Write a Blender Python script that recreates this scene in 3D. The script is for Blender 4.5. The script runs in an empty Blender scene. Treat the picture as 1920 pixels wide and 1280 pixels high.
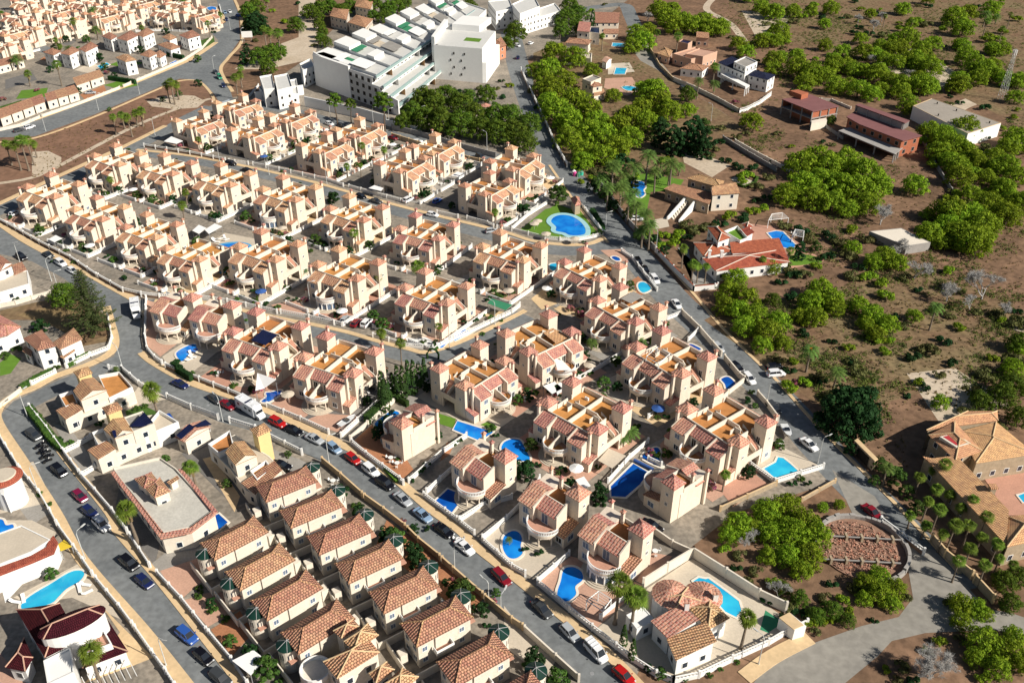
import bpy, bmesh, math, random
from math import sin, cos, pi, radians, sqrt, atan2, hypot
from mathutils import Vector
random.seed(7)
# ------------------------------------------------------------ camera, sky, sun
F, TH, H = 1693.0, radians(32.7), 120.0      # focal length in photo pixels, pitch below the horizon, height in m
sc = bpy.context.scene
cam = bpy.data.objects.new('camera', bpy.data.cameras.new('camera')); sc.collection.objects.link(cam)
cam.location = (0, 0, H); cam.rotation_euler = (pi/2 - TH, 0, 0)
cam.data.sensor_width = 36; cam.data.lens = 36*F/1920; cam.data.clip_end = 6000; cam.data.clip_start = 1
sc.camera = cam
SUN_AZ, SUN_EL = radians(-27), radians(36)
w = bpy.data.worlds.new('World'); sc.world = w; w.use_nodes = True
nt = w.node_tree; sky = nt.nodes.new('ShaderNodeTexSky'); sky.sky_type = 'NISHITA'; sky.sun_disc = False
sky.sun_elevation = SUN_EL; sky.sun_rotation = pi/2 - SUN_AZ
bg = nt.nodes['Background']; bg.inputs[1].default_value = 0.04; nt.links.new(sky.outputs[0], bg.inputs[0])
sun = bpy.data.lights.new('sun', 'SUN'); sun.energy = 5.0; sun.angle = radians(.5); sun.color = (1, .93, .82)
so = bpy.data.objects.new('sun', sun); sc.collection.objects.link(so)
sd = Vector((cos(SUN_AZ)*cos(SUN_EL), sin(SUN_AZ)*cos(SUN_EL), sin(SUN_EL)))
so.rotation_euler = sd.to_track_quat('Z', 'Y').to_euler()
sc.view_settings.view_transform = 'Standard'; sc.view_settings.look = 'None'; sc.view_settings.exposure = 0.3
sc.render.engine = 'CYCLES'
sc.cycles.max_bounces = 5; sc.cycles.diffuse_bounces = 2; sc.cycles.glossy_bounces = 2; sc.cycles.transparent_max_bounces = 4
# ------------------------------------------------------------ helpers
_c, _s = cos(TH), sin(TH)
def G(px, py, z=0.0):
    "photo pixel -> point of the place at height z"
    u = (px-960)/F; v = (py-640)/F
    t = (z-H)/(-_s-v*_c)
    return (u*t, (_c-v*_s)*t)
def PX(x, y, z=0.0):
    zc = y*_c-(z-H)*_s
    return 960+F*x/zc, 640-F*(y*_s+(z-H)*_c)/zc
def link(o, parent=None):
    sc.collection.objects.link(o)
    if parent: o.parent = parent
    return o
class MB:
    def __init__(s): s.v = []; s.f = []; s.m = []
    def face(s, pts, m=0):
        n = len(s.v); s.v += [tuple(p) for p in pts]; s.f.append(tuple(range(n, n+len(pts)))); s.m.append(m)
    def prism(s, poly, z0, z1, m=0, bottom=False, mt=None):
        "poly: list of (x,y) ccw; z0/z1 numbers or lists"
        k = len(poly)
        if sum(poly[i][0]*poly[(i+1)%k][1]-poly[(i+1)%k][0]*poly[i][1] for i in range(k)) < 0:
            poly = poly[::-1]
            if isinstance(z1, (list, tuple)): z1 = z1[::-1]
            if isinstance(z0, (list, tuple)): z0 = z0[::-1]
        a = z0 if isinstance(z0, (list, tuple)) else [z0]*k
        b = z1 if isinstance(z1, (list, tuple)) else [z1]*k
        n = len(s.v)
        s.v += [(p[0], p[1], a[i]) for i, p in enumerate(poly)] + [(p[0], p[1], b[i]) for i, p in enumerate(poly)]
        for i in range(k):
            j = (i+1) % k; s.f.append((n+i, n+j, n+k+j, n+k+i)); s.m.append(m)
        s.f.append(tuple(range(n+k, n+2*k))); s.m.append(m if mt is None else mt)
        if bottom: s.f.append(tuple(range(n+k-1, n-1, -1))); s.m.append(m)
        return s
    def box(s, x0, y0, z0, x1, y1, z1, m=0, bottom=True):
        x0, x1 = min(x0, x1), max(x0, x1); y0, y1 = min(y0, y1), max(y0, y1)
        return s.prism([(x0, y0), (x1, y0), (x1, y1), (x0, y1)], z0, z1, m, bottom)
    def slab(s, pts, t=.14, m=0):
        "a sloping slab: pts ccw seen from above, thickness downwards"
        k = len(pts); n = len(s.v)
        s.v += [tuple(p) for p in pts] + [(p[0], p[1], p[2]-t) for p in pts]
        s.f.append(tuple(range(n, n+k))); s.f.append(tuple(range(n+2*k-1, n+k-1, -1)))
        for i in range(k):
            j = (i+1) % k; s.f.append((n+k+i, n+k+j, n+j, n+i))
        s.m += [m]*(k+2)
        return s
    def cyl(s, x, y, z0, z1, r0, r1=None, n=12, m=0, cap=True):
        r1 = r0 if r1 is None else r1
        a = [(x+r0*cos(2*pi*i/n), y+r0*sin(2*pi*i/n), z0) for i in range(n)]
        b = [(x+r1*cos(2*pi*i/n), y+r1*sin(2*pi*i/n), z1) for i in range(n)]
        o = len(s.v); s.v += a+b
        for i in range(n):
            j = (i+1) % n; s.f.append((o+i, o+j, o+n+j, o+n+i)); s.m.append(m)
        if cap and r1 > .001: s.f.append(tuple(range(o+n, o+2*n))); s.m.append(m)
        return s
    def tube(s, pts, r, n=6, m=0):
        rs = r if isinstance(r, (list, tuple)) else [r]*len(pts)
        o = len(s.v); P = [Vector(p) for p in pts]
        for i, p in enumerate(P):
            d = (P[min(i+1, len(P)-1)]-P[max(i-1, 0)]).normalized()
            a = d.cross(Vector((0, 0, 1)) if abs(d.z) < .9 else Vector((1, 0, 0))).normalized(); b = d.cross(a)
            for k in range(n):
                q = p + (a*cos(2*pi*k/n)+b*sin(2*pi*k/n))*rs[i]; s.v.append(tuple(q))
        for i in range(len(P)-1):
            for k in range(n):
                l = (k+1) % n; s.f.append((o+i*n+k, o+i*n+l, o+(i+1)*n+l, o+(i+1)*n+k)); s.m.append(m)
        return s
    def build(s, name, mats, parent=None, smooth=False):
        if not isinstance(mats, (list, tuple)): mats = [mats]
        me = bpy.data.meshes.new(name); me.from_pydata(s.v, [], s.f)
        for m in mats: me.materials.append(m)
        for p, k in zip(me.polygons, s.m): p.material_index = k; p.use_smooth = smooth
        uv = me.uv_layers.new(name='UV').data; V = me.vertices
        for p in me.polygons:
            nn = p.normal
            if abs(nn.z) > .9995: u = Vector((1, 0, 0)); v = Vector((0, 1, 0))
            else: u = Vector((0, 0, 1)).cross(nn).normalized(); v = nn.cross(u)
            for li, vi in zip(p.loop_indices, p.vertices):
                c = V[vi].co; uv[li].uv = (c.dot(u), c.dot(v))
        return link(bpy.data.objects.new(name, me), parent)
def empty(name, x, y, z=0, rz=0, label=None, cat=None, group=None, sx=1):
    o = bpy.data.objects.new(name, None); link(o); o.location = (x, y, z); o.rotation_euler = (0, 0, rz)
    o.empty_display_size = .2
    if sx != 1: o.scale = (sx, sx, sx)
    return tag(o, label, cat, group)
def tag(o, label=None, cat=None, group=None, kind=None, desc=None):
    if label: o['label'] = label
    if cat: o['category'] = cat
    if group: o['group'] = group
    if kind: o['kind'] = kind
    if desc: o['_d'] = desc
    return o
def kids(o): return [c for c in KIDS.get(o.name, [])]
KIDS = {}
def index():
    KIDS.clear()
    for o in bpy.data.objects:
        if o.parent: KIDS.setdefault(o.parent.name, []).append(o)
def dup(o, parent=None, deep=True):
    c = o.copy(); sc.collection.objects.link(c); c.parent = parent
    if deep:
        for ch in KIDS.get(o.name, []): dup(ch, c)
    return c
# ------------------------------------------------------------ materials
MATS = {}
def mat(name, col, rough=.85, var=.18, scale=.6, bump=.0, spec=.2, col2=None, rnd=.0, metal=0, scale2=None, coord='Object', dirt=0):
    if name in MATS: return MATS[name]
    m = bpy.data.materials.new(name); m.use_nodes = True; t = m.node_tree; N = t.nodes; L = t.links
    b = N['Principled BSDF']; b.inputs['Roughness'].default_value = rough; b.inputs['Metallic'].default_value = metal
    b.inputs['Specular IOR Level'].default_value = spec
    tc = N.new('ShaderNodeTexCoord'); no = N.new('ShaderNodeTexNoise'); no.inputs['Scale'].default_value = scale; no.inputs['Detail'].default_value = 6
    no.inputs['Roughness'].default_value = .65
    L.new(tc.outputs[coord], no.inputs['Vector'])
    r = N.new('ShaderNodeValToRGB'); c2 = col2 or tuple(x*(1-var) for x in col)
    r.color_ramp.elements[0].position = .32; r.color_ramp.elements[1].position = .68
    r.color_ramp.elements[0].color = (*c2, 1); r.color_ramp.elements[1].color = (*col, 1)
    L.new(no.outputs[0], r.inputs[0]); out = r.outputs[0]
    if dirt:
        n2 = N.new('ShaderNodeTexNoise'); n2.inputs['Scale'].default_value = scale*9; n2.inputs['Detail'].default_value = 4
        L.new(tc.outputs[coord], n2.inputs['Vector'])
        mr = N.new('ShaderNodeMapRange'); mr.inputs[1].default_value = .35; mr.inputs[2].default_value = .65; mr.inputs[3].default_value = 1-dirt; mr.inputs[4].default_value = 1
        L.new(n2.outputs[0], mr.inputs[0])
        mm = N.new('ShaderNodeMix'); mm.data_type = 'RGBA'; mm.blend_type = 'MULTIPLY'; mm.inputs[0].default_value = 1
        L.new(out, mm.inputs[6]); L.new(mr.outputs[0], mm.inputs[7]); out = mm.outputs[2]
    if rnd:
        oi = N.new('ShaderNodeObjectInfo'); hs = N.new('ShaderNodeHueSaturation')
        mr = N.new('ShaderNodeMapRange'); mr.inputs[3].default_value = 1-rnd; mr.inputs[4].default_value = 1+rnd
        mh = N.new('ShaderNodeMapRange'); mh.inputs[3].default_value = .5-rnd*.08; mh.inputs[4].default_value = .5+rnd*.06
        L.new(oi.outputs['Random'], mr.inputs[0]); L.new(oi.outputs['Random'], mh.inputs[0])
        L.new(mr.outputs[0], hs.inputs['Value']); L.new(mh.outputs[0], hs.inputs['Hue']); L.new(out, hs.inputs['Color']); out = hs.outputs[0]
    L.new(out, b.inputs['Base Color'])
    if bump:
        bm = N.new('ShaderNodeBump'); bm.inputs['Strength'].default_value = bump; bm.inputs['Distance'].default_value = .1
        n3 = N.new('ShaderNodeTexNoise'); n3.inputs['Scale'].default_value = scale2 or scale*6; L.new(tc.outputs[coord], n3.inputs['Vector'])
        L.new(n3.outputs[0], bm.inputs['Height']); L.new(bm.outputs[0], b.inputs['Normal'])
    MATS[name] = m; return m
def tilemat(name, ca, cb, cc, w=.42, h=.36, dark=.35, bump=.6, rnd=.12, mort=.045):
    "barrel roof tiles: courses of tiles with per tile colour, dark joints, bump; UV in metres along eave and slope"
    if name in MATS: return MATS[name]
    m = bpy.data.materials.new(name); m.use_nodes = True; t = m.node_tree; N = t.nodes; L = t.links
    b = N['Principled BSDF']; b.inputs['Roughness'].default_value = .9; b.inputs['Specular IOR Level'].default_value = .1
    tc = N.new('ShaderNodeTexCoord'); br = N.new('ShaderNodeTexBrick'); br.inputs['Scale'].default_value = 1
    br.inputs['Brick Width'].default_value = w; br.inputs['Row Height'].default_value = h; br.inputs['Mortar Size'].default_value = mort
    br.inputs['Mortar Smooth'].default_value = .5; br.inputs['Bias'].default_value = -.05
    br.inputs['Color1'].default_value = (*ca, 1); br.inputs['Color2'].default_value = (*cb, 1); br.inputs['Mortar'].default_value = (*[x*dark for x in cc], 1)
    L.new(tc.outputs['UV'], br.inputs['Vector'])
    no = N.new('ShaderNodeTexNoise'); no.inputs['Scale'].default_value = .9; no.inputs['Detail'].default_value = 5; L.new(tc.outputs['UV'], no.inputs['Vector'])
    rr = N.new('ShaderNodeValToRGB'); rr.color_ramp.elements[0].position = .35; rr.color_ramp.elements[1].position = .65
    rr.color_ramp.elements[0].color = (.78, .72, .75, 1); rr.color_ramp.elements[1].color = (1.12, 1.08, 1, 1)
    L.new(no.outputs[0], rr.inputs[0])
    mm = N.new('ShaderNodeMix'); mm.data_type = 'RGBA'; mm.blend_type = 'MULTIPLY'; mm.inputs[0].default_value = 1
    L.new(br.outputs[0], mm.inputs[6]); L.new(rr.outputs[0], mm.inputs[7])
    oi = N.new('ShaderNodeObjectInfo'); hs = N.new('ShaderNodeHueSaturation')
    mr = N.new('ShaderNodeMapRange'); mr.inputs[3].default_value = 1-rnd; mr.inputs[4].default_value = 1+rnd
    mh = N.new('ShaderNodeMapRange'); mh.inputs[3].default_value = .485; mh.inputs[4].default_value = .51
    L.new(oi.outputs['Random'], mr.inputs[0]); L.new(oi.outputs['Random'], mh.inputs[0])
    L.new(mr.outputs[0], hs.inputs['Value']); L.new(mh.outputs[0], hs.inputs['Hue']); L.new(mm.outputs[2], hs.inputs['Color'])
    L.new(hs.outputs[0], b.inputs['Base Color'])
    wv = N.new('ShaderNodeTexWave'); wv.wave_type = 'BANDS'; wv.bands_direction = 'X'; wv.inputs['Scale'].default_value = .314/w*1.0
    L.new(tc.outputs['UV'], wv.inputs['Vector'])
    ad = N.new('ShaderNodeMath'); ad.operation = 'SUBTRACT'; L.new(wv.outputs['Fac'], ad.inputs[0]); L.new(br.outputs['Fac'], ad.inputs[1])
    bp = N.new('ShaderNodeBump'); bp.inputs['Strength'].default_value = bump; bp.inputs['Distance'].default_value = .12
    L.new(ad.outputs[0], bp.inputs['Height']); L.new(bp.outputs[0], b.inputs['Normal'])
    MATS[name] = m; return m
def watermat(name, col, deep):
    m = bpy.data.materials.new(name); m.use_nodes = True; t = m.node_tree; N = t.nodes; L = t.links
    b = N['Principled BSDF']; b.inputs['Roughness'].default_value = .08; b.inputs['IOR'].default_value = 1.33
    tc = N.new('ShaderNodeTexCoord'); no = N.new('ShaderNodeTexNoise'); no.inputs['Scale'].default_value = .25; L.new(tc.outputs['Object'], no.inputs['Vector'])
    r = N.new('ShaderNodeValToRGB'); r.color_ramp.elements[0].position = .35; r.color_ramp.elements[1].position = .65
    r.color_ramp.elements[0].color = (*deep, 1); r.color_ramp.elements[1].color = (*col, 1)
    L.new(no.outputs[0], r.inputs[0]); L.new(r.outputs[0], b.inputs['Base Color'])
    n2 = N.new('ShaderNodeTexNoise'); n2.inputs['Scale'].default_value = 2.2; L.new(tc.outputs['Object'], n2.inputs['Vector'])
    bp = N.new('ShaderNodeBump'); bp.inputs['Strength'].default_value = .15; L.new(n2.outputs[0], bp.inputs['Height']); L.new(bp.outputs[0], b.inputs['Normal'])
    MATS[name] = m; return m
cream = mat('cream_render', (.84, .73, .60), var=.12, scale=.3, dirt=.12, rnd=.05)
creamw = mat('pale_render', (.82, .75, .64), var=.1, scale=.3, dirt=.1)
white = mat('white_paint', (.86, .86, .84), var=.05, scale=.4, dirt=.04)
yellow = mat('yellow_render', (.80, .62, .30), var=.08, scale=.3, dirt=.05)
stone = mat('tan_stone', (.50, .40, .28), var=.3, scale=1.2, bump=.3, dirt=.15)
brownwall = mat('brown_wall', (.30, .20, .14), var=.3, scale=1.5, dirt=.2)
tileA = tilemat('barrel_tile_red', (.44, .18, .145), (.55, .28, .20), (.68, .47, .37), w=.62, h=.5, dark=1.0, mort=.07)
tileO = tilemat('barrel_tile_brown', (.46, .22, .13), (.58, .34, .20), (.70, .50, .36), w=.62, h=.5, dark=1.0, mort=.07)
tileB = tilemat('barrel_tile_orange', (.62, .39, .25), (.52, .28, .19), (.5, .3, .2), w=.5, h=.42, dark=.22, bump=.9)
tileC = tilemat('barrel_tile_tan', (.66, .44, .26), (.60, .34, .20), (.5, .3, .2), w=.5, h=.42, dark=.22, bump=.9)
tileM = tilemat('tile_maroon', (.085, .015, .022), (.06, .012, .018), (.05, .01, .015), w=.3, h=.35)
tileR = tilemat('tile_bright_red', (.52, .17, .10), (.46, .13, .08), (.4, .12, .08), w=.3, h=.35, dark=.6)
tileS = tilemat('tile_sand', (.80, .50, .28), (.74, .44, .24), (.6, .35, .2), w=.35, h=.38, dark=.55)
tileK = tilemat('tile_blue_black', (.03, .035, .09), (.02, .025, .07), (.03, .03, .06), w=.35, h=.4)
terr = mat('terracotta_floor', (.60, .27, .09), var=.28, scale=.8, dirt=.15, rnd=.1)
terr2 = mat('pink_floor', (.60, .33, .24), var=.15, scale=.5, dirt=.15)
glass = mat('window_glass', (.03, .045, .07), rough=.15, spec=.6, var=.4)
glassb = mat('blue_shutter', (.16, .22, .32), rough=.4, var=.3)
dark = mat('dark_opening', (.03, .025, .02), var=.3)
metal = mat('grey_metal', (.45, .46, .47), rough=.45, metal=.3)
lampm = mat('lamp_metal', (.62, .64, .63), rough=.5)
asphalt = mat('asphalt', (.25, .265, .27), rough=.9, scale=.09, col2=(.165, .18, .19), dirt=.25, bump=.1, scale2=20)
asphalt2 = mat('old_asphalt', (.36, .34, .30), rough=.95, scale=.08, col2=(.27, .255, .23), dirt=.2)
pave = mat('sand_paving', (.76, .56, .33), var=.15, scale=.15, dirt=.12)
pavep = mat('pink_paving', (.62, .38, .28), var=.15, scale=.3, dirt=.15)
paveg = mat('grey_paving', (.38, .36, .33), var=.2, scale=.3, dirt=.15)
pavec = mat('cream_paving', (.64, .56, .45), var=.12, scale=.3, dirt=.1)
paver = mat('rust_paving', (.50, .23, .12), var=.2, scale=.4, dirt=.2)
lawn = mat('lawn_grass', (.085, .17, .03), var=.35, scale=.5, bump=.4, scale2=8, dirt=.2)
turf = mat('bright_turf', (.13, .26, .03), var=.2, scale=.5, bump=.3, scale2=10)
water = watermat('pool_water', (.015, .28, .80), (.006, .15, .62))
waterd = watermat('pool_water_deep', (.008, .12, .50), (.004, .06, .34))
watert = watermat('pool_water_turquoise', (.04, .52, .76), (.02, .36, .66))
coping = mat('pool_coping', (.80, .74, .64), var=.1, scale=.8)
copeb = mat('pool_coping_blue', (.36, .62, .66), var=.1, scale=.8)
fabric = mat('white_fabric', (.88, .88, .87), var=.04)
fabg = mat('green_fabric', (.05, .26, .14), var=.15)
fabb = mat('blue_fabric', (.05, .13, .40), var=.2)
solar = mat('solar_glass', (.012, .016, .06), rough=.2, spec=.6, var=.3)
greencone = mat('green_sheet_roof', (.012, .045, .034), rough=.35, var=.35, scale=1)
wood = mat('pine_wood', (.50, .30, .15), var=.2)
trunkm = mat('bark', (.16, .12, .09), var=.4, scale=3, bump=.4)
palmt = mat('palm_bark', (.26, .21, .16), var=.4, scale=4, bump=.5)
brick = mat('hollow_brick', (.52, .18, .10), var=.25, scale=2, dirt=.25)
conc = mat('concrete', (.42, .40, .38), var=.2, scale=.6, dirt=.15)
redroof = mat('painted_roof_sheet', (.26, .12, .12), var=.15, scale=.4, dirt=.15)
# ------------------------------------------------------------ building pieces
def window(p, x, y, z, w, h, d, face='y-', frame=white, pane=glass, name='window'):
    "a window on a wall of its parent; d = how far it stands proud; the pane is its sub-part"
    f = MB(); g = MB(); t = .09
    def bx(mb, a0, b0, a1, b1, q0, q1):
        if face == 'y-': mb.box(x+a0, y-q1, z+b0, x+a1, y-q0, z+b1)
        elif face == 'y+': mb.box(x+a0, y+q0, z+b0, x+a1, y+q1, z+b1)
        elif face == 'x+': mb.box(x+q0, y+a0, z+b0, x+q1, y+a1, z+b1)
        else: mb.box(x-q1, y+a0, z+b0, x-q0, y+a1, z+b1)
    bx(f, -w/2-t, -t, w/2+t, 0, -.02, d+.05); bx(f, -w/2-t, h, w/2+t, h+t, -.02, d)
    bx(f, -w/2-t, 0, -w/2, h, -.02, d); bx(f, w/2, 0, w/2+t, h, -.02, d); bx(f, -.03, 0, .03, h, -.02, d*.9)
    bx(g, -w/2, 0, w/2, h, -.02, d*.4)
    o = f.build(name, frame, p); g.build('pane', pane, o); return o
def pyramid(p, cx, cy, hw, z, hz, m, ov=.25, name='tower_roof', hy=None):
    r = MB(); a = hw+ov; b = (hy or hw)+ov
    c = [(cx-a, cy-b, z), (cx+a, cy-b, z), (cx+a, cy+b, z), (cx-a, cy+b, z)]
    r.prism([q[:2] for q in c], z-.12, z, 0, True)
    for i in range(4): r.face([c[i], c[(i+1) % 4], (cx, cy, z+hz)])
    return r.build(name, m, p)
def chimney(p, x, y, z0, z1, s=.3, m=cream, capm=tileA):
    k = MB().box(x-s, y-s, z0, x+s, y+s, z1); o = k.build('chimney', m, p)
    c = MB()
    for dx in (-1, 1):
        for dy in (-1, 1): c.box(x+dx*s*.8-.07, y+dy*s*.8-.07, z1, x+dx*s*.8+.07, y+dy*s*.8+.07, z1+.3)
    n = s*1.6; q = [(x-n, y-n), (x+n, y-n), (x+n, y+n), (x-n, y+n)]
    c.prism(q, z1+.3, z1+.38, 0, True)
    for i in range(4): c.face([(*q[i], z1+.38), (*q[(i+1) % 4], z1+.38), (x, y, z1+.8)])
    c.build('chimney_cap', capm, o); return o
def arcpts(cx, cy, r, a0, a1, n): return [(cx+r*cos(radians(a0+(a1-a0)*i/n)), cy+r*sin(radians(a0+(a1-a0)*i/n))) for i in range(n+1)]
def band(mb, inner, outer, z0, z1, m=0):
    "vertical-sided band between two polylines"
    for i in range(len(inner)-1):
        mb.prism([outer[i], outer[i+1], inner[i+1], inner[i]], z0, z1, m, True)
def round_balcony(p, cx, cy, r, a0, a1, z, yb=None, floor=terr, wallm=cream, rail=white, arcade=True, glazed=False, n=18, foot=True):
    inn = arcpts(cx, cy, r-.12, a0, a1, n); out = arcpts(cx, cy, r, a0, a1, n)
    fl = MB(); fl.prism(out, z-.3, z, 0, True, mt=1); b = fl.build('balcony', [wallm, floor], p)
    rl = MB(); band(rl, inn, out, z, z+.22); band(rl, arcpts(cx, cy, r-.14, a0, a1, n), arcpts(cx, cy, r+.03, a0, a1, n), z+.78, z+.92)
    k = int(r*abs(a1-a0)/57/.28)
    for i in range(k+1):
        a = radians(a0+(a1-a0)*i/k); x = cx+(r-.06)*cos(a); y = cy+(r-.06)*sin(a); rl.box(x-.055, y-.055, z+.2, x+.055, y+.055, z+.8)
    rl.build('balustrade', rail, b)
    if arcade:
        ar = MB(); band(ar, arcpts(cx, cy, r-.35, a0, a1, n), arcpts(cx, cy, r-.08, a0, a1, n), z-.75, z-.3)
        steps = [.13, .38, .62, .87] if not glazed else [.1, .25, .4, .55, .7, .85]
        for s_ in steps:
            a = radians(a0+(a1-a0)*s_); x = cx+(r-.22)*cos(a); y = cy+(r-.22)*sin(a); ar.cyl(x, y, 0, z-.7, .15, .15, 8)
            for ds in (-1, 1):
                a2 = a+ds*.13; ar.cyl(cx+(r-.22)*cos(a2), cy+(r-.22)*sin(a2), z-1.05, z-.7, .08, .2, 6)
        ar.build('arcade', white if glazed else wallm, p)
        if glazed:
            gl = MB(); band(gl, arcpts(cx, cy, r-.4, a0+8, a1-8, n), arcpts(cx, cy, r-.32, a0+8, a1-8, n), .4, z-.75); gl.build('glazing', glassb, p)
    if foot:
        ft = MB()
        for q, (rr, zz) in enumerate(((r+.9, .16), (r+.5, .32), (r+.15, .46))): ft.prism(arcpts(cx, cy, rr, a0, a1, n), .02, zz, 0, False)
        ft.build('porch_step', pavec, p)
    return b
def make_duplex(var=0):
    """Cream two-dwelling villa, front towards -y: two roofed wings, a shared half-round balcony, four pyramid-roofed
    towers, outside stairs and a walled roof terrace."""
    tl = tileA if var in (0, 4) else tileO; rear = var < 3
    t = empty('duplex_villa', 0, 0)
    b = MB(); Zf, Zp = 6.2, 7.3
    b.box(-5.2, -6.2, 0, 5.2, 5.7, Zf)
    for sx in (-1, 1):                                           # wings with sloping tops
        X = lambda a, c: (min(sx*a, sx*c), max(sx*a, sx*c))
        x0, x1 = X(2.9, 6.2); b.prism([(x0, -9.3), (x1, -9.3), (x1, -6.2), (x0, -6.2)], 0, [5.75, 5.75, 6.95, 6.95])
        x0, x1 = X(2.55, 2.88); b.prism([(x0, -9.4), (x1, -9.4), (x1, -6.1), (x0, -6.1)], 0, [6.05, 6.05, 7.25, 7.25])
        x0, x1 = X(6.2, 6.42); b.prism([(x0, -9.32), (x1, -9.32), (x1, -6.2), (x0, -6.2)], 0, [5.95, 5.95, 7.15, 7.15])
        x0, x1 = X(5.2, 8.1)
        b.box(x0, -6.2, 0, x1, -3.2, 8.1)                        # front tower
        x0, x1 = X(5.2, 8.12); rear and b.box(x0, 1.7, 0, x1, 4.7, 9.1)   # rear tower
        b.box(*((5.2, -3.2, 2.6, 8.0, 1.7, 3.0) if sx > 0 else (-8.0, -3.2, 2.6, -5.2, 1.7, 3.0)))
        x0, x1 = X(7.82, 8.0); b.box(x0, -3.2, 3.0, x1, 1.7, 4.0)
        x0, x1 = X(7.6, 8.0); b.box(x0, -3.2, 0, x1, -2.6, 2.6); b.box(x0, 1.1, 0, x1, 1.7, 2.6)
        x0, x1 = X(6.3, 8.05); b.prism([(x0, -8.9), (x1, -8.9), (x1, -6.3), (x0, -6.3)], 0, [2.25, 2.25, 2.85, 2.85])
    b.prism([(-2.55, -7.9), (2.55, -7.9), (2.55, -6.1), (-2.55, -6.1)], 0, [5.75, 5.75, 6.95, 6.95])
    b.box(-5.4, 5.7, 0, 5.4, 7.3, 5.9)
    b.build('wall', cream, t)
    pr = MB()                                                    # parapets round and across the roof terrace
    pr.box(-6.2, -6.2, 6.1, 6.2, -6.02, Zp+.1); pr.box(-5.2, 5.5, Zf, 5.2, 5.7, Zp)
    pr.box(-.12, -6.0, Zf, .12, 5.5, Zp+.05); pr.box(-3.0, -.1, Zf, 3.0, .1, Zp+.02)
    for sx in (-1, 1):
        x0, x1 = (5.0, 5.2) if sx > 0 else (-5.2, -5.0)
        pr.box(x0, -3.2, Zf, x1, .05, Zp); pr.box(x0, 1.3, Zf, x1, 1.7, Zp); pr.box(x0, 4.7, Zf, x1, 5.5, Zp)
        bx = sorted((sx*2.9, sx*4.3)); pr.box(bx[0], -1.3, Zf, bx[1], -1.15, 7.6); pr.box(sx*2.9-.08, -2.6, Zf, sx*2.9+.08, -1.3, Zp)
        # stair strings
        for yy in (.05, 1.3):
            a, c = sx*2.9, sx*7.6
            q = [(a, yy-.08), (c, yy-.08), (c, yy+.08), (a, yy+.08)]
            pr.prism(q, [5.9, 3.0, 3.0, 5.9], [7.1, 4.2, 4.2, 7.1], 0, True)
    pr.build('parapet', creamw, t)
    fl = MB(); fl.box(-5.18, -6.0, Zf, 5.18, 5.5, Zf+.03); fl.build('roof_terrace', terr, t)
    for sx in (-1, 1):
        st = MB()
        for i in range(11):
            xa = 5.2+i*.24; z = 6.1-i*.28; x0, x1 = sorted((sx*xa, sx*(xa+.24))); st.box(x0, .13, z-1.2 if z > 4.2 else 3.0, x1, 1.22, z)
        st.build('staircase', terr2, t)
    rf = lambda pts, name='tiled_roof': MB().slab(pts).build(name, tl, t)
    for sx in (-1, 1):
        x0, x1 = sorted((sx*2.9, sx*6.2)); rf([(x0, -9.6, 5.78), (x1, -9.6, 5.78), (x1, -6.2, 7.1), (x0, -6.2, 7.1)])
        x0, x1 = sorted((sx*6.3, sx*8.2)); rf([(x0, -9.1, 2.3), (x1, -9.1, 2.3), (x1, -6.22, 3.0), (x0, -6.22, 3.0)], 'porch_roof')
        pyramid(t, sx*6.65, -4.7, 1.45, 8.15, 1.15, tl); rear and pyramid(t, sx*6.65, 3.2, 1.46, 9.15, 1.15, tl)
        chimney(t, sx*6.75, -7.3, 2.5, 8.3, .28); rear and chimney(t, sx*7.5, 5.0, 0, 9.9, .28)
    rf([(-2.55, -8.15, 5.72), (2.55, -8.15, 5.72), (2.55, -6.2, 7.1), (-2.55, -6.2, 7.1)])
    rf([(-5.5, 5.72, 6.75), (5.5, 5.72, 6.75), (5.5, 7.5, 6.0), (-5.5, 7.5, 6.0)][::-1])
    round_balcony(t, 0, -9.0, 3.05, 180, 360, 3.0, glazed=(var == 2))
    d = MB(); d.prism([(-.12, -11.9), (.12, -11.9), (.12, -7.9), (-.12, -7.9)], 3.0, [4.0, 4.0, 5.2, 5.2]); d.build('dividing_wall', creamw, t)
    bk = MB().box(-2.55, -9.2, 2.7, 2.55, -7.9, 3.0).build('balcony_floor', terr2, t)
    for sx in (-1, 1):
        window(t, sx*4.55, -9.3, 4.0, 1.1, 1.1, .08, pane=glassb); window(t, sx*4.55, -9.3, 1.2, 1.1, 1.1, .08, pane=glass)
        window(t, sx*1.4, -7.9, 3.05, 1.0, 2.0, .05, pane=dark, name='balcony_door')
        window(t, sx*6.65, -6.2, 4.6, .5, .5, .06, pane=dark)
        rear and window(t, sx*6.65, 1.7, 4.0, .8, 1.9, .05, pane=dark, name='stair_door')
        f = 'x+' if sx > 0 else 'x-'
        window(t, sx*8.1, -4.7, 4.7, .45, .5, .06, f, pane=dark); rear and window(t, sx*8.12, 3.2, 5.6, .45, .5, .06, f, pane=dark)
        rear and window(t, sx*8.12, 3.2, 1.2, .8, 1.0, .06, f, pane=glassb)
        window(t, sx*3.2, 7.3, 4.0, 1.1, 1.1, .06, 'y+'); window(t, sx*3.2, 7.3, 1.2, 1.1, 1.1, .06, 'y+')
    return t
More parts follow.
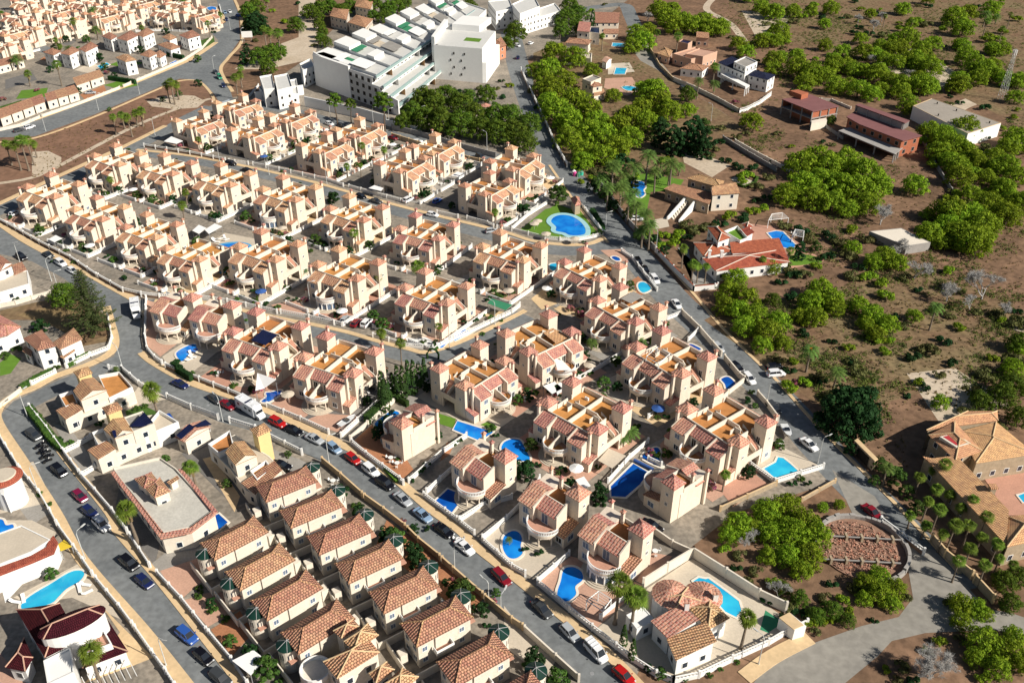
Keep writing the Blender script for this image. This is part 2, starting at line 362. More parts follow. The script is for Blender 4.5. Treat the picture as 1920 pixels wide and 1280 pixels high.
def make_single(var=0):
    "single cream villa: half-round balcony, one square tower, roof terrace, chimney; front towards -y"
    tl = tileA; t = empty('tower_villa', 0, 0); b = MB()
    b.prism([(-4.2, -3.2), (-.9, -3.2), (-.9, 4.2), (-4.2, 4.2)], 0, [5.7, 5.7, 7.2, 7.2])       # left wing
    b.prism([(-.9, -2.4), (3.4, -2.4), (3.4, -.2), (-.9, -.2)], 0, [5.6, 5.6, 6.7, 6.7])
    b.prism([(-1.15, -3.3), (-.88, -3.3), (-.88, -.1), (-1.15, -.1)], 0, [5.95, 5.95, 7.0, 7.0])
    b.prism([(3.4, -2.45), (3.65, -2.45), (3.65, .3), (3.4, .3)], 0, [5.9, 5.9, 7.2, 7.2])
    b.box(-.9, -.2, 0, 3.28, 4.2, 6.0); b.box(2.5, 1.2, 0, 5.4, 4.1, 8.4)                          # body, tower
    b.prism([(3.28, -2.6), (5.5, -2.6), (5.5, 1.2), (3.28, 1.2)], 0, [2.6, 2.6, 3.6, 3.6])
    b.build('wall', cream, t)
    p = MB(); p.box(-.9, 4.02, 6.0, 2.5, 4.2, 6.9); p.box(-.9, -.2, 6.0, 3.28, -.02, 6.9); p.box(3.1, -.02, 6, 3.28, 1.2, 6.9); p.build('parapet', creamw, t)
    MB().box(-.9, -.02, 6.0, 3.1, 4.02, 6.03).build('roof_terrace', terr, t)
    rf = lambda pts, name='tiled_roof', m=tl: MB().slab(pts).build(name, m, t)
    rf([(-4.4, -3.5, 5.72), (-1.15, -3.5, 5.72), (-1.15, .5, 7.35), (-4.4, .5, 7.35)]); rf([(-4.4, .5, 7.35), (-.85, .5, 7.35), (-.85, 4.5, 5.9), (-4.4, 4.5, 5.9)])
    rf([(-.86, -2.7, 5.6), (3.4, -2.7, 5.6), (3.4, -.2, 6.85), (-.86, -.2, 6.85)])
    rf([(3.3, -2.8, 2.65), (5.7, -2.8, 2.65), (5.7, 1.18, 3.7), (3.3, 1.18, 3.7)], 'porch_roof', tileB)
    pyramid(t, 3.95, 2.65, 1.45, 8.45, 1.3, tl); chimney(t, -.5, 3.6, 5.5, 8.2, .28); chimney(t, -3.6, 4.5, 0, 8.0, .28)
    round_balcony(t, 1.1, -2.6, 3.1, 180, 360, 3.0, floor=terr2, glazed=(var == 1))
    MB().box(-.86, -2.7, 2.7, 2.98, -2.42, 3.0).build('balcony_floor', terr2, t)
    window(t, 1.0, -2.4, 3.05, 1.3, 2.0, .06, pane=glassb, name='balcony_door')
    window(t, -2.7, -3.2, 3.7, 1.1, 1.2, .08, pane=glassb); window(t, -2.7, -3.2, 1.1, 1.1, 1.2, .08, pane=glassb)
    window(t, 5.4, 2.65, 6.0, .45, .5, .06, 'x+', pane=dark); window(t, 5.4, 2.65, 3.6, .5, .6, .06, 'x+', pane=dark)
    window(t, 5.5, -.8, .9, 1.4, 1.1, .06, 'x+', pane=glassb); window(t, 4.4, -2.6, .9, 1.1, 1.1, .06, pane=dark)
    window(t, -4.2, 1.0, 3.7, 1.0, 1.1, .06, 'x-'); window(t, -4.2, 1.0, 1.0, 1.0, 1.1, .06, 'x-')
    return t
def hip(mb, x0, y0, x1, y1, z, h, ov=.35, axis=None, m=0):
    "hip roof on a rectangle, ridge along the long side"
    x0 -= ov; y0 -= ov; x1 += ov; y1 += ov
    mb.prism([(x0, y0), (x1, y0), (x1, y1), (x0, y1)], z-.14, z, m, True)
    if (x1-x0 >= y1-y0) if axis is None else axis == 'x':
        d = (y1-y0)/2; a = (x0+d, (y0+y1)/2, z+h); b = (x1-d, (y0+y1)/2, z+h)
        mb.face([(x0, y0, z), (x1, y0, z), b, a], m); mb.face([(x1, y1, z), (x0, y1, z), a, b], m); mb.face([(x1, y0, z), (x1, y1, z), b], m); mb.face([(x0, y1, z), (x0, y0, z), a], m)
    else:
        d = (x1-x0)/2; a = ((x0+x1)/2, y0+d, z+h); b = ((x0+x1)/2, y1-d, z+h)
        mb.face([(x0, y0, z), (x1, y0, z), a], m); mb.face([(x1, y0, z), (x1, y1, z), b, a], m); mb.face([(x1, y1, z), (x0, y1, z), b], m); mb.face([(x0, y1, z), (x0, y0, z), a, b], m)
def ridges(mb, pts, r=.13):
    for a, b in pts: mb.tube([a, b], r, 6)
def make_rowhouse(var=0):
    """White house of a tight row: long hip roof (ridge along x), small balcony notch, a round corner turret with a green cone roof.
    x runs along the house; turret at the x+ end (var 0) or x- end (var 1)."""
    t = empty('turret_house', 0, 0); s = 1 if var == 0 else -1; b = MB(); L, W, Z = 4.75, 2.35, 5.6
    b.box(-L, -W, 0, L, W, Z); b.build('wall', creamw, t)
    r = MB(); hip(r, -L, -W, L, W, Z+.05, 1.55, .4)
    r.build('tiled_roof', tileB, t)
    rd = MB(); a, c = L+.4, W+.4; zt = Z+1.6; d = W+.4
    ridges(rd, [((-a+d, 0, zt), (a-d, 0, zt)), ((-a, -c, Z+.08), (-a+d, 0, zt)), ((-a, c, Z+.08), (-a+d, 0, zt)), ((a, -c, Z+.08), (a-d, 0, zt)), ((a, c, Z+.08), (a-d, 0, zt))])
    rd.build('ridge_tiles', tileC, t)
    gx = -.3*s if var == 0 else .2
    MB().prism([(gx-1.5, -W-.3), (gx+1.5, -W-.3), (gx+1.5, -W), (gx-1.5, -W)], 2.6, Z+.1, 0, True).build('bay_wall', creamw, t)
    if var == 0:
        bl = MB(); bl.box(gx-2.0, -W-1.5, 2.6, gx+1.2, -W-.3, 2.85); bal = bl.build('balcony', [creamw], t)
        q = MB(); q.box(gx-2.0, -W-1.5, 2.85, gx+1.2, -W-1.38, 3.7); q.box(gx-2.0, -W-1.38, 2.85, gx-1.88, -W-.3, 3.7); q.box(gx+1.08, -W-1.38, 2.85, gx+1.2, -W-.3, 3.7); q.build('parapet', white, bal)
        MB().box(gx-1.86, -W-1.36, 2.85, gx+1.06, -W-.32, 2.88).build('floor', terr2, bal)
    cx, cy = (L+1.2, 2.5) if var == 0 else (-L-.5, .6)
    MB().cyl(cx, cy, 0, 5.1, 1.55, 1.55, 24).build('turret', creamw, t)
    c = MB(); n = 16; z0, z1, R_ = 5.1, 5.95, 1.75
    c.cyl(cx, cy, z0-.06, z0, R_, R_, n)
    for i in range(n):
        a0, a1 = 2*pi*i/n, 2*pi*(i+1)/n
        c.face([(cx+R_*cos(a0), cy+R_*sin(a0), z0), (cx+R_*cos(a1), cy+R_*sin(a1), z0), (cx, cy, z1)])
    co = c.build('turret_roof', greencone, t)
    rb = MB()
    for i in range(6): a0 = 2*pi*i/6; rb.tube([(cx+R_*cos(a0), cy+R_*sin(a0), z0+.03), (cx, cy, z1+.03)], .05, 4)
    rb.cyl(cx, cy, z1-.02, z1+.2, .12, .04, 8); rb.build('roof_rib', metal, co)
    for k in range(3):
        a = radians((-60+60*k) if s > 0 else (200+50*k)); w_ = MB()
        q = [(cx+1.57*cos(a+da), cy+1.57*sin(a+da)) for da in (-.22, .22)]
        q2 = [(cx+1.5*cos(a+da), cy+1.5*sin(a+da)) for da in (.22, -.22)]
        w_.prism(q+q2, 2.9, 4.1, 0, True); w_.build('window', glass, t)
    bk = s*(L+.2)
    yw = MB(); yw.box(-L-2.6, -W-2.1, 0, L+2.4, -W-1.9, 1.7).box(-L-2.6, -W-1.9, 0, -L-2.4, W+1.5, 1.7); yw.build('yard_wall', creamw, t)
    MB().box(s*L, -1.6, 2.9, s*(L+1.4), 1.0, 3.1).build('terrace_slab', terr2, t)
    for x, z in ((-3.6, 3.4), (3.1, 3.4), (-3.6, 1), (3.1, 1)): window(t, x, -W, z, .8, .9, .05, pane=glassb)
    for y in (-1.2, 1.2): window(t, -s*L, y, 3.3, .9, 1.0, .05, 'x-' if s > 0 else 'x+', pane=glass); window(t, -s*L, y, .9, .9, 1.0, .05, 'x-' if s > 0 else 'x+', pane=glass)
    for x in (-2.5, 1.5): window(t, x, W, 3.4, .9, 1.0, .05, 'y+')
    MB().box(-s*(L+1.6)-.6, -.5, 0, -s*(L+1.6)+.6, .9, 2.3).build('outhouse', creamw, t)
    return t
# ------------------------------------------------------------ ground, roads
def sheet(name, px, z, m, kind='structure', world=False, h=None, side=None, label=None, cat=None):
    "flat polygon traced on the ground; h = real height of a raised sheet"
    pts = px if world else [G(*p) for p in px]
    b = MB()
    if h: b.prism(pts, 0.0, h, 0, False)
    else: b.prism(pts, z-.003, z, 0, False)
    o = b.build(name, m); return tag(o, label, cat, kind=kind)
def ribbon(name, px, wd, z, m, kind='structure', smooth=True, world=False):
    "strip of width wd along a traced centre line"
    P = px if world else [G(*p) for p in px]
    if smooth:
        Q = []
        for i in range(len(P)-1):
            p0, p1, p2, p3 = P[max(i-1, 0)], P[i], P[i+1], P[min(i+2, len(P)-1)]
            for k in range(6):
                t = k/6; Q.append(tuple(.5*((2*p1[j])+(-p0[j]+p2[j])*t+(2*p0[j]-5*p1[j]+4*p2[j]-p3[j])*t*t+(-p0[j]+3*p1[j]-3*p2[j]+p3[j])*t**3) for j in (0, 1)))
        P = Q+[P[-1]]
    L_, R_ = [], []
    for i, p in enumerate(P):
        a = P[max(i-1, 0)]; b = P[min(i+1, len(P)-1)]; d = hypot(b[0]-a[0], b[1]-a[1]) or 1; nx, ny = -(b[1]-a[1])/d, (b[0]-a[0])/d
        ww = wd[0]+(wd[1]-wd[0])*i/(len(P)-1) if isinstance(wd, tuple) else wd
        L_.append((p[0]+nx*ww/2, p[1]+ny*ww/2)); R_.append((p[0]-nx*ww/2, p[1]-ny*ww/2))
    b = MB()
    for i in range(len(P)-1): b.prism([R_[i], R_[i+1], L_[i+1], L_[i]], 0 if z > .05 else z-.003, z, 0, False) if z > .05 else b.face([(*R_[i], z), (*R_[i+1], z), (*L_[i+1], z), (*L_[i], z)])
    return tag(b.build(name, m), kind=kind)
earth = mat('dry_earth', (.33, .20, .125), scale=.06, col2=(.17, .105, .065), dirt=.4, bump=.5, scale2=2)
earthy = mat('pale_track', (.66, .56, .44), scale=.1, col2=(.52, .42, .31), dirt=.2, bump=.3)
estate = mat('estate_paving', (.43, .37, .30), scale=.12, col2=(.22, .20, .17), dirt=.35)
scrub = mat('dry_grass', (.27, .21, .11), scale=.07, col2=(.24, .14, .085), dirt=.45, bump=.6, scale2=3)
sheet('ground', [(-2500, -200), (2500, -200), (2500, 4500), (-2500, 4500)], 0, earth, world=True)
# estate base (all the built land on the left and the middle)
sheet('paved_ground', [(-40, 440), (-40, 385), (75, 350), (150, 312), (235, 277), (395, 190), (480, 175), (560, 120), (640, 40), (700, -10), (1190, -10), (1100, 60), (975, 120), (1020, 240), (1120, 360), (1200, 460), (1310, 620), (1430, 740), (1560, 905), (1380, 960), (1290, 1030), (1180, 1300), (-40, 1300)], .004, estate)
sheet('paved_ground', [(-40, 250), (75, 222), (225, 168), (300, 138), (360, 112), (410, 78), (408, -15), (-40, -15)], .004, estate)
sheet('verge', [(-40, 395), (-40, 262), (65, 258), (175, 218), (300, 163), (337, 149), (375, 152), (398, 172), (408, 190), (289, 262), (234, 279), (156, 313), (78, 349)], .006, mat('red_brown_soil', (.30, .17, .11), scale=.05, col2=(.20, .12, .08), dirt=.3))
# roads (asphalt), 8 mm above the ground
Z1 = .010
sheet('road', [(-60, 412), (0, 425), (40, 452), (81, 475), (133, 500), (203, 539), (262, 571), (263, 640), (267, 662), (290, 685), (355, 722), (445, 752), (505, 777), (610, 824), (687, 865), (740, 905), (802, 958), (855, 997), (890, 1032), (960, 1086), (1042, 1152), (1097, 1197), (1145, 1240), (1200, 1300), (1105, 1300), (1042, 1236), (982, 1178), (960, 1160), (905, 1116), (855, 1076), (785, 1016), (720, 966), (705, 957), (655, 906), (605, 866), (567, 847), (500, 815), (410, 790), (312, 747), (262, 721), (230, 694), (205, 696), (150, 722), (90, 750), (57, 767), (115, 852), (200, 962), (212, 992), (285, 1077), (360, 1172), (460, 1300), (362, 1300), (275, 1180), (160, 1047), (110, 960), (50, 865), (5, 795), (3, 775), (25, 752), (72, 731), (110, 712), (170, 690), (214, 668), (222, 645), (215, 600), (190, 580), (120, 522), (60, 490), (-60, 462)], Z1, asphalt)
ribbon('road', [(957, 60), (968, 110), (985, 165), (1010, 230), (1040, 295), (1093, 362), (1150, 428), (1203, 492), (1262, 560), (1330, 622), (1385, 675), (1428, 718), (1490, 783), (1548, 848), (1600, 903), (1672, 975), (1735, 1045), (1790, 1110)], (10.5, 9), Z1+.003, asphalt)
sheet('road', [(1695, 1020), (1752, 1030), (1850, 1140), (1900, 1150), (1960, 1170), (1960, 1195), (1860, 1180), (1735, 1186), (1672, 1201), (1645, 1230), (1560, 1300), (1395, 1300), (1440, 1247), (1522, 1206), (1615, 1173), (1685, 1156), (1712, 1120)], Z1+.006, asphalt2)
ribbon('road', [(258, 286), (345, 298), (420, 312), (505, 330), (589, 351), (660, 372), (736, 393), (829, 417), (892, 433), (960, 450), (1030, 466), (1094, 468), (1150, 462)], (5.5, 7.5), Z1+.006, asphalt)
ribbon('road', [(255, 572), (300, 572), (374, 577), (454, 593), (540, 610), (589, 620), (652, 634), (706, 650), (760, 664), (805, 672)], (5.5, 6.0), Z1+.006, asphalt)
ribbon('road', [(800, 670), (835, 663), (861, 652), (905, 632), (954, 608), (985, 590)], 6, Z1+.009, asphalt)
ribbon('road', [(-40, 408), (0, 395), (78, 358), (156, 322), (234, 286), (313, 244), (350, 222), (395, 200)], 6.5, Z1+.009, asphalt)
sheet('road', [(-40, 270), (0, 258), (65, 256), (175, 216), (300, 163), (337, 148), (375, 150), (400, 175), (414, 196), (440, 196), (432, 170), (410, 132), (425, 110), (450, 75), (447, 25), (430, -15), (402, -15), (410, 15), (424, 42), (395, 60), (410, 77), (360, 114), (300, 138), (225, 168), (75, 224), (0, 246), (-40, 255)], Z1+.012, asphalt)
ribbon('road', [(410, 190), (450, 192), (500, 200), (560, 212), (620, 228), (720, 250), (800, 266), (870, 283), (940, 297), (1000, 307), (1040, 310)], 7, Z1+.015, asphalt)
ribbon('road', [(1190, 60), (1200, 88), (1222, 118), (1258, 158), (1305, 192), (1350, 222), (1368, 240)], 9, Z1, asphalt2)
ribbon('road', [(1080, 20), (1130, 12), (1170, 10), (1182, 30), (1195, 60)], 8, Z1+.003, asphalt)
ribbon('road', [(265, 14), (280, 32), (297, 54)], 8, Z1+.003, asphalt)
ribbon('road', [(30, 62), (60, 82), (100, 100)], 7, Z1+.003, asphalt)
ribbon('path', [(1640, -6), (1700, 12), (1770, 45), (1850, 62), (1940, 70)], 10, Z1, earthy)
ribbon('path', [(1410, 0), (1450, 18), (1510, 40), (1600, 88)], 4.5, Z1, earthy)
ribbon('path', [(1340, -5), (1325, 18), (1370, 45), (1405, 92)], 4, Z1, earthy)
ribbon('path', [(1690, 100), (1735, 122), (1790, 142), (1830, 170), (1900, 182)], 5, Z1, earthy)
ribbon('path', [(1940, 185), (1860, 180), (1810, 195), (1790, 205)], 7, Z1+.003, earthy)
ribbon('path', [(1955, 250), (1880, 280), (1800, 300)], 6, Z1, earthy)
ribbon('path', [(1530, 690), (1590, 696), (1660, 698), (1765, 695)], 2.6, Z1, earthy)
ribbon('path', [(1845, 600), (1890, 612), (1930, 618)], 3, Z1, earthy)
ribbon('path', [(-10, 345), (70, 330), (150, 290), (250, 238), (330, 205), (395, 185)], 2.2, .012, earthy)
sheet('path', [(275, 190), (300, 182), (330, 178), (365, 180), (385, 190), (370, 202), (330, 205), (285, 200)], .015, earthy)
sheet('path', [(60, 285), (90, 283), (115, 295), (115, 312), (90, 325), (60, 328)], .015, earthy)
sheet('path', [(560, -10), (590, -10), (600, 60), (590, 110), (500, 130), (440, 130), (480, 100), (560, 70)], .012, earthy)
# pavements: raised kerbs
def pavement(px, wd=2.2): return ribbon('pavement', px, wd, .13, pave)
pavement([(-20, 414), (0, 420), (40, 447), (81, 470), (133, 495), (203, 534), (250, 560)])
pavement([(265, 661), (290, 681), (357, 717), (445, 747), (507, 772), (612, 819), (690, 860), (745, 900), (806, 953), (860, 992), (896, 1027), (965, 1081), (1046, 1147), (1100, 1191), (1150, 1235), (1205, 1292)], 1.9)
pavement([(200, 575), (208, 605), (216, 640), (206, 662), (165, 684), (105, 705), (65, 726), (20, 745), (-3, 768), (-2, 795), (45, 868), (105, 962), (155, 1050), (270, 1183), (355, 1290)], 2.0)
pavement([(59, 768), (118, 851), (204, 960), (216, 990), (290, 1076), (365, 1170), (450, 1280)], 1.5)
pavement([(256, 281), (345, 291), (420, 304), (505, 322), (589, 342), (660, 362), (736, 383), (829, 407), (892, 422), (955, 438), (1000, 452), (1060, 459), (1105, 457), (1130, 447)], 1.6)
pavement([(290, 564), (374, 566), (454, 582), (540, 600), (589, 609), (652, 623), (706, 639), (765, 654), (800, 660), (860, 642), (950, 600), (985, 582)], 1.4)
pavement([(-20, 388), (0, 381), (78, 345), (156, 309), (234, 274), (310, 236)], 2.0)
pavement([(-20, 250), (75, 221), (225, 166), (300, 136), (360, 110), (405, 80)], 2.4)
pavement([(-20, 268), (65, 259), (175, 220), (300, 166), (337, 152), (372, 153), (396, 176), (403, 196)], 1.2)
pavement([(436, 172), (414, 132), (429, 108), (454, 75), (450, 25), (435, -10)], 1.6)
pavement([(372, 62), (400, 50), (418, 38), (405, 18)], 3.2)
pavement([(1125, 342), (1170, 402), (1228, 470), (1297, 547), (1352, 612), (1413, 672), (1458, 715), (1510, 773), (1570, 836), (1622, 887), (1692, 958), (1757, 1028), (1800, 1075)], .8)
pavement([(1030, 310), (1070, 368), (1110, 420), (1140, 455)], .9)
pavement([(1395, 1270), (1450, 1230), (1518, 1195)], 2.6)
# ------------------------------------------------------------ plants
def leafmat(name, c1, c2, rnd=.18, tr=.25):
    m = bpy.data.materials.new(name); m.use_nodes = True; t = m.node_tree; N = t.nodes; L = t.links
    b = N['Principled BSDF']; b.inputs['Roughness'].default_value = .75; b.inputs['Specular IOR Level'].default_value = .15
    tc = N.new('ShaderNodeTexCoord'); no = N.new('ShaderNodeTexNoise'); no.inputs['Scale'].default_value = .8; no.inputs['Detail'].default_value = 3
    L.new(tc.outputs['Object'], no.inputs['Vector'])
    r = N.new('ShaderNodeValToRGB'); r.color_ramp.elements[0].position = .35; r.color_ramp.elements[1].position = .65
    r.color_ramp.elements[0].color = (*c2, 1); r.color_ramp.elements[1].color = (*c1, 1); L.new(no.outputs[0], r.inputs[0])
    oi = N.new('ShaderNodeObjectInfo'); hs = N.new('ShaderNodeHueSaturation')
    mr = N.new('ShaderNodeMapRange'); mr.inputs[3].default_value = 1-rnd; mr.inputs[4].default_value = 1+rnd
    mh = N.new('ShaderNodeMapRange'); mh.inputs[3].default_value = .485; mh.inputs[4].default_value = .515
    L.new(oi.outputs['Random'], mr.inputs[0]); L.new(oi.outputs['Random'], mh.inputs[0])
    L.new(mr.outputs[0], hs.inputs['Value']); L.new(mh.outputs[0], hs.inputs['Hue']); L.new(r.outputs[0], hs.inputs['Color'])
    L.new(hs.outputs[0], b.inputs['Base Color'])
    tl = N.new('ShaderNodeBsdfTranslucent'); L.new(hs.outputs[0], tl.inputs[0]); mx = N.new('ShaderNodeMixShader'); mx.inputs[0].default_value = tr
    L.new(b.outputs[0], mx.inputs[1]); L.new(tl.outputs[0], mx.inputs[2]); L.new(mx.outputs[0], N['Material Output'].inputs[0])
    MATS[name] = m; return m
l_pine = leafmat('pine_needles', (.31, .43, .025), (.12, .21, .014), rnd=.22, tr=.3)
l_pined = leafmat('dark_pine_needles', (.13, .20, .018), (.06, .12, .014))
l_dark = leafmat('dark_leaves', (.030, .085, .022), (.016, .050, .016))
l_mid = leafmat('garden_leaves', (.10, .18, .03), (.04, .09, .02), rnd=.3)
l_oliv = leafmat('olive_scrub_leaves', (.17, .17, .055), (.10, .11, .04), rnd=.25)
l_palm = leafmat('palm_leaves', (.20, .30, .035), (.08, .15, .02))
l_date = leafmat('date_palm_leaves', (.15, .25, .05), (.07, .13, .03))
l_dry = leafmat('dry_palm_skirt', (.30, .24, .12), (.20, .15, .08))
l_cyp = leafmat('cypress_leaves', (.05, .10, .02), (.025, .06, .014))
l_pink = leafmat('pink_blossom', (.50, .10, .22), (.12, .14, .04))
l_nor = leafmat('araucaria_leaves', (.11, .15, .045), (.04, .07, .025))
greyw = mat('bleached_wood', (.50, .49, .47), var=.3, scale=2)
def rv(): 
    while 1:
        v = Vector((random.uniform(-1, 1), random.uniform(-1, 1), random.uniform(-1, 1)))
        if .05 < v.length < 1: return v.normalized()
def leafquad(mb, p, n, s, m=0, asp=.6):
    a = n.cross(Vector((0, 0, 1)) if abs(n.z) < .95 else Vector((1, 0, 0))).normalized(); b = n.cross(a)
    th = random.uniform(0, 2*pi); u = a*cos(th)+b*sin(th); v = n.cross(u)*asp
    k = len(mb.v)
    for q in (p-u*s, p-v*s+n*s*.15, p+u*s, p+v*s+n*s*.15): mb.v.append((q.x, q.y, q.z))
    mb.f.append((k, k+1, k+2, k+3)); mb.m.append(m)
def puff(mb, c, r, n, s, flat=.8, up=-.35, jit=.38):
    c = Vector(c)
    for _ in range(n):
        d = rv()
        if d.z < up: d.z = -d.z*.6
        rr = r*random.uniform(.72, 1.05); p = c+Vector((d.x*rr, d.y*rr, d.z*rr*flat))
        leafquad(mb, p, (d+rv()*jit).normalized(), s*random.uniform(.7, 1.3))
INFO = {}
def tree(name, R, hgt, crown_h, npuff, per, leaf, s=.34, lean=0, clear=.3, low=-.3, pr=.3):
    "umbrella pine or other crown tree; R crown radius, hgt top height, crown_h depth of the crown"
    t = empty(name, 0, 0); tk = MB(); lx = lean; a_ = crown_h/(1.25+pr); cz = hgt-a_-R*pr*.6
    tk.tube([(0, 0, -.1), (lx*.3, .05, hgt*.25), (lx*.6, -.1, hgt*.5), (lx, 0, cz)], [R*.06+.1, R*.05+.07, R*.04+.05, R*.03+.03], 7)
    cm = MB(); pts = []; rmax = R*(1-pr*.7)
    for i in range(npuff):
        dz = 1-(1-low)*(i+.5)/npuff; a = 2.39996*i+random.uniform(-.35, .35); q = sqrt(max(0, 1-dz*dz)); f = random.uniform(.66, 1.14)
        pts.append((lx+rmax*q*cos(a)*f, rmax*q*sin(a)*f, cz+a_*dz*random.uniform(.82, 1.1)))
    for p in pts: puff(cm, p, R*pr*random.uniform(.65, 1.1), per, s)
    for i in range(npuff//4):
        a = random.uniform(0, 2*pi); q = random.random()*.6; puff(cm, (lx+R*q*cos(a), R*q*sin(a), cz+a_*random.uniform(-.1, .6)), R*pr, per//2, s*1.1)
    for p in pts[1::3]:
        tk.tube([(lx*.6, -.1, hgt*clear), (p[0]*.5+lx*.3, p[1]*.5, (p[2]+hgt*clear)/2), p], [R*.022+.04, R*.015+.03, .03], 4)
    tk.build('trunk', trunkm, t); cm.build('crown', leaf, t); INFO[t.name] = (R, cz+a_*.35); return t
def bush(name, R, hgt, npuff, per, leaf, s=.22):
    t = MB()
    for i in range(npuff):
        a = random.uniform(0, 2*pi); q = sqrt(random.random()); rr = R*.72*q; z = hgt*.35+hgt*.35*(1-q*q)*random.uniform(.6, 1.2)
        puff(t, (rr*cos(a), rr*sin(a), z), R*.34, per, s)
    return t.build(name, leaf)
def fan_palm(h=8, R=1.7, n=34):
    t = empty('fan_palm', 0, 0); tk = MB(); lx = random.uniform(-.4, .4)
    tk.tube([(0, 0, 0), (lx*.2, 0, .6), (lx*.5, 0, h*.5), (lx, 0, h)], [.38, .27, .2, .17], 8); tk.build('trunk', palmt, t)
    cr = MB(); c = Vector((lx, 0, h))
    for i in range(n):
        a = 2.39996*i; e = radians(75-115*(i/n)); L_ = R*random.uniform(.12, .5)*(1.2 if i > n*.4 else .8)
        d = Vector((cos(a)*cos(e), sin(a)*cos(e), sin(e))); p = c+d*L_
        side = d.cross(Vector((0, 0, 1))).normalized(); up = side.cross(d)
        k = 9; w_ = R*.66
        for j in range(k):
            th = radians(-70+140*j/(k-1)); f = (d*cos(th)+side*sin(th)); tip = p+f*w_+Vector((0, 0, -w_*.35*random.uniform(.6, 1.4))); b2 = side*cos(th)-d*sin(th)
            mid = p+f*w_*.55
            cr.face([p, mid-b2*.085, tip, mid+b2*.085])
    for i in range(12): pass
    cr.build('crown', l_palm, t)
    sk = MB()
    for i in range(26):
        a = random.uniform(0, 2*pi); z = h-random.uniform(.1, 1.3); r0 = .25; r1 = random.uniform(.45, .8)
        q = Vector((lx+r0*cos(a), r0*sin(a), z)); w2 = Vector((-sin(a), cos(a), 0))*.16; e_ = Vector((lx+r1*cos(a), r1*sin(a), z-1.1))
        sk.face([q-w2*.4, e_-w2, e_+w2, q+w2*.4])
    sk.build('dead_leaf_skirt', l_dry, t); return t
def date_palm(h=6, R=3.0, n=38, fruit=False):
    t = empty('date_palm', 0, 0); tk = MB(); lx = random.uniform(-.3, .3)
    tk.tube([(0, 0, 0), (lx*.3, 0, h*.4), (lx, 0, h)], [.36, .26, .24], 8); tk.build('trunk', palmt, t)
    cr = MB(); c = Vector((lx, 0, h))
    for i in range(n):
        a = 2.39996*i; e = radians(80-95*(i/n)); L_ = R*random.uniform(.85, 1.1); dh = Vector((cos(a), sin(a), 0)); P = []
        for k in range(6):
            u = k/5; P.append(c+dh*(L_*u*cos(e*(1-u*.3)))+Vector((0, 0, L_*(sin(e)*u-.62*u*u))))
        side = Vector((-sin(a), cos(a), 0))
        for k in range(5):
            w0 = .5*(sin(pi*(k+.3)/6)); 
            for sg in (-1, 1):
                for q in (0, .5):
                    A = P[k].lerp(P[k+1], q); B = P[k].lerp(P[k+1], q+.42); tip = A.lerp(B, .8)+side*sg*(w0+.18)*1.1+Vector((0, 0, -.14))+(P[k+1]-P[k])*.25
                    cr.face([A, B, tip])
    cr.build('crown', l_date, t)
    if fruit:
        f = MB()
        for i in range(26): puff(f, c+Vector((random.uniform(-.4, .4), random.uniform(-.4, .4), .2+random.uniform(-.2, .5))), .1, 4, .12)
        f.build('fruit_cluster', mat('orange_fruit', (.75, .28, .03)), t)
    return t
def cypress(h=4, r=.45):
    t = empty('cypress', 0, 0); MB().cyl(0, 0, 0, .5, .08, .07, 6).build('trunk', trunkm, t); c = MB()
    for i in range(int(150*h/4)):
        u = random.random(); z = .3+u*(h-.3); rr = r*(1-.85*u**1.6)*min(1, .45+u*4); a = random.uniform(0, 2*pi)
        leafquad(c, Vector((rr*cos(a), rr*sin(a), z)), Vector((cos(a), sin(a), .5)).normalized(), .2)
    c.build('crown', l_cyp, t); return t
def norfolk(h=15, R=5.5):
    t = empty('norfolk_pine', 0, 0); tk = MB(); tk.tube([(0, 0, 0), (0, 0, h)], [.35, .05], 7); c = MB(); z = 1.2
    while z < h-.3:
        r = R*(1-z/h)**.8+.3; nb = 7; o = random.uniform(0, 1)
        for k in range(nb):
            a = 2*pi*k/nb+o; rr = r*random.uniform(.85, 1.1); tip = (rr*cos(a), rr*sin(a), z+.22*rr)
            tk.tube([(0, 0, z), tip], [.06, .02], 3)
            n = int(rr*13)
            for i in range(n):
                u = (i+.5)/n; sp = .75*(1-u*.5); ox = random.uniform(-sp, sp)
                p = Vector((rr*u*cos(a)-ox*sin(a), rr*u*sin(a)+ox*cos(a), z+.22*rr*u+.1)); leafquad(c, p, Vector((random.uniform(-.5, .5), random.uniform(-.5, .5), 1)).normalized(), .24, asp=.4)
        z += .62
    tk.build('trunk', trunkm, t); c.build('crown', l_nor, t); return t
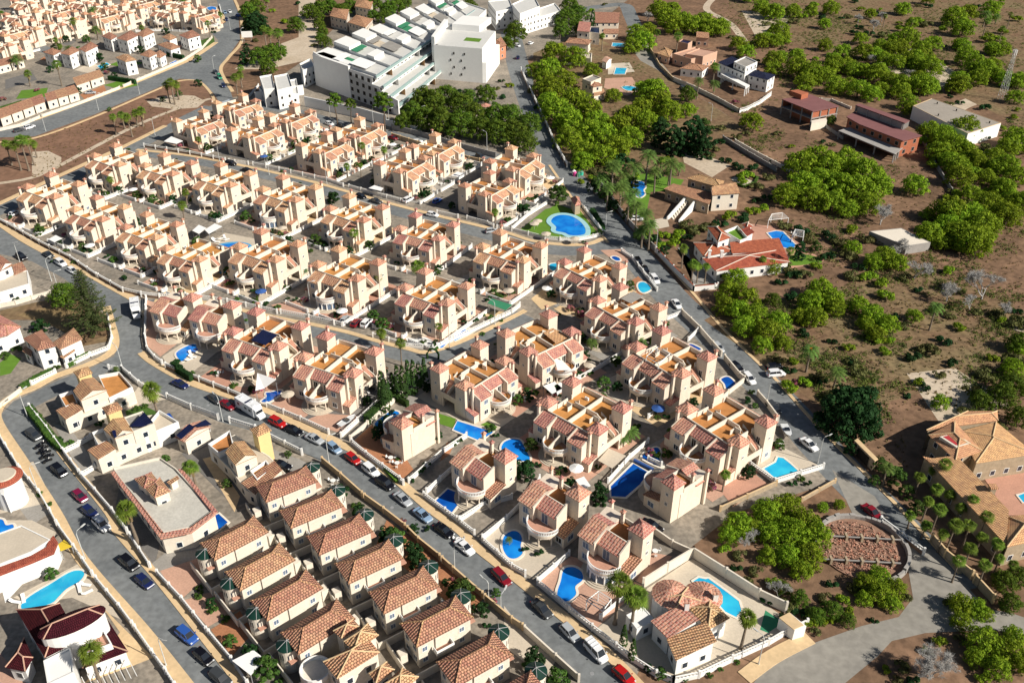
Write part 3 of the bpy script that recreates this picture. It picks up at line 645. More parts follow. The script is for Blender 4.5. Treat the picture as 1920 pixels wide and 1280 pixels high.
def dead_tree(h=6, R=4.5, seed=0, twigs=True, name='dead_tree'):
    t = empty(name, 0, 0); rs = random.Random(seed); tk = MB(); tw = MB()
    def grow(p, d, L_, r, dep):
        q = p+d*L_; tk.tube([p, p.lerp(q, .5)+Vector((rs.uniform(-.1, .1), rs.uniform(-.1, .1), 0))*L_, q], [r, r*.8, r*.6], 4)
        if dep == 0:
            if twigs:
                for _ in range(16):
                    e = Vector((rs.gauss(0, 1), rs.gauss(0, 1), rs.gauss(.3, .7))).normalized(); s0 = p.lerp(q, rs.random()); e2 = s0+e*rs.uniform(.4, .9)
                    w_ = e.cross(rv())*.022; tw.face([s0-w_, e2, s0+w_])
            return
        for k in range(3 if dep > 1 else 4):
            e = (d+Vector((rs.uniform(-1, 1), rs.uniform(-1, 1), rs.uniform(-.3, .55)))*.9).normalized(); grow(q if k else p.lerp(q, .7), e, L_*rs.uniform(.6, .8), r*.6, dep-1)
    for k in range(3): grow(Vector((0, 0, h*.12)), Vector((rs.uniform(-.7, .7), rs.uniform(-.7, .7), .8)).normalized(), R*.42, .13, 4 if twigs else 3)
    tk.tube([(0, 0, 0), (0, 0, h*.14)], [.22, .16], 6); tk.build('trunk', greyw, t)
    if twigs: tw.build('twigs', greyw, t)
    return t
P_PINE = [tree('umbrella_pine', 5, 7.2, 6.6, 40, 60, l_pine, s=.3), tree('umbrella_pine', 4.4, 6.6, 6.0, 34, 60, l_pine, lean=.8, s=.3), tree('umbrella_pine', 5.2, 7.8, 7.4, 46, 56, l_pine, lean=-.5, s=.3, pr=.27), tree('umbrella_pine', 4.0, 6.0, 5.2, 30, 60, l_pine, s=.28, pr=.32)]
P_DPINE = [tree('umbrella_pine', 5, 8.4, 7.4, 40, 60, l_pined, s=.3), tree('umbrella_pine', 4.4, 7.6, 6.6, 34, 60, l_pined, lean=.6, s=.3)]
P_TALL = [tree('tall_pine', 2.6, 10.5, 4.4, 18, 56, l_pined, lean=.8, s=.26, clear=.6)]
P_ROUND = [tree('round_tree', 2.3, 4.2, 4.0, 18, 60, l_mid, s=.24, clear=.2), tree('round_tree', 2.0, 3.6, 3.6, 16, 60, l_dark, s=.22, clear=.2)]
P_BUSH = [bush('shrub', 1.1, 1.3, 7, 34, l_mid), bush('shrub', 1.3, 1.2, 8, 34, l_mid), bush('shrub', 1.0, 1.5, 6, 36, l_dark)]
P_SCRUB = [bush('scrub_bush', 2.2, 1.8, 9, 34, l_oliv, .34), bush('scrub_bush', 1.8, 1.5, 8, 34, l_dark, .3), bush('scrub_bush', 2.4, 2.2, 10, 34, l_pine, .34)]
P_PINKB = [bush('flowering_shrub', 1.2, 1.4, 7, 34, l_pink)]
P_FAN = [fan_palm(8.5, 1.9, 28), fan_palm(7.0, 1.8, 26), fan_palm(5.0, 1.7, 26)]
P_DATE = [date_palm(6, 3.0), date_palm(4.2, 2.7, 34), date_palm(9, 2.9, 36)]
P_DATEF = [date_palm(7.5, 2.9, 30, True)]
P_CYP = [cypress(4, .5), cypress(3, .45)]
P_NOR = [norfolk()]
P_DEAD = [dead_tree(6, 5, 3), dead_tree(5, 4, 11)]
P_LOG = [dead_tree(5, 6, 5, True)]
P_FICUS = [tree('ficus_tree', 7.2, 11, 12.5, 110, 60, l_dark, s=.4, clear=.15, low=-.5, pr=.2)]
P_COL = [tree('cypress_clump', 2.2, 7, 8, 34, 50, l_dark, s=.28, clear=.1, low=-.6)]
index()
# ------------------------------------------------------------ the duplex estate
DUP = [
 ((31,376),(80,394)), ((159,314),(203,330)), ((121,415),(170,433)), ((216,449),(269.5,468)), ((255,332),(304,347)), ((360,353),(412,370)),
 ((474,381),(534,401)), ((293,490),(352,510)), ((428,492),(493,516)), ((601,416),(660,437)), ((576,526),(645.6,551.6)), ((736,453),(804,471)),
 ((887,490),(959,515)), ((740,569),(814.5,597)), ((1039,514),(1099.5,544)), ((1096.6,589),(1164,628)), ((1166.5,681.7),(1245.7,730.8)),
 ((1259,801.7),(1350,862)), ((1001,790),(1090,840)), ((415.8,656),(496,683.6)), ((549.5,706),(637,736)),
 ((377.5,251),(423.6,234)), ((487,271),(533,251)), ((449,217),(492,203)), ((556,242.5),(599,224.5)), ((620,300),(664,279)), ((685.5,271),(726,251)),
 ((774,339),(817,315)), ((833,303.6),(871,282)), ((932,381),(975,357)), ((985.6,337),(1022,312)), ((902,749),(972,704)), ((1019,689.5),(1095,652.6))]
DUPLEX = []; PLACE = []
P_D = [make_duplex(k) for k in range(4)]; index()
def from_px(a, b, z, la, lb):
    "place a local frame so that its points la, lb (height z) stand where photo pixels a, b show them"
    A = G(*a, z); B = G(*b, z); az = atan2(B[1]-A[1], B[0]-A[0])-atan2(lb[1]-la[1], lb[0]-la[0])
    d = hypot(B[0]-A[0], B[1]-A[1])/hypot(lb[0]-la[0], lb[1]-la[1]); d = max(.95, min(1.06, d))
    mx, my = (A[0]+B[0])/2, (A[1]+B[1])/2; lx, ly = (la[0]+lb[0])/2*d, (la[1]+lb[1])/2*d
    return mx-(lx*cos(az)-ly*sin(az)), my-(lx*sin(az)+ly*cos(az)), az, d
used = set()
def inst(protos, k, x, y, az, s=1, z=0, **kw):
    p = protos[k % len(protos)]
    o = p if p.name not in used else dup(p); used.add(p.name)
    o.location = (x, y, z); o.rotation_euler = (0, 0, az); o.scale = (s, s, s)
    tag(o, **kw); return o
for i, (a, b) in enumerate(DUP):
    x, y, az, s = from_px(a, b, 5.8, (-6.2, -9.4), (6.4, -9.4))
    DUPLEX.append(inst(P_D, 3 if i == 7 else 2 if i in (6, 10, 25) else (0 if (11 <= i <= 20 or i > 30) and i != 12 else 1), x, y, az, s))
S4 = [((1118.7,1020),(1157.5,1045)), ((1003,952),(1041,976)), ((872,881),(903.7,903)), ((304,589),(330.6,597.6)), ((377.5,604),(405.6,612.5))]
SING = []; P_S = [make_single(0), make_single(1)]; index()
for i, (a, b) in enumerate(S4):
    x, y, az, s = from_px(a, b, 5.7, (-.86, -2.7), (3.4, -2.7)); SING.append(inst(P_S, 1 if i == 0 else 0, x, y, az, s))
for i, (px, az) in enumerate((((753.7, 782.5), radians(-134)), ((1264, 893), radians(-140)))):
    q = G(*px, 9.75); c = (3.95, 2.65); SING.append(inst(P_S, 0, q[0]-(c[0]*cos(az)-c[1]*sin(az)), q[1]-(c[0]*sin(az)+c[1]*cos(az)), az))
P_R = [make_rowhouse(0), make_rowhouse(1)]; index(); ROWS = [[], []]
for i, px in enumerate([(583,873),(630,917),(683,962),(738,1010),(803,1060),(864,1115),(935,1182),(1005,1255)]):
    az = radians(34); q = G(*px, 5.4); c = (5.95, 2.5)
    ROWS[0].append(inst([P_R[0]], 0, q[0]-(c[0]*cos(az)-c[1]*sin(az)), q[1]-(c[0]*sin(az)+c[1]*cos(az)), az))
for i, px in enumerate([(385,1033),(432,1088),(481,1143),(538,1204)]):
    az = radians(41.5); q = G(*px, 5.4); c = (-5.25, .6)
    ROWS[1].append(inst([P_R[1]], 0, q[0]-(c[0]*cos(az)-c[1]*sin(az)), q[1]-(c[0]*sin(az)+c[1]*cos(az)), az))
# ------------------------------------------------------------ vehicles
def paint(name, c): 
    m = mat('paint_'+name, c, rough=.22, spec=.6, var=.04, scale=.5); return m
tyre = mat('tyre_rubber', (.02, .02, .02)); rim = mat('wheel_rim', (.35, .35, .36), rough=.4, metal=.6)
cglass = mat('car_glass', (.015, .02, .028), rough=.06, spec=.8, var=.1); lampw = mat('headlamp_lens', (.75, .78, .8), rough=.15); lampr = mat('tail_lamp_lens', (.5, .02, .02), rough=.2)
CARSPEC = {  # length, width, height, hood length, front glass, rear glass start, boot
 'hatchback': (4.0, 1.72, 1.48, .95, .75, .35, .12), 'saloon_car': (4.5, 1.78, 1.44, 1.15, .85, .65, .65), 'estate_car': (4.5, 1.78, 1.48, 1.1, .8, .3, .1),
 'suv': (4.4, 1.86, 1.68, 1.0, .65, .3, .12), 'panel_van': (4.7, 1.85, 1.95, .75, .6, .1, .05), 'pickup': (4.9, 1.85, 1.7, 1.1, .6, .15, 1.5)}
def make_car(kind, pm):
    L, Wd, Hh, hd, fg, rg, bt = CARSPEC[kind]; t = empty(kind, 0, 0); b = MB(); hw = Wd/2; belt = Hh*.62 if kind != 'panel_van' else Hh*.55
    st = [(L/2, hw*.62, .35, belt*.62), (L/2-.12, hw*.86, .25, belt*.78), (L/2-.5, hw*.97, .22, belt*.88), (L/2-hd, hw, .22, belt*.98), (L/2-hd-.3, hw, .22, belt),
          (0, hw, .22, belt*1.01), (-L/2+.6, hw, .22, belt*1.02), (-L/2+.15, hw*.95, .26, belt), (-L/2, hw*.8, .35, belt*.85)]
    o = len(b.v)
    for x, h_, z0, z1 in st:
        b.v += [(x, -h_*.9, z0), (x, -h_, z0+.18), (x, -h_, z1-.16), (x, -h_*.86, z1), (x, h_*.86, z1), (x, h_, z1-.16), (x, h_, z0+.18), (x, h_*.9, z0)]
    for i in range(len(st)-1):
        for k in range(8): l = (k+1) % 8; b.f.append((o+i*8+k, o+i*8+l, o+(i+1)*8+l, o+(i+1)*8+k)); b.m.append(0)
    b.f.append(tuple(range(o+7, o-1, -1))); b.f.append(tuple(range(o+(len(st)-1)*8, o+len(st)*8))); b.m += [0, 0]
    xa = L/2-hd; xb = -L/2+bt+.08; ra, rb = xa-fg, xb+rg; gh = hw*.86; rh = hw*.72
    g = MB()
    base = [(xa, -gh*.9), (xa-.25, -gh), (xb+.1, -gh), (xb, -gh*.85), (xb, gh*.85), (xb+.1, gh), (xa-.25, gh), (xa, gh*.9)]
    top = [(ra, -rh*.92), (ra-.15, -rh), (rb+.1, -rh), (rb, -rh*.9), (rb, rh*.9), (rb+.1, rh), (ra-.15, rh), (ra, rh*.92)]
    zt = Hh-.05; n = len(g.v); g.v += [(*p, belt-.03) for p in base]+[(*p, zt) for p in top]
    for i in range(8): j = (i+1) % 8; g.f.append((n+j, n+i, n+8+i, n+8+j)); g.m.append(0)
    b.prism(top, zt-.03, [zt+.03]*8, 0)
    for sgn in (-1, 1):                                       # pillars
        for (p, q) in ((0, 0), (3, 3)):
            i = p if sgn < 0 else 7-p; A = Vector((*base[i], belt)); B = Vector((*top[i], zt)); b.tube([A, B], .045, 4)
        i1 = .48; A = Vector((ra*.3+rb*.3+.1, sgn*gh*1.0, belt)); B = Vector((ra*.3+rb*.3+.05, sgn*rh*1.0, zt)); b.tube([A, B], .05, 4)
        b.box(xa-.3, sgn*(hw+.02), belt-.02, xa-.15, sgn*(hw+.2), belt+.12)
    if kind == 'panel_van': b.box(rb, -rh*1.04, belt*.9, ra-1.0, rh*1.04, zt+.035); [b.box(ra-1.0-.7*k, -rh, zt+.1, ra-.94-.7*k, rh, zt+.16) for k in range(3)]
    if kind == 'pickup': pass
    b.build('body', pm, t); g.build('window_glass', cglass, t)
    for sx in (L/2-.75, -L/2+.75):
        for sy in (-1, 1):
            w = MB(); y0, y1 = sy*(hw-.2), sy*(hw+.015); 
            for r, mi, ya, yb in ((.31, 0, y0, y1), (.19, 1, y1, y1+sy*.01)):
                k = len(w.v); n = 14
                w.v += [(sx+r*cos(2*pi*i/n), ya, .31+r*sin(2*pi*i/n)) for i in range(n)]+[(sx+r*cos(2*pi*i/n), yb, .31+r*sin(2*pi*i/n)) for i in range(n)]
                for i in range(n): j = (i+1) % n; w.f.append((k+i, k+j, k+n+j, k+n+i)); w.m.append(mi)
                w.f.append(tuple(range(k+n, k+2*n))); w.m.append(mi)
            w.build('wheel', [tyre, rim], t)
    for sy in (-1, 1):
        MB().box(L/2-.2, sy*hw*.5, belt*.62, L/2-.02, sy*hw*.82, belt*.8).build('headlight', lampw, t)
        MB().box(-L/2-.01, sy*hw*.6, belt*.7, -L/2+.12, sy*hw*.84, belt*.92).build('tail_light', lampr, t)
    return t
PAINT = {'black': (.006, .006, .009), 'dark grey': (.05, .055, .06), 'silver': (.42, .45, .48), 'white': (.82, .84, .86), 'red': (.45, .012, .012), 'dark red': (.22, .01, .02), 'navy': (.012, .02, .09),
         'blue': (.03, .10, .38), 'pale blue': (.24, .36, .52), 'maroon': (.20, .01, .05), 'green': (.03, .30, .16), 'grey': (.22, .24, .25)}
CP = {}
def car(kind, colour, p, q, label=None):
    "p, q: pixels of tail and nose middle on the road"
    key = (kind, colour)
    if key not in CP: CP[key] = make_car(kind, paint(colour.replace(' ', '_'), PAINT[colour])); index()
    a = G(*p, .4); b = G(*q, .4); o = inst([CP[key]], 0, (a[0]+b[0])/2, (a[1]+b[1])/2, atan2(b[1]-a[1], b[0]-a[0]), z=.016)
    tag(o, label, cat={'panel_van': 'van', 'pickup': 'pickup'}.get(kind, 'car'), group='cars parked in the streets', desc='%s %s' % (colour, kind.replace('_', ' ').replace('suv', 'off-road car'))); PLACE.append(o); return o
def make_motorhome(L=7.2, name='motorhome'):
    t = empty(name, 0, 0); w_ = paint('white', PAINT['white']); b = MB(); h = 1.12
    b.prism([(-L/2, -h), (L/2-1.6, -h), (L/2-1.6, h), (-L/2, h)], .45, 2.95, 0, True); b.prism([(L/2-1.6, -h*.95), (L/2-.9, -h*.8), (L/2-.9, h*.8), (L/2-1.6, h*.95)], .4, [2.9, 2.35, 2.35, 2.9], 0, True)
    b.prism([(L/2-.9, -.92), (L/2, -.8), (L/2, .8), (L/2-.9, .92)], .35, [1.35, .95, .95, 1.35], 0, True); b.build('body', w_, t)
    g = MB(); g.face([(L/2-.88, -.8, 1.38), (L/2-.88, .8, 1.38), (L/2-1.05, .72, 2.2), (L/2-1.05, -.72, 2.2)]); g.prism([(L/2-1.03, -.9), (L/2-.86, -.83), (L/2-.86, .83), (L/2-1.03, .9)], 1.36, [2.15, 2.1, 2.1, 2.15]); g.build('windscreen', cglass, t)
    for x in (-L/2+1.2, -.3, 1.2): MB().box(x-.4, -h-.02, 1.5, x+.4, h+.02, 2.1).build('side_window', cglass, t)
    for x, y in ((-L/2+1, 0), (.1, .3), (1.6, -.3)): MB().box(x-.3, y-.3, 2.95, x+.3, y+.3, 3.06).build('roof_hatch', lampw, t)
    MB().box(-.7, -.95, 2.95, -.2, .95, 3.03).build('solar_panel', solar, t)
    for sx in (L/2-1, -L/2+1.6):
        for sy in (-1, 1):
            w = MB(); k = 0; n = 12; y0, y1 = sy*(h-.25), sy*(h+.01); w.v = [(sx+.34*cos(2*pi*i/n), y0, .34+.34*sin(2*pi*i/n)) for i in range(n)]+[(sx+.34*cos(2*pi*i/n), y1, .34+.34*sin(2*pi*i/n)) for i in range(n)]
            w.f = [(i, (i+1) % n, n+(i+1) % n, n+i) for i in range(n)]+[tuple(range(n, 2*n))]; w.m = [0]*(n+1); w.build('wheel', tyre, t)
    return t
def place_dir(o, p, q, z=.016, zz=.4):
    a = G(*p, zz); b = G(*q, zz); o.location = ((a[0]+b[0])/2, (a[1]+b[1])/2, z); o.rotation_euler = (0, 0, atan2(b[1]-a[1], b[0]-a[0])); return o
o = make_motorhome(7.2); place_dir(o, (254, 566), (258, 604)); tag(o, 'white motorhome parked at the bend beside the dark conifer', 'motorhome')
o = make_motorhome(8.0); place_dir(o, (449, 757), (494, 785)); tag(o, 'long white motorhome parked along the main street between red cars', 'motorhome')
CARS = [
 ('suv','black',(30,477),(51,489)), ('saloon_car','dark grey',(83,473),(100,484)), ('suv','white',(105,488),(124,500)), ('hatchback','white',(127,503),(146,514)),
 ('saloon_car','navy',(325,715),(352,727)), ('hatchback','dark grey',(394,742),(414,756)), ('saloon_car','dark red',(413,752),(440,768)), ('suv','red',(505,785),(536,801)), ('saloon_car','black',(534,800),(568,815)),
 ('saloon_car','silver',(575,816),(605,831)), ('hatchback','pale blue',(613,830),(640,851)), ('hatchback','red',(648,850),(676,871)), ('suv','white',(680,870),(711,895)), ('suv','black',(705,896),(740,919)), ('saloon_car','silver',(738,922),(773,951)),
 ('saloon_car','pale blue',(775,952),(811,981)), ('saloon_car','black',(812,980),(853,1010)), ('saloon_car','white',(853,1011),(890,1042)), ('estate_car','dark red',(923,1065),(958,1100)), ('saloon_car','dark grey',(997,1124),(1035,1160)), ('hatchback','silver',(1049,1166),(1088,1207)),
 ('panel_van','white',(1093,1196),(1142,1249)), ('hatchback','red',(1149,1249),(1190,1285)),
 ('suv','dark grey',(50,806),(78,827)), ('suv','black',(98,871),(126,896)), ('hatchback','maroon',(136,918),(165,944)), ('hatchback','navy',(154,948),(184,972)), ('suv','white',(176,970),(206,998)), ('suv','black',(225,1042),(261,1071)), ('hatchback','navy',(253,1076),(290,1106)),
 ('suv','blue',(331,1176),(371,1208)), ('hatchback','black',(362,1214),(402,1249)), ('suv','dark grey',(392,1252),(436,1292)),
 ('hatchback','white',(1183,411),(1206,411)[::1]), ('estate_car','black',(1192,484),(1202,500)), ('saloon_car','black',(1205,500),(1214,513)), ('suv','white',(1220,516),(1235,534)), ('saloon_car','white',(1262,562),(1275,580)), ('hatchback','silver',(1339,645),(1354,660)), ('hatchback','black',(1370,681),(1392,697)),
 ('estate_car','white',(1395,700),(1414,721)), ('suv','white',(1438,703),(1471,700)), ('hatchback','black',(1440,690),(1462,687)), ('saloon_car','white',(1502,822),(1532,846)), ('saloon_car','dark red',(1618,947),(1652,975)), ('estate_car','dark grey',(1440,755),(1460,775)),
 ('hatchback','navy',(417,157),(421,166)), ('hatchback','dark grey',(401,134),(408,139)), ('panel_van','green',(407,140),(417,152)), ('saloon_car','white',(429,20),(433,25)), ('hatchback','navy',(423,34),(426,41)), ('hatchback','blue',(444,30),(452,31)), ('hatchback','pale blue',(420,22),(424,27)),
 ('suv','white',(45,243),(66,236)), ('hatchback','dark grey',(26,247),(45,243)), ('saloon_car','silver',(161,175),(178,174)),
 ('hatchback','white',(608,230),(628,236)), ('hatchback','dark grey',(634,235),(650,239)), ('saloon_car','dark red',(728,257),(745,262)), ('hatchback','white',(776,267),(790,266)), ('suv','dark grey',(893,291),(908,299)),
 ('hatchback','black',(668,366),(686,372)), ('saloon_car','dark grey',(694,375),(716,381)), ('hatchback','silver',(912,435),(931,432)), ('suv','black',(425,306),(441,309)), ('saloon_car','black',(452,318),(474,322)), ('hatchback','white',(803,402),(819,405)),
 ('hatchback','silver',(640,608),(656,592)), ('hatchback','dark red',(660,614),(676,598)), ('suv','white',(678,616),(697,597)), ('suv','white',(757,380),(774,371)), ('hatchback','blue',(812,382),(828,373)),
 ('saloon_car','black',(1205,977),(1240,996)), ('hatchback','white',(988,85),(1002,79)), ('hatchback','navy',(970,113),(972,105)), ('hatchback','dark grey',(1272,163),(1289,171)), ('hatchback','white',(966,84),(975,88)), ('hatchback','dark grey',(292,50),(300,48)), ('hatchback','white',(22,404),(34,398)), ('saloon_car','black',(518,870),(538,876))]
for c in CARS: car(*c)
def make_motorbike():
    t = empty('motorcycle', 0, 0); b = MB(); b.tube([(-.45, 0, .55), (-.1, 0, .72), (.3, 0, .78), (.55, 0, .95)], [.14, .13, .17, .06], 6); b.box(-.75, -.13, .62, -.1, .13, .78); b.box(-.2, -.16, .25, .3, .16, .6); b.build('frame', paint('black', PAINT['black']), t)
    MB().tube([(.5, -.35, 1.0), (.55, 0, 1.02), (.5, .35, 1.0)], .03, 4).build('handlebar', metal, t)
    for x in (-.65, .7):
        w = MB(); n = 12; w.v = [(x+.3*cos(2*pi*i/n), -.06, .3+.3*sin(2*pi*i/n)) for i in range(n)]+[(x+.3*cos(2*pi*i/n), .06, .3+.3*sin(2*pi*i/n)) for i in range(n)]
        w.f = [(i, (i+1) % n, n+(i+1) % n, n+i) for i in range(n)]+[tuple(range(n, 2*n)), tuple(range(n-1, -1, -1))]; w.m = [0]*(n+2); w.build('wheel', tyre, t)
    return t
P_MB = make_motorbike(); index()
for i, (x, y) in enumerate([(74,840),(80,834),(84,842),(80,849),(88,850),(84,858),(93,857),(90,866)]):
    p = G(x, y); o = inst([P_MB], 0, p[0], p[1], radians(35+12*(i % 3)), z=.014)
    tag(o, 'black motorcycle, %s in the cluster of parked motorcycles' % ['farthest but one', 'farthest back', 'third from the back', 'fourth from the back, road side', 'fourth from the back, kerb side', 'third from the front', 'second from the front', 'nearest to the camera'][i], 'motorcycle', 'motorcycles parked in a cluster on the left street')
def boat(p, q, lab, trailer=True):
    t = empty('boat', 0, 0); b = MB(); st = [(-2.2, .8, .5, 1.1), (0, .95, .4, 1.15), (1.4, .7, .45, 1.25), (2.4, .08, .9, 1.35)]
    for i, (x, h_, z0, z1) in enumerate(st): b.v += [(x, -h_, z1), (x, 0, z0), (x, h_, z1)]
    for i in range(3):
        k = i*3; b.f += [(k, k+3, k+4, k+1), (k+1, k+4, k+5, k+2)]; b.m += [0, 0]
    b.f += [(0, 1, 2)]; b.m += [0]; b.build('hull', fabric, t)
    d = MB(); d.v = [(-2.15, -.7, 1.06), (0, -.85, 1.1), (1.4, -.6, 1.2), (2.2, 0, 1.28), (1.4, .6, 1.2), (0, .85, 1.1), (-2.15, .7, 1.06)]; d.f = [tuple(range(7))]; d.m = [0]; d.build('deck', lampw, t)
    MB().box(-.5, -.5, 1.1, .4, .5, 1.5).build('windscreen', cglass, t); MB().box(-2.2, -.5, .1, 1, -.4, .4).box(-2.2, .4, .1, 1, .5, .4).build('cradle', metal, t)
    place_dir(t, p, q, z=.02); tag(t, lab, 'boat')
boat((640, 800), (662, 786), 'small white boat on a trailer in a brick-paved yard')
boat((1470, 800), (1480, 822), 'white boat under a frame beside the corner villa')
# ------------------------------------------------------------ one-off buildings
class Site:
    def __init__(s, name, label, cat, px, group=None):
        s.c = G(*px); s.o = empty(name, s.c[0], s.c[1], 0, 0, label, cat, group); PLACE.append(s.o)
    def part(s, name, mb, m, parent=None, smooth=False):
        mb.v = [(x-s.c[0], y-s.c[1], z) for x, y, z in mb.v]; return mb.build(name, m, parent or s.o, smooth)
    def poly(s, name, px, z, m, z0=0, mt=None, bottom=False):
        W = [G(*p, z) for p in px]; b = MB(); b.prism(W, z0, z, 0, bottom, mt=1 if mt else None); return s.part(name, b, [m, mt] if mt else m)
def inset(W, d):
    n = len(W); c = (sum(p[0] for p in W)/n, sum(p[1] for p in W)/n); out = []
    for p in W: L = hypot(p[0]-c[0], p[1]-c[1]) or 1; k = max(.05, 1-1.35*d/L); out.append((c[0]+(p[0]-c[0])*k, c[1]+(p[1]-c[1])*k))
    return out
def ccw(W): return W if sum(W[i][0]*W[(i+1) % len(W)][1]-W[(i+1) % len(W)][0]*W[i][1] for i in range(len(W))) > 0 else W[::-1]
def wall_windows(S, W, z0, z1, pane=glass, step=3.0, w=.9, h=1.1, every=2.9, allw=False, frame=white):
    W = ccw(W); k = len(W)
    for i in range(k):
        a, b = W[i], W[(i+1) % k]; L = hypot(b[0]-a[0], b[1]-a[1])
        if L < 2.2: continue
        dx, dy = (b[0]-a[0])/L, (b[1]-a[1])/L; nx, ny = dy, -dx
        if ny > .25 and not allw: continue
        n = max(1, int(L/every)); lv = max(1, int((z1-z0+.4)/step))
        for f in range(lv):
            for j in range(n):
                u = L*(j+.5)/n; cx, cy = a[0]+dx*u, a[1]+dy*u; zz = z0+1.0+f*step
                if zz+h > z1-.15: continue
                def bx(hw, t0, t1, q0, q1): return [(cx-dx*hw+nx*t0, cy-dy*hw+ny*t0), (cx+dx*hw+nx*t0, cy+dy*hw+ny*t0), (cx+dx*hw+nx*t1, cy+dy*hw+ny*t1), (cx-dx*hw+nx*t1, cy-dy*hw+ny*t1)]
                fo = S.part('window', MB().prism(bx(w/2+.12, -.02, .05, 0, 0), zz-.12, zz+h+.1, 0, True), frame); S.part('pane', MB().prism(bx(w/2, .04, .07, 0, 0), zz, zz+h, 0, True), pane, fo)
def blk(S, q, z, h=1.4, kind='hip', wall=creamw, roof=tileB, ov=.35, z0=0, win=True, floor=terr, name='tiled_roof', pane=glass, ridge=tileC):
    W = [G(*p, z) for p in q]
    if kind == 'flat':
        S.part('wall', MB().prism(W, z0, z), wall); In = inset(W, .22); k = len(W); p = MB()
        for i in range(k): p.prism([W[i], W[(i+1) % k], In[(i+1) % k], In[i]], z, z+h, 0, True)
        S.part('parapet', p, wall); S.part('roof_terrace', MB().prism(inset(W, .24), z, z+.04), floor)
        if win: wall_windows(S, W, z0, z, pane)
        return W
    if kind == 'slab':
        S.part('wall', MB().prism(W, z0, z), wall)
        if win: wall_windows(S, W, z0, z, pane)
        return W
    Wi = inset(W, ov)
    if sum(W[i][0]*W[(i+1) % 4][1]-W[(i+1) % 4][0]*W[i][1] for i in range(4)) < 0: W = [W[1], W[0], W[3], W[2]]; Wi = [Wi[1], Wi[0], Wi[3], Wi[2]]
    P = [Vector((*w_, z)) for w_ in W]; r = MB(); b = MB()
    if kind == 'mono':
        hi = [(W[2][0], W[2][1], z+h), (W[3][0], W[3][1], z+h)]; r.slab([tuple(P[0]), tuple(P[1]), hi[0], hi[1]], .15)
        b.prism(Wi, z0, [z-.08, z-.08, z+h-.2, z+h-.2])
    else:
        e1 = (P[1]+P[2])/2+Vector((0, 0, h)); e0 = (P[3]+P[0])/2+Vector((0, 0, h)); d = (e1-e0); half = (P[1]-P[2]).length/2
        if kind == 'hip':
            t_ = min(.48, half/max(d.length, .01)); e0, e1 = e0+d*t_, e1-d*t_
        r.prism(W, z-.14, z, 0, True)
        r.face([P[0], P[1], e1, e0]); r.face([P[2], P[3], e0, e1])
        if kind == 'hip': r.face([P[1], P[2], e1]); r.face([P[3], P[0], e0])
        b.prism(Wi, z0, z-.05)
        if kind == 'gable':
            gw = MB(); 
            for (A, B, E) in ((P[1], P[2], e1), (P[3], P[0], e0)): gw.face([A, B, E-Vector((0, 0, .05))])
            S.part('gable', gw, wall)
    S.part('wall', b, wall); ro = S.part(name, r, roof)
    if kind == 'hip' and ridge:
        rd = MB(); up = Vector((0, 0, .04)); ridges(rd, [(e0+up, e1+up), (P[0]+up, e0+up), (P[3]+up, e0+up), (P[1]+up, e1+up), (P[2]+up, e1+up)], .12); S.part('ridge_tiles', rd, ridge, ro)
    if win: wall_windows(S, Wi, z0, z, pane)
    return Wi
def pyr(S, px, z, hw, hz, wall=cream, roof=tileA, az=0, z0=0, topwin=True):
    "square tower under a pyramid roof, px = its roof peak"
    x, y = G(*px, z+hz); R_ = lambda a: [(x+a*(cos(az+pi/4+i*pi/2))*1.4142, y+a*(sin(az+pi/4+i*pi/2))*1.4142) for i in range(4)]
    S.part('tower', MB().prism(R_(hw), z0, z), wall); r = MB(); q = R_(hw+.3); r.prism(q, z-.12, z+.02, 0, True)
    for i in range(4): r.face([(*q[i], z+.02), (*q[(i+1) % 4], z+.02), (x, y, z+hz)])
    S.part('tower_roof', r, roof)
def chim(S, px, z0, z1, s=.3, m=creamw, cap=tileA):
    x, y = G(*px, z1); o = S.part('chimney', MB().box(x-s, y-s, z0, x+s, y+s, z1), m); S.part('chimney_cap', MB().box(x-s*1.4, y-s*1.4, z1, x+s*1.4, y+s*1.4, z1+.2), cap, o)
# red-roofed villa with long pool
S = Site('red_roofed_villa', 'long white villa under bright red hipped roofs beside the lawn oval', 'house', (1400, 490)); LM = {}
kw = dict(wall=white, roof=tileR, ridge=creamw)
blk(S, [(1300,455),(1320,481),(1375,470),(1352,446)], 3.6, 1.2, 'hip', **kw); blk(S, [(1317,484),(1342,508),(1481,491),(1470,467)], 3.4, 1.4, 'hip', **kw); blk(S, [(1372,474),(1472,470),(1460,450),(1368,458)], 3.8, .7, 'mono', **kw)
blk(S, [(1326,425),(1347,453),(1370,445),(1347,424)], 6.4, 1.0, 'hip', **kw); blk(S, [(1357,438),(1387,456),(1402,451),(1382,428)], 4.4, .9, 'flat', wall=white, floor=turf); blk(S, [(1386,432),(1400,443),(1414,439),(1402,428)], 5.0, .7, 'mono', **kw); blk(S, [(1391,420),(1400,428),(1412,424),(1404,416)], 5.2, .7, 'hip', **kw); chim(S, (1331,470), 3, 5.8, .35, white, white); chim(S, (1354,471), 3, 5.8, .35, white, white)
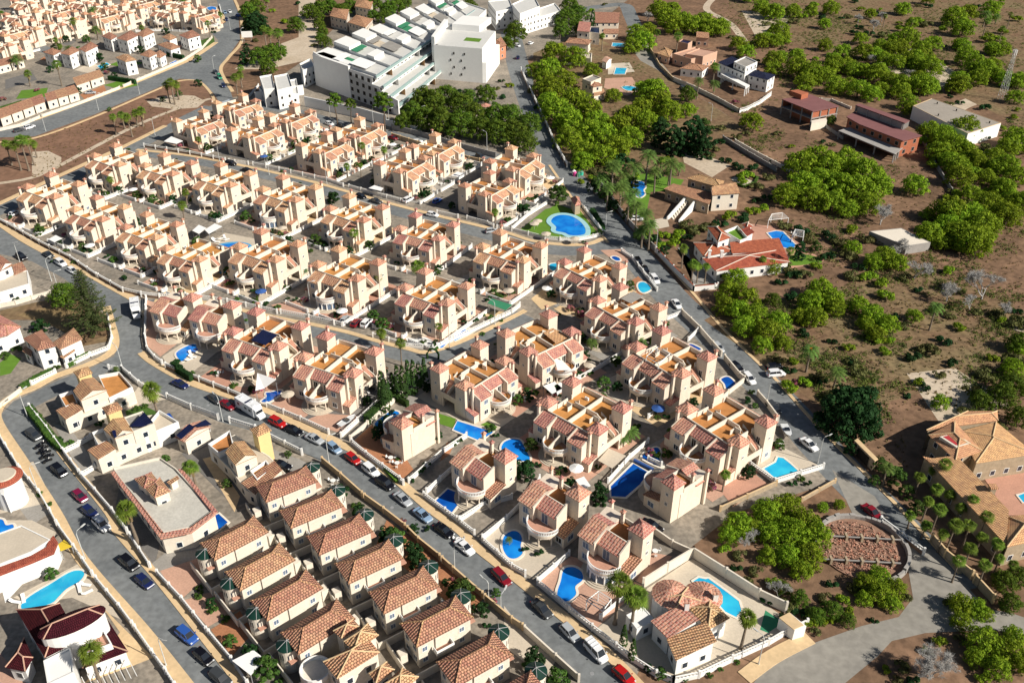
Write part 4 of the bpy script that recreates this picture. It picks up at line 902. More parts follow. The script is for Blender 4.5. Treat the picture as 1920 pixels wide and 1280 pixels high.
# tan villa with outside stairs
S = Site('stairs_villa', 'tan stone villa with a double outside staircase among palms', 'house', (1320, 400))
blk(S, [(1288,334),(1352,352),(1358,340),(1310,326)], 6.2, 1.0, 'hip', wall=stone, roof=tileC); blk(S, [(1335,366),(1388,362),(1370,340),(1332,352)], 5.6, 1.6, 'gable', wall=creamw, roof=tileC)
blk(S, [(1245,354),(1330,383),(1338,365),(1262,346)], 3.6, .4, 'mono', wall=stone, roof=tileC)
st = MB()
for i in range(12):
    x, y = G(1262+i*3.4, 412-i*3.1); x1, y1 = G(1256+i*3.4, 405-i*3.1); st.prism([(x, y), (x+.5, y+.5), (x1+.5, y1+.5), (x1, y1)], 0, .3+.25*i)
S.part('staircase', st, creamw); st = MB(); st.prism([G(1250, 412), G(1253, 412), G(1297, 377), G(1294, 375)], 0, [1, 1, 3.8, 3.8]); st.prism([G(1272, 418), G(1275, 418), G(1312, 384), G(1309, 383)], 0, [1, 1, 3.8, 3.8]); S.part('stair_rail', st, white)
# unfinished brick houses
def frame_floor(S, W, z, t=.3, m=conc): S.part('floor_slab', MB().prism(W, z-t, z, 0, True), m)
def columns(S, W, z0, z1, n=3, m=conc, s=.2):
    W = ccw(W)
    for i in range(len(W)):
        a, b = W[i], W[(i+1) % len(W)]
        for j in range(n): u = j/n; x, y = a[0]+(b[0]-a[0])*u, a[1]+(b[1]-a[1])*u; S.part('pillar', MB().box(x-s, y-s, z0, x+s, y+s, z1), m)
S = Site('unfinished_house', 'unfinished red brick house with a square stair block on its flat roof', 'house', (1515, 225)); W = [G(*p, 6.2) for p in ((1466,186),(1524,209),(1573,199),(1520,177))]
frame_floor(S, W, 6.2, .35, redroof); frame_floor(S, W, 3.3); columns(S, inset(W, .3), 0, 5.85, 3); In = inset(W, .5)
for k in (1, 2, 3): a, b = ccw(In)[k], ccw(In)[(k+1) % 4]; S.part('brick_wall', MB().prism([a, b, (b[0]+.2, b[1]+.2), (a[0]+.2, a[1]+.2)], 3.3, 5.85), brick)
S.part('brick_wall', MB().prism(inset(W, 3.0), 0, 5.8), brick); S.part('stair_block', MB().prism([G(*p, 8.2) for p in ((1481,170),(1503,178),(1516,174),(1496,168))], 6.2, 8.2), brick); S.part('white_base', MB().prism([G(1519,246), G(1548,240), G(1546,235), G(1519,240)], 0, 3.0), creamw)
S = Site('unfinished_house', 'long unfinished brick house with arched grey porch and dull red roof slab', 'house', (1650, 280)); W = [G(*p, 6.4) for p in ((1587,219),(1612,233),(1693,264),(1729,254),(1680,238),(1602,209))]
frame_floor(S, W, 6.4, .3, redroof); S.part('brick_wall', MB().prism(inset(W, .5), 0, 6.1), brick); wall_windows(S, inset(W, .5), 0, 6.1, dark, w=1.3, h=1.3, every=3.4, frame=conc)
T = [G(*p, 3.3) for p in ((1572,245),(1600,236),(1693,277),(1678,289))]; frame_floor(S, T, 3.3); columns(S, inset(T, .3), 0, 3.1, 3); W = [G(*p, 9) for p in ((1604,197),(1612,194),(1706,226),(1697,231))]; frame_floor(S, W, 9, .25, redroof); columns(S, inset(W, .3), 6.4, 8.8, 4)
S.part('brick_wall', MB().prism(inset(W, .8), 6.4, 8.6), conc)
S = Site('warehouse', 'low white warehouse with a flat grey roof and small roof vents', 'warehouse', (1815, 255))
W = [G(*p, 5.3) for p in ((1712,199),(1747,185),(1877,231),(1815,251))]; S.part('wall', MB().prism(W, 0, 5.3), white); S.part('flat_roof', MB().prism(inset(W, .25), 5.3, 5.33), mat('grey_roofing', (.40, .36, .31), var=.15, scale=.2, dirt=.1)); In = inset(W, .25); p = MB()
for i in range(4): p.prism([W[i], W[(i+1) % 4], In[(i+1) % 4], In[i]], 5.3, 5.42, 0, True)
S.part('roof_edge', p, pave)
for px in ((1757,195),(1793,208),(1824,220),(1855,231),(1790,231),(1821,242),(1759,217)): x, y = G(*px, 5.4); S.part('roof_vent', MB().cyl(x, y, 5.3, 6.1, .22, .26, 8), dark)
# blue-roofed villa
S = Site('blue_roofed_villa', 'white villa with dark blue roofs and a glazed roof pavilion', 'house', (1400, 170)); kb = dict(wall=white, roof=tileK, ridge=None)
blk(S, [(1346,117),(1395,138),(1420,128),(1372,108)], 6.3, .5, 'mono', **kb); blk(S, [(1402,141),(1440,150),(1455,141),(1415,131)], 5.6, 1.3, 'hip', **kb)
blk(S, [(1376,118),(1398,128),(1420,118),(1398,108)], 8.6, .5, 'flat', wall=white, floor=paveg); T = [G(*p, 3.4) for p in ((1352,142),(1398,166),(1406,160),(1360,137))]; frame_floor(S, T, 3.4, .3, white); columns(S, inset(T, .3), 0, 3.1, 2, white); p = MB(); p.prism([G(1352,139,4.2), G(1398,163,4.2), G(1399,162,4.2), G(1353,138,4.2)], 3.4, 4.2); S.part('balcony_rail', p, white)
# pink villa, upper right
kp = dict(wall=mat('pink_render', (.62, .40, .29), var=.1), roof=tileC)
S = Site('pink_villa', 'pinkish villa with flat roofs and a small blue pavilion roof', 'house', (1300, 110)); blk(S, [(1262,103),(1296,113),(1336,103),(1305,90)], 4.2, .6, 'flat', floor=pavep, wall=kp['wall']); blk(S, [(1285,103),(1318,108),(1345,98),(1312,92)], 5.4, .5, 'flat', floor=pavep, wall=kp['wall']); blk(S, [(1232,100),(1255,108),(1262,95),(1245,88)], 3.5, .9, 'hip', **kp); blk(S, [(1272,80),(1290,84),(1298,79),(1280,75)], 5, .5, 'flat', wall=kp['wall'], floor=tileK); blk(S, [(1305,70),(1330,72),(1329,64),(1306,62)], 4.5, .7, 'mono', **kp); blk(S, [(1275,128),(1318,133),(1330,124),(1296,118)], 3.6, .9, 'hip', wall=white, roof=tileC)
S = Site('small_villa', 'cream cottage with an orange gable roof above the turquoise rectangular pool', 'house', (1135, 62)); blk(S, [(1114,43),(1160,43),(1162,28),(1114,27)], 5.6, 1.2, 'mono', wall=cream, roof=tileB); blk(S, [(1130,63),(1160,63),(1160,56),(1132,56)], 3, .5, 'mono', wall=cream, roof=tileB)
S = Site('small_villa', 'cream villa with a terracotta roof and white dome by the pool', 'house', (1085, 85)); blk(S, [(1060,80),(1104,84),(1110,75),(1068,70)], 4.5, .9, 'hip', wall=creamw, roof=tileB); blk(S, [(1082,58),(1106,60),(1108,46),(1086,44)], 6.5, 1.0, 'mono', wall=creamw, roof=tileA); blk(S, [(1105,62),(1124,64),(1124,52),(1108,51)], 5.5, .4, 'flat', wall=creamw, floor=solar)
S = Site('small_villa', 'small cream villa with outside white stair under the pines', 'house', (1085, 110)); blk(S, [(1057,102),(1078,104),(1080,95),(1063,93)], 4.8, 1.0, 'hip', wall=creamw, roof=tileB); blk(S, [(1078,108),(1108,112),(1110,102),(1082,96)], 3.6, .5, 'flat', wall=creamw, floor=pavec)
S = Site('small_villa', 'tan square villa with solar box roof beside the kidney pool', 'house', (1112, 175)); blk(S, [(1090,153),(1112,163),(1131,160),(1112,148)], 5.8, .9, 'hip', wall=cream, roof=tileB); blk(S, [(1092,150),(1108,156),(1127,148),(1112,142)], 6.8, .5, 'flat', wall=cream, floor=paveg); blk(S, [(1113,180),(1135,175),(1132,168),(1114,172)], 2.9, .4, 'mono', wall=cream, roof=tileB)
S = Site('pool_hut', 'tiny white gabled pool hut beside the turquoise rectangular pool', 'hut', (1137, 128)); blk(S, [(1128,114),(1137,118),(1148,111),(1139,106)], 3.2, .8, 'gable', wall=white, roof=pavep, win=False)
S = Site('salmon_villa', 'salmon pink villa with terracotta roofs beside the tall white block', 'house', (925, 105)); ks = dict(wall=mat('salmon_render', (.62, .27, .16), var=.1), roof=tileB); blk(S, [(901,70),(918,74),(920,66),(904,63)], 8.0, .8, 'hip', **ks); blk(S, [(913,84),(935,90),(950,85),(940,70),], 6, 1, 'hip', **ks)
# large villa on the right edge
S = Site('large_villa', 'big sand coloured villa with tiled wings and a pink courtyard at the right edge', 'house', (1830, 900)); kl = dict(wall=stone, roof=tileS, ridge=pave)
blk(S, [(1737,806),(1872,788),(1870,770),(1815,770)][::1], 5.0, .9, 'hip', **kl); blk(S, [(1741,815),(1792,862),(1842,845),(1790,790)], 5.6, 1.5, 'hip', **kl)
blk(S, [(1800,808),(1830,868),(1940,850),(1868,790)], 5.2, 1.3, 'hip', **kl); blk(S, [(1730,855),(1790,868),(1890,985),(1888,1010),(1755,900)][:4], 4.4, .3, 'hip', wall=stone, roof=tileS, ridge=None, win=False)
blk(S, [(1737,860),(1887,1022),(1888,965),(1790,862)], 4.6, 1.2, 'mono', **kl); blk(S, [(1888,1025),(1950,1010),(1950,960),(1890,968)], 5, 1.2, 'hip', **kl)
S.poly('courtyard_floor', [(1835,880),(1960,850),(1960,965),(1890,965)], .08, terr2); chim(S, (1862,912), 4, 6.6, .5, stone, tileS); S.part('terrace_box', MB().prism([G(*p, 6.6) for p in ((1762,818),(1793,838),(1820,830),(1790,812))], 5.0, 6.6), creamw); S.part('terrace_floor', MB().prism([G(*p, 6.65) for p in ((1768,818),(1793,834),(1812,829),(1788,814))], 6.5, 6.65), mat('red_carpet', (.5, .05, .06)))
S = Site('entrance_gate', 'tan stone gateway with dark gates on the road in front of the big villa', 'gate', (1620, 860)); S.part('wall', MB().prism([G(1598,845), G(1635,883), G(1640,880), G(1603,842)], 0, 2.6), stone); S.part('gate_leaf', MB().prism([G(1606,853), G(1625,873), G(1624,874), G(1605,854)], .1, 2.2), dark); S.part('coping', MB().prism([G(1597,845), G(1635,884), G(1641,880), G(1603,841)], 2.6, 2.8, 0, True), pave)
# bottom villa with L-shaped turquoise pool
S = Site('corner_villa', 'white walled villa with patchwork tile roofs and two white chimneys beside the turquoise pool', 'house', (1280, 1180)); kc = dict(wall=white, roof=tileC, ridge=pave)
blk(S, [(1220,1163),(1252,1196),(1310,1167),(1275,1140)], 4.4, .9, 'mono', wall=white, roof=tileA); blk(S, [(1250,1197),(1267,1237),(1343,1207),(1323,1170)], 4.0, .8, 'mono', wall=white, roof=tileC)
blk(S, [(1235,1122),(1262,1152),(1322,1128),(1290,1100)], 4.6, 1.3, 'hip', wall=white, roof=tileA, ridge=pave, win=False); blk(S, [(1290,1138),(1328,1180),(1368,1158),(1332,1120)], 4.4, 1.2, 'hip', **kc)
x, y = G(1258,1112,4.6); c = MB(); c.cyl(x, y, 0, 4.5, 2.9, 2.9, 20); S.part('round_wall', c, white); c = MB(); c.cyl(x, y, 4.5, 6.0, 3.2, .05, 14); S.part('round_roof', c, tileA)
x, y = G(1318,1116,4.4); c = MB(); c.cyl(x, y, 0, 4.3, 3.0, 3.0, 20); S.part('round_wall', c, white); c = MB(); c.cyl(x, y, 4.3, 5.7, 3.3, .05, 14); S.part('round_roof', c, tileA)
chim(S, (1289,1127), 4, 7, .35, white, tileA); chim(S, (1343,1110), 0, 6.4, .4, white, tileA)
S = Site('white_shed', 'small flat-roofed white shed behind the two tall palms', 'shed', (1205, 1190)); blk(S, [(1174,1153),(1194,1180),(1229,1163),(1206,1137)], 2.8, .15, 'flat', wall=white, floor=white)
S = Site('tile_roofed_gateway', 'orange topped gateway at the end of the green court', 'gate', (1490, 1170)); S.poly('wall', [(1461,1157),(1480,1147),(1512,1173),(1490,1180)], 2.6, white); S.poly('flat_roof', [(1461,1157),(1480,1147),(1507,1171),(1488,1179)], 2.75, pave, 2.6)
# maroon villa
S = Site('maroon_roofed_villa', 'white villa under dark maroon tile roofs with an oval upper storey', 'house', (110, 1220)); km = dict(wall=white, roof=tileM, ridge=pavep)
blk(S, [(30,1142),(84,1232),(150,1198),(112,1130),][::1], 5.4, 1.5, 'hip', **km); blk(S, [(10,1250),(47,1258),(62,1232),(45,1195)], 3.4, .9, 'hip', **km)
ox, oy = G(133, 1160, 8.6); a_ = radians(33); ov_ = [(ox+5.0*cos(i*pi/12)*cos(a_)-2.3*sin(i*pi/12)*sin(a_), oy+5.0*cos(i*pi/12)*sin(a_)+2.3*sin(i*pi/12)*cos(a_)) for i in range(24)]
S.part('oval_wall', MB().prism([(ox+(x-ox)*.93, oy+(y-oy)*.93) for x, y in ov_], 0, 8.0), white); r = MB(); A = (ox-2.6*cos(a_), oy-2.6*sin(a_), 9.3); B = (ox+2.6*cos(a_), oy+2.6*sin(a_), 9.3)
for i in range(24):
    p, q = ov_[i], ov_[(i+1) % 24]; mid = (i+.5) % 24; T = B if (mid < 6 or mid > 18) else A
    r.face([(*p, 7.95), (*q, 7.95), T])
    if i in (5, 17): r.face([(*q, 7.95), A if T == B else B, T])
S.part('oval_roof', r, tileM); rd = MB(); ridges(rd, [(A, B), (A, (*ov_[10], 8)), (A, (*ov_[14], 8)), (B, (*ov_[2], 8)), (B, (*ov_[22], 8))], .12); S.part('ridge_tiles', rd, pavep)
blk(S, [(150,1195),(155,1252),(240,1220),(200,1158)], 3.4, .9, 'hip', **km); blk(S, [(150,1205),(160,1232),(212,1212),(195,1182)], 4.2, .8, 'flat', wall=white, floor=terr2)
blk(S, [(82,1240),(90,1285),(140,1262),(132,1215)], 5.2, .3, 'flat', wall=white, floor=white); pg = MB()
for i in range(9): a = G(152+11*i, 1268-4.2*i, 2.4); b = G(168+11*i, 1300-4.2*i, 2.4); pg.prism([a, (a[0]+.12, a[1]), (b[0]+.12, b[1]), b], 2.3, 2.45, 0, True)
S.part('pergola_beams', pg, white)
# houses on the left edge
S = Site('curved_white_house', 'white house with a round orange-rimmed terrace at the left edge', 'house', (15, 915)); blk(S, [(-30,915),(10,935),(33,905),(-20,870)], 3.6, .8, 'flat', wall=white, floor=pavec); x, y = G(8, 893, 6.5); c = MB(); c.cyl(x, y, 0, 6.3, 2.6, 2.6, 24); S.part('round_wall', c, white); c = MB(); c.cyl(x, y, 6.3, 6.9, 3.2, 2.2, 24); S.part('tile_rim', c, tileR); c = MB(); c.cyl(x, y, 6.85, 7.1, 2.2, 2.0, 24); S.part('roof', c, pavec)
S = Site('curved_white_house', 'low white house with a curved orange tiled edge beside the blue awning', 'house', (60, 1050)); blk(S, [(-30,1070),(60,1035),(95,1012),(40,985),(-30,1010)], 4.4, .15, 'flat', wall=white, floor=pavec)
S.part('tile_edge', MB().prism([G(*p, 4.5) for p in ((-30,1087),(60,1052),(100,1035),(108,1015),(100,1003),(92,1012),(86,1025),(60,1040),(-30,1073))], 4.0, 4.5, 0, True), tileR); S.poly('wall', [(-30,1087),(60,1052),(98,1036),(107,1015),(100,1006)], 4.0, white)
S = Site('white_house', 'white house with an orange tiled roof and arched porch by the lamp posts', 'house', (30, 540)); kh = dict(wall=white, roof=tileB, ridge=None); blk(S, [(-40,520),(0,508),(24,497),(0,478),(-40,470)][:4], 6.0, 1.0, 'hip', **kh); blk(S, [(-30,512),(2,507),(22,494),(4,480)], 6.2, 1.0, 'gable', **kh); blk(S, [(27,515),(50,505),(42,494),(24,500)], 3.6, .6, 'mono', **kh); blk(S, [(-20,555),(55,533),(52,508),(0,515)], 3.2, .2, 'flat', wall=white, floor=pavec)
S = Site('white_house', 'white two-winged house with orange hip roofs below the dark conifer', 'house', (100, 660)); blk(S, [(43,634),(70,657),(105,648),(78,618)], 5.6, 1.2, 'hip', **kh); blk(S, [(98,642),(112,655),(155,635),(138,614)], 5.0, 1.1, 'hip', **kh); blk(S, [(42,658),(58,668),(62,660),(48,652)], 2.8, .5, 'mono', **kh); blk(S, [(112,668),(118,672),(142,660),(138,652)], 2.8, .5, 'mono', **kh)
S = Site('white_house', 'white gabled house cut by the left edge above the green lawn', 'house', (15, 640)); blk(S, [(-30,640),(15,628),(40,612),(0,590)], 4.6, 1.4, 'hip', wall=white, roof=tileA)
# yellow-towered cream villas
def yvilla(lab, px, hull, main, wing, ter1, ter2, peak, ter=terr, hz=6.3):
    S = Site('yellow_tower_villa', lab, 'house', px); ky = dict(wall=creamw, roof=tileC, ridge=None)
    blk(S, hull, 3.0, .12, 'flat', wall=creamw, floor=pavec); blk(S, main, hz, 1.2, 'gable', ov=.15, z0=2.9, **ky); S.part('wall', MB().prism(inset([G(*p, 3.2) for p in main], .2), 0, 3.2), creamw); blk(S, wing, 3.9, .7, 'mono', ov=.15, **ky); pyr(S, peak, 7.4, 1.3, 1.1, yellow, tileC, radians(40))
    for t_ in (ter1, ter2): blk(S, t_, 3.5, .85, 'flat', wall=white, floor=ter)
    return S
S = yvilla('cream villa with a yellow tower at the street corner', (170,770), [(108,775),(124,792),(206,756),(252,735),(228,706),(145,728)], [(137,732),(151,751),(201,731),(175,707)], [(104,769),(122,786),(157,771),(142,757)], [(112,745),(125,768),(147,759),(137,737)], [(186,709),(206,752),(250,731),(225,702)], (153,690))
S = yvilla('cream villa with a yellow tower and large solar panels', (235,830), [(166,848),(185,865),(272,826),(336,799),(302,776),(228,786)], [(194,805),(215,822),(250,809),(233,782)], [(163,843),(183,861),(219,845),(202,830)], [(174,816),(186,839),(208,830),(195,808)], [(268,813),(272,823),(336,796),(300,774)], (208,757), pavec); blk(S, [(233,784),(250,811),(290,796),(268,772)], 6.0, .3, 'flat', wall=creamw, floor=paveg)
def panels(S, q, z0, z1, n=4):
    A, B, C_, D = [G(*p, z) for p, z in zip(q, (z0, z0, z1, z1))]; L2 = lambda a, b, t: (a[0]+(b[0]-a[0])*t, a[1]+(b[1]-a[1])*t)
    for i in range(n):
        t0, t1 = i/n+.01, (i+1)/n-.01; S.part('solar_panel', MB().slab([(*L2(A, B, t0), z0), (*L2(A, B, t1), z0), (*L2(D, C_, t1), z1), (*L2(D, C_, t0), z1)], .08), solar)
panels(S, [(243,799),(268,799),(287,791),(270,772)], 6.8, 7.6, 5); panels(S, [(214,820),(236,813),(230,802),(209,807)], 6.6, 7.1, 3); S.poly('jacuzzi', [(305,778),(313,790),(327,786),(318,774)], 3.5, waterd, 3.2)
S = Site('solar_roofed_annex', 'small cream annex with a gable roof covered in solar panels', 'house', (355,825)); blk(S, [(327,819),(345,828),(395,800),(375,788)], 3.8, 1.0, 'gable', wall=creamw, roof=tileA); panels(S, [(330,816),(340,823),(365,800),(355,794)], 4.4, 5.0, 3); panels(S, [(362,798),(372,800),(397,795),(385,786)], 4.8, 4.4, 3)
S = yvilla('cream villa with a yellow tower and an oval roof tank beside the turret houses', (455,880), [(394,843),(432,880),(462,920),(483,930),(536,888),(505,855),(440,815)], [(422,847),(441,872),(482,854),(458,826)], [(452,905),(478,926),(530,885),(515,868)], [(391,838),(411,855),(440,842),(432,812)], [(470,888),(483,905),(512,883),(500,868)], (487,797))
S = Site('flat_roofed_house', 'cream house with a big pale roof terrace and a small hipped roof room', 'house', (300, 970)); Wt = blk(S, [(212,880),(303,1003),(358,992),(402,960),(330,880),(300,860)], 4.6, .5, 'flat', wall=creamw, floor=mat('pale_roof_deck', (.62, .60, .54), var=.15, scale=.3, dirt=.15))
S.part('tile_edge', MB().prism([G(*p, 5.1) for p in ((207,885),(300,1008),(358,997),(404,962),(396,958),(353,989),(307,998),(214,882))], 4.7, 5.1, 0, True), tileA); S.part('tile_edge_right', MB().prism([G(*p, 5.1) for p in ((334,880),(341,878),(408,958),(400,962))], 4.7, 5.15, 0, True), tileA); kf = dict(wall=creamw, roof=tileB, ridge=tileA); blk(S, [(252,898),(270,915),(300,905),(284,885)], 7.0, 1.0, 'hip', **kf); blk(S, [(272,915),(290,933),(320,920),(300,895)], 7.0, 1.0, 'hip', **kf); blk(S, [(312,903),(318,908),(337,898),(333,893)], 6.4, .3, 'mono', **kf)
# tan houses at the bottom
S = Site('tan_tile_house', 'tan house with patchwork hipped roofs and a small round balcony at the bottom', 'house', (660, 1270)); kt = dict(wall=creamw, roof=tileC, ridge=pave); blk(S, [(606,1240),(632,1272),(712,1222),(690,1195)], 7.0, 1.6, 'hip', **kt); blk(S, [(645,1202),(663,1220),(710,1190),(690,1168)], 7.4, 1.4, 'hip', **kt); blk(S, [(625,1182),(640,1196),(676,1175),(662,1160)], 7.0, 1.0, 'hip', **kt)
x, y = G(592,1258,3.4); c = MB(); c.cyl(x, y, 0, 3.4, 2.4, 2.4, 20); S.part('round_room', c, creamw); c = MB(); band(c, arcpts(x, y, 2.2, 0, 360, 20), arcpts(x, y, 2.4, 0, 360, 20), 3.4, 4.2); S.part('round_balustrade', c, white)
S = Site('tan_tile_house', 'tan house with pyramid roofs cut by the bottom edge', 'house', (740, 1280)); blk(S, [(692,1262),(705,1280),(740,1255),(725,1240)], 6.2, 1.3, 'hip', **kt); blk(S, [(715,1285),(750,1300),(785,1268),(755,1250)], 6.6, 1.3, 'hip', **kt)
# ruin
S = Site('round_ruin', 'round roofless ruin of concrete walls filled with brick rubble', 'ruin', (1622, 1030)); x, y = G(1615, 1030); w_ = MB(); R0 = 8.0; rw = random.Random(2)
for i in range(34):
    a0, a1 = radians(-75+i*7.1), radians(-75+(i+1)*7.1); hh = rw.uniform(.9, 1.5) if 3 < i < 30 else rw.uniform(.3, .8); w_.prism([(x+(R0-.3)*cos(a0), y+(R0-.3)*sin(a0)), (x+(R0+.3)*cos(a0), y+(R0+.3)*sin(a0)), (x+(R0+.3)*cos(a1), y+(R0+.3)*sin(a1)), (x+(R0-.3)*cos(a1), y+(R0-.3)*sin(a1))], 0, hh)
band(w_, arcpts(x, y, R0-.2, -60, 150, 28), arcpts(x, y, R0+.2, -60, 150, 28), 0, 1.0); S.part('curved_wall', w_, conc)
for k, yy in enumerate((1003, 1047)):
    a = G(1545, yy, 1.3); b = G(1690, yy+8, 1.3); S.part('beam', MB().prism([a, b, (b[0], b[1]+.2), (a[0], a[1]+.2)], 1.05, 1.25, 0, True), conc)
    for j in range(5): u = .1+j*.2; px_, py_ = a[0]+(b[0]-a[0])*u, a[1]+(b[1]-a[1])*u; S.part('pillar', MB().box(px_-.2, py_-.2, 0, px_+.2, py_+.9, 1.4), stone)
rb = MB(); rs = random.Random(5)
for i in range(1500):
    a = rs.uniform(0, 2*pi); r_ = (R0-.6)*sqrt(rs.random()); px_, py_ = x-.8+r_*cos(a)*.93, y+r_*sin(a)*.93; s_ = rs.uniform(.1, .3); zz = .25+.35*rs.random(); leafquad(rb, Vector((px_, py_, zz)), Vector((rs.uniform(-.6, .6), rs.uniform(-.6, .6), 1)).normalized(), s_); leafquad(rb, Vector((px_+.08, py_, zz-.1)), Vector((rs.uniform(-1, 1), rs.uniform(-1, 1), .3)).normalized(), s_)
o = rb.build('rubble', mat('brick_rubble', (.55, .22, .14), scale=1.5, col2=(.48, .36, .28), dirt=.2)); tag(o, kind='stuff', label='broken red brick rubble filling the round ruin')
S.part('rubble_bed', MB().prism(arcpts(x, y, R0-.3, 0, 350, 30), 0, .25), mat('rubble_bed', (.40, .24, .17), var=.3, scale=2, dirt=.3))
# white modern blocks
palefl = mat('pale_stone_floor', (.62, .62, .60), var=.1)
def steps(S, A, B, C_, D, levels, z_each=3.1, setb=.16, wall=white):
    "stepped block: A B front edge pixels (ground), C D back edge pixels (ground); each level set back, long white balcony bands and glass rails"
    P = [G(*p) for p in (A, B, C_, D)]; L2 = lambda a, b, t: (a[0]+(b[0]-a[0])*t, a[1]+(b[1]-a[1])*t)
    for k in range(levels):
        t = k*setb; f0, f1 = L2(P[0], P[3], t), L2(P[1], P[2], t); g0, g1 = L2(P[0], P[3], t+setb*.8), L2(P[1], P[2], t+setb*.8); z0 = k*z_each
        S.part('balcony_slab', MB().prism([f0, f1, P[2], P[3]], z0+z_each-.35, z0+z_each+.05, 0, True, mt=1), [wall, palefl]); S.part('storey', MB().prism([g0, g1, P[2], P[3]], z0, z0+z_each-.35), wall)
        wall_windows(S, [g0, g1, P[2], P[3]], z0-.6, z0+z_each-.4, dark, w=1.8, h=1.6, every=4.0)
        h0, h1 = L2(f0, P[3], .02), L2(f1, P[2], .02); S.part('glass_rail', MB().prism([f0, f1, h1, h0], z0+z_each+.05, z0+z_each+1.0), mat('rail_glass', (.35, .48, .47), rough=.1, spec=.6))
        n = 4
        for j in range(n): u = (j+.5)/n; a, b = L2(f0, f1, u), L2(g0, g1, u); S.part('timber_screen', MB().prism([a, b, (b[0]+.15, b[1]), (a[0]+.15, a[1])], z0, z0+z_each-.36), wood if (j+k) % 2 else wall)
    return P
S = Site('stepped_apartment_block', 'long white stepped apartment block with timber screens and glass balcony rails', 'apartment block', (680, 180)); P = steps(S, (748,218), (905,82), (850,30), (594,160), 4, 3.1, .075); L2 = lambda a, b, t: (a[0]+(b[0]-a[0])*t, a[1]+(b[1]-a[1])*t)
S.part('end_wall', MB().prism([P[0], (P[0][0]+.4, P[0][1]+.3), (P[3][0]+.4, P[3][1]+.3), P[3]], 0, [6.3, 6.3, 14.5, 14.5]), white); q0 = L2(P[0], P[3], .55); S.part('end_wall', MB().prism([(q0[0]-.3, q0[1]-.2), (q0[0]+4, q0[1]+3), (P[3][0]+4, P[3][1]+3), (P[3][0]-.3, P[3][1]-.2)], 0, 13.6), white)
for i in range(9):
    u = i/9; a, b = L2(P[3], P[2], u+.01), L2(P[3], P[2], u+.085); c2, d = L2(b, L2(P[0], P[1], u+.085), .4), L2(a, L2(P[0], P[1], u+.01), .4); S.part('roof_room' , MB().prism([a, b, L2(b, c2, .55), L2(a, d, .55)], 12.4, 14.9 if i % 3 else 13.6), white); S.part('roof_floor', MB().prism([L2(b, c2, .57), L2(a, d, .57), d, c2], 12.46, 12.5+.003*i), [fabg, palefl, pavec, palefl][i % 4]); S.part('terrace_room', MB().prism([L2(a, d, 1.15), L2(a, d, 1.15+.25*(i % 2)), L2(b, c2, 1.15+.25*(i % 2)), L2(b, c2, 1.15)], 12.46, 14.6), white) if i % 2 else S.part('pergola_frame', MB().prism([L2(a, d, 1.1), L2(a, d, 1.6), L2(b, c2, 1.6), L2(b, c2, 1.1)], 14.3, 14.4, 0, True), [fabric, paveg][i//2 % 2]); S.part('roof_divider', MB().prism([a, (a[0]+.2, a[1]), (L2(a, d, 1.9)[0]+.2, L2(a, d, 1.9)[1]), L2(a, d, 1.9)], 12.4, 13.6), white); S.part('awning', MB().prism([L2(a, d, .6), L2(b, c2, .6), L2(b, c2, .8), L2(a, d, .8)], 13.9, 14.0, 0, True), [fabric, fabg, paveg][i % 3])
S = Site('terraced_white_block', 'low white terraced block with a lane of dark garden bays beside the stepped block', 'apartment block', (870, 120))
for k in range(7): a = (826-k*-13, 118-k*8); S.part('garden_bay', MB().prism([G(a[0]-20, a[1]+8), G(a[0]+4, a[1]+8), G(a[0]+14, a[1]), G(a[0]-10, a[1])], 0, 1.6), [white, paveg, dark, white, wood, white, paveg][k])
S = Site('tall_white_block', 'tall white apartment block with a stepped right edge and rows of small square windows', 'apartment block', (860, 150)); wf = [G(816,148), G(905,156), G(930,120), G(838,108)]
S.part('wall', MB().prism(wf, 0, 15.0), white); w2 = [G(905,156), G(912,156), G(937,120), G(930,120)]; S.part('lower_step', MB().prism([(x+.0, y) for x, y in w2], 0, 9), white); S.part('stair_tower', MB().prism([G(812,145), G(818,147), G(842,110), G(836,108)], 0, 18), white)
a, b = wf[0], wf[1]
for r_ in range(4):
    for c_ in range(2): u = .35+.22*c_+.07*(r_ % 2); x, y = a[0]+(b[0]-a[0])*u, a[1]+(b[1]-a[1])*u; S.part('window', MB().box(x-.4, y-.06, 2.5+3*r_, x+.4, y+.2, 3.5+3*r_), dark)
for r_ in range(5): x, y = a[0]+.4, a[1]; S.part('side_window', MB().box(x+.6, y-.12, 1.5+3*r_, x+1.7, y+.2, 3.2+3*r_), dark)
S.part('roof_terrace', MB().prism(inset(wf, .3), 15.0, 15.05), palefl); S.part('roof_room', MB().prism([G(850,118), G(900,122), G(922,104), G(870,100)], 15, 17.8), white); S.part('turf_strip', MB().prism(inset([G(870,140), G(900,143), G(905,136), G(876,133)], 0.1), 15.05, 15.1), turf)
def wblock(lab, px, q, z, fl=1, name='white_block', cat='apartment block', pane=dark, wall=white, floor=palefl):
    S = Site(name, lab, cat, px)
    for (qq, zz) in zip(q, z): blk(S, qq, zz, .6, 'flat', wall=wall, floor=floor, pane=pane)
    return S
wblock('white cubic apartment block with dark square windows at the top centre', (840,60), [[(778,18),(800,42),(832,34),(815,10)], [(832,20),(838,46),(880,50),(912,20),(870,6)]], (9, 13))
wblock('white stepped block behind trees at the top edge', (985,40), [[(960,10),(975,28),(1012,14),(1000,-8)], [(975,30),(985,42),(1052,22),(1040,8)]], (11, 6))
wblock('white block with a red-roofed corner at the top edge', (925,30), [[(915,4),(930,24),(962,18),(955,0)]], (9,))
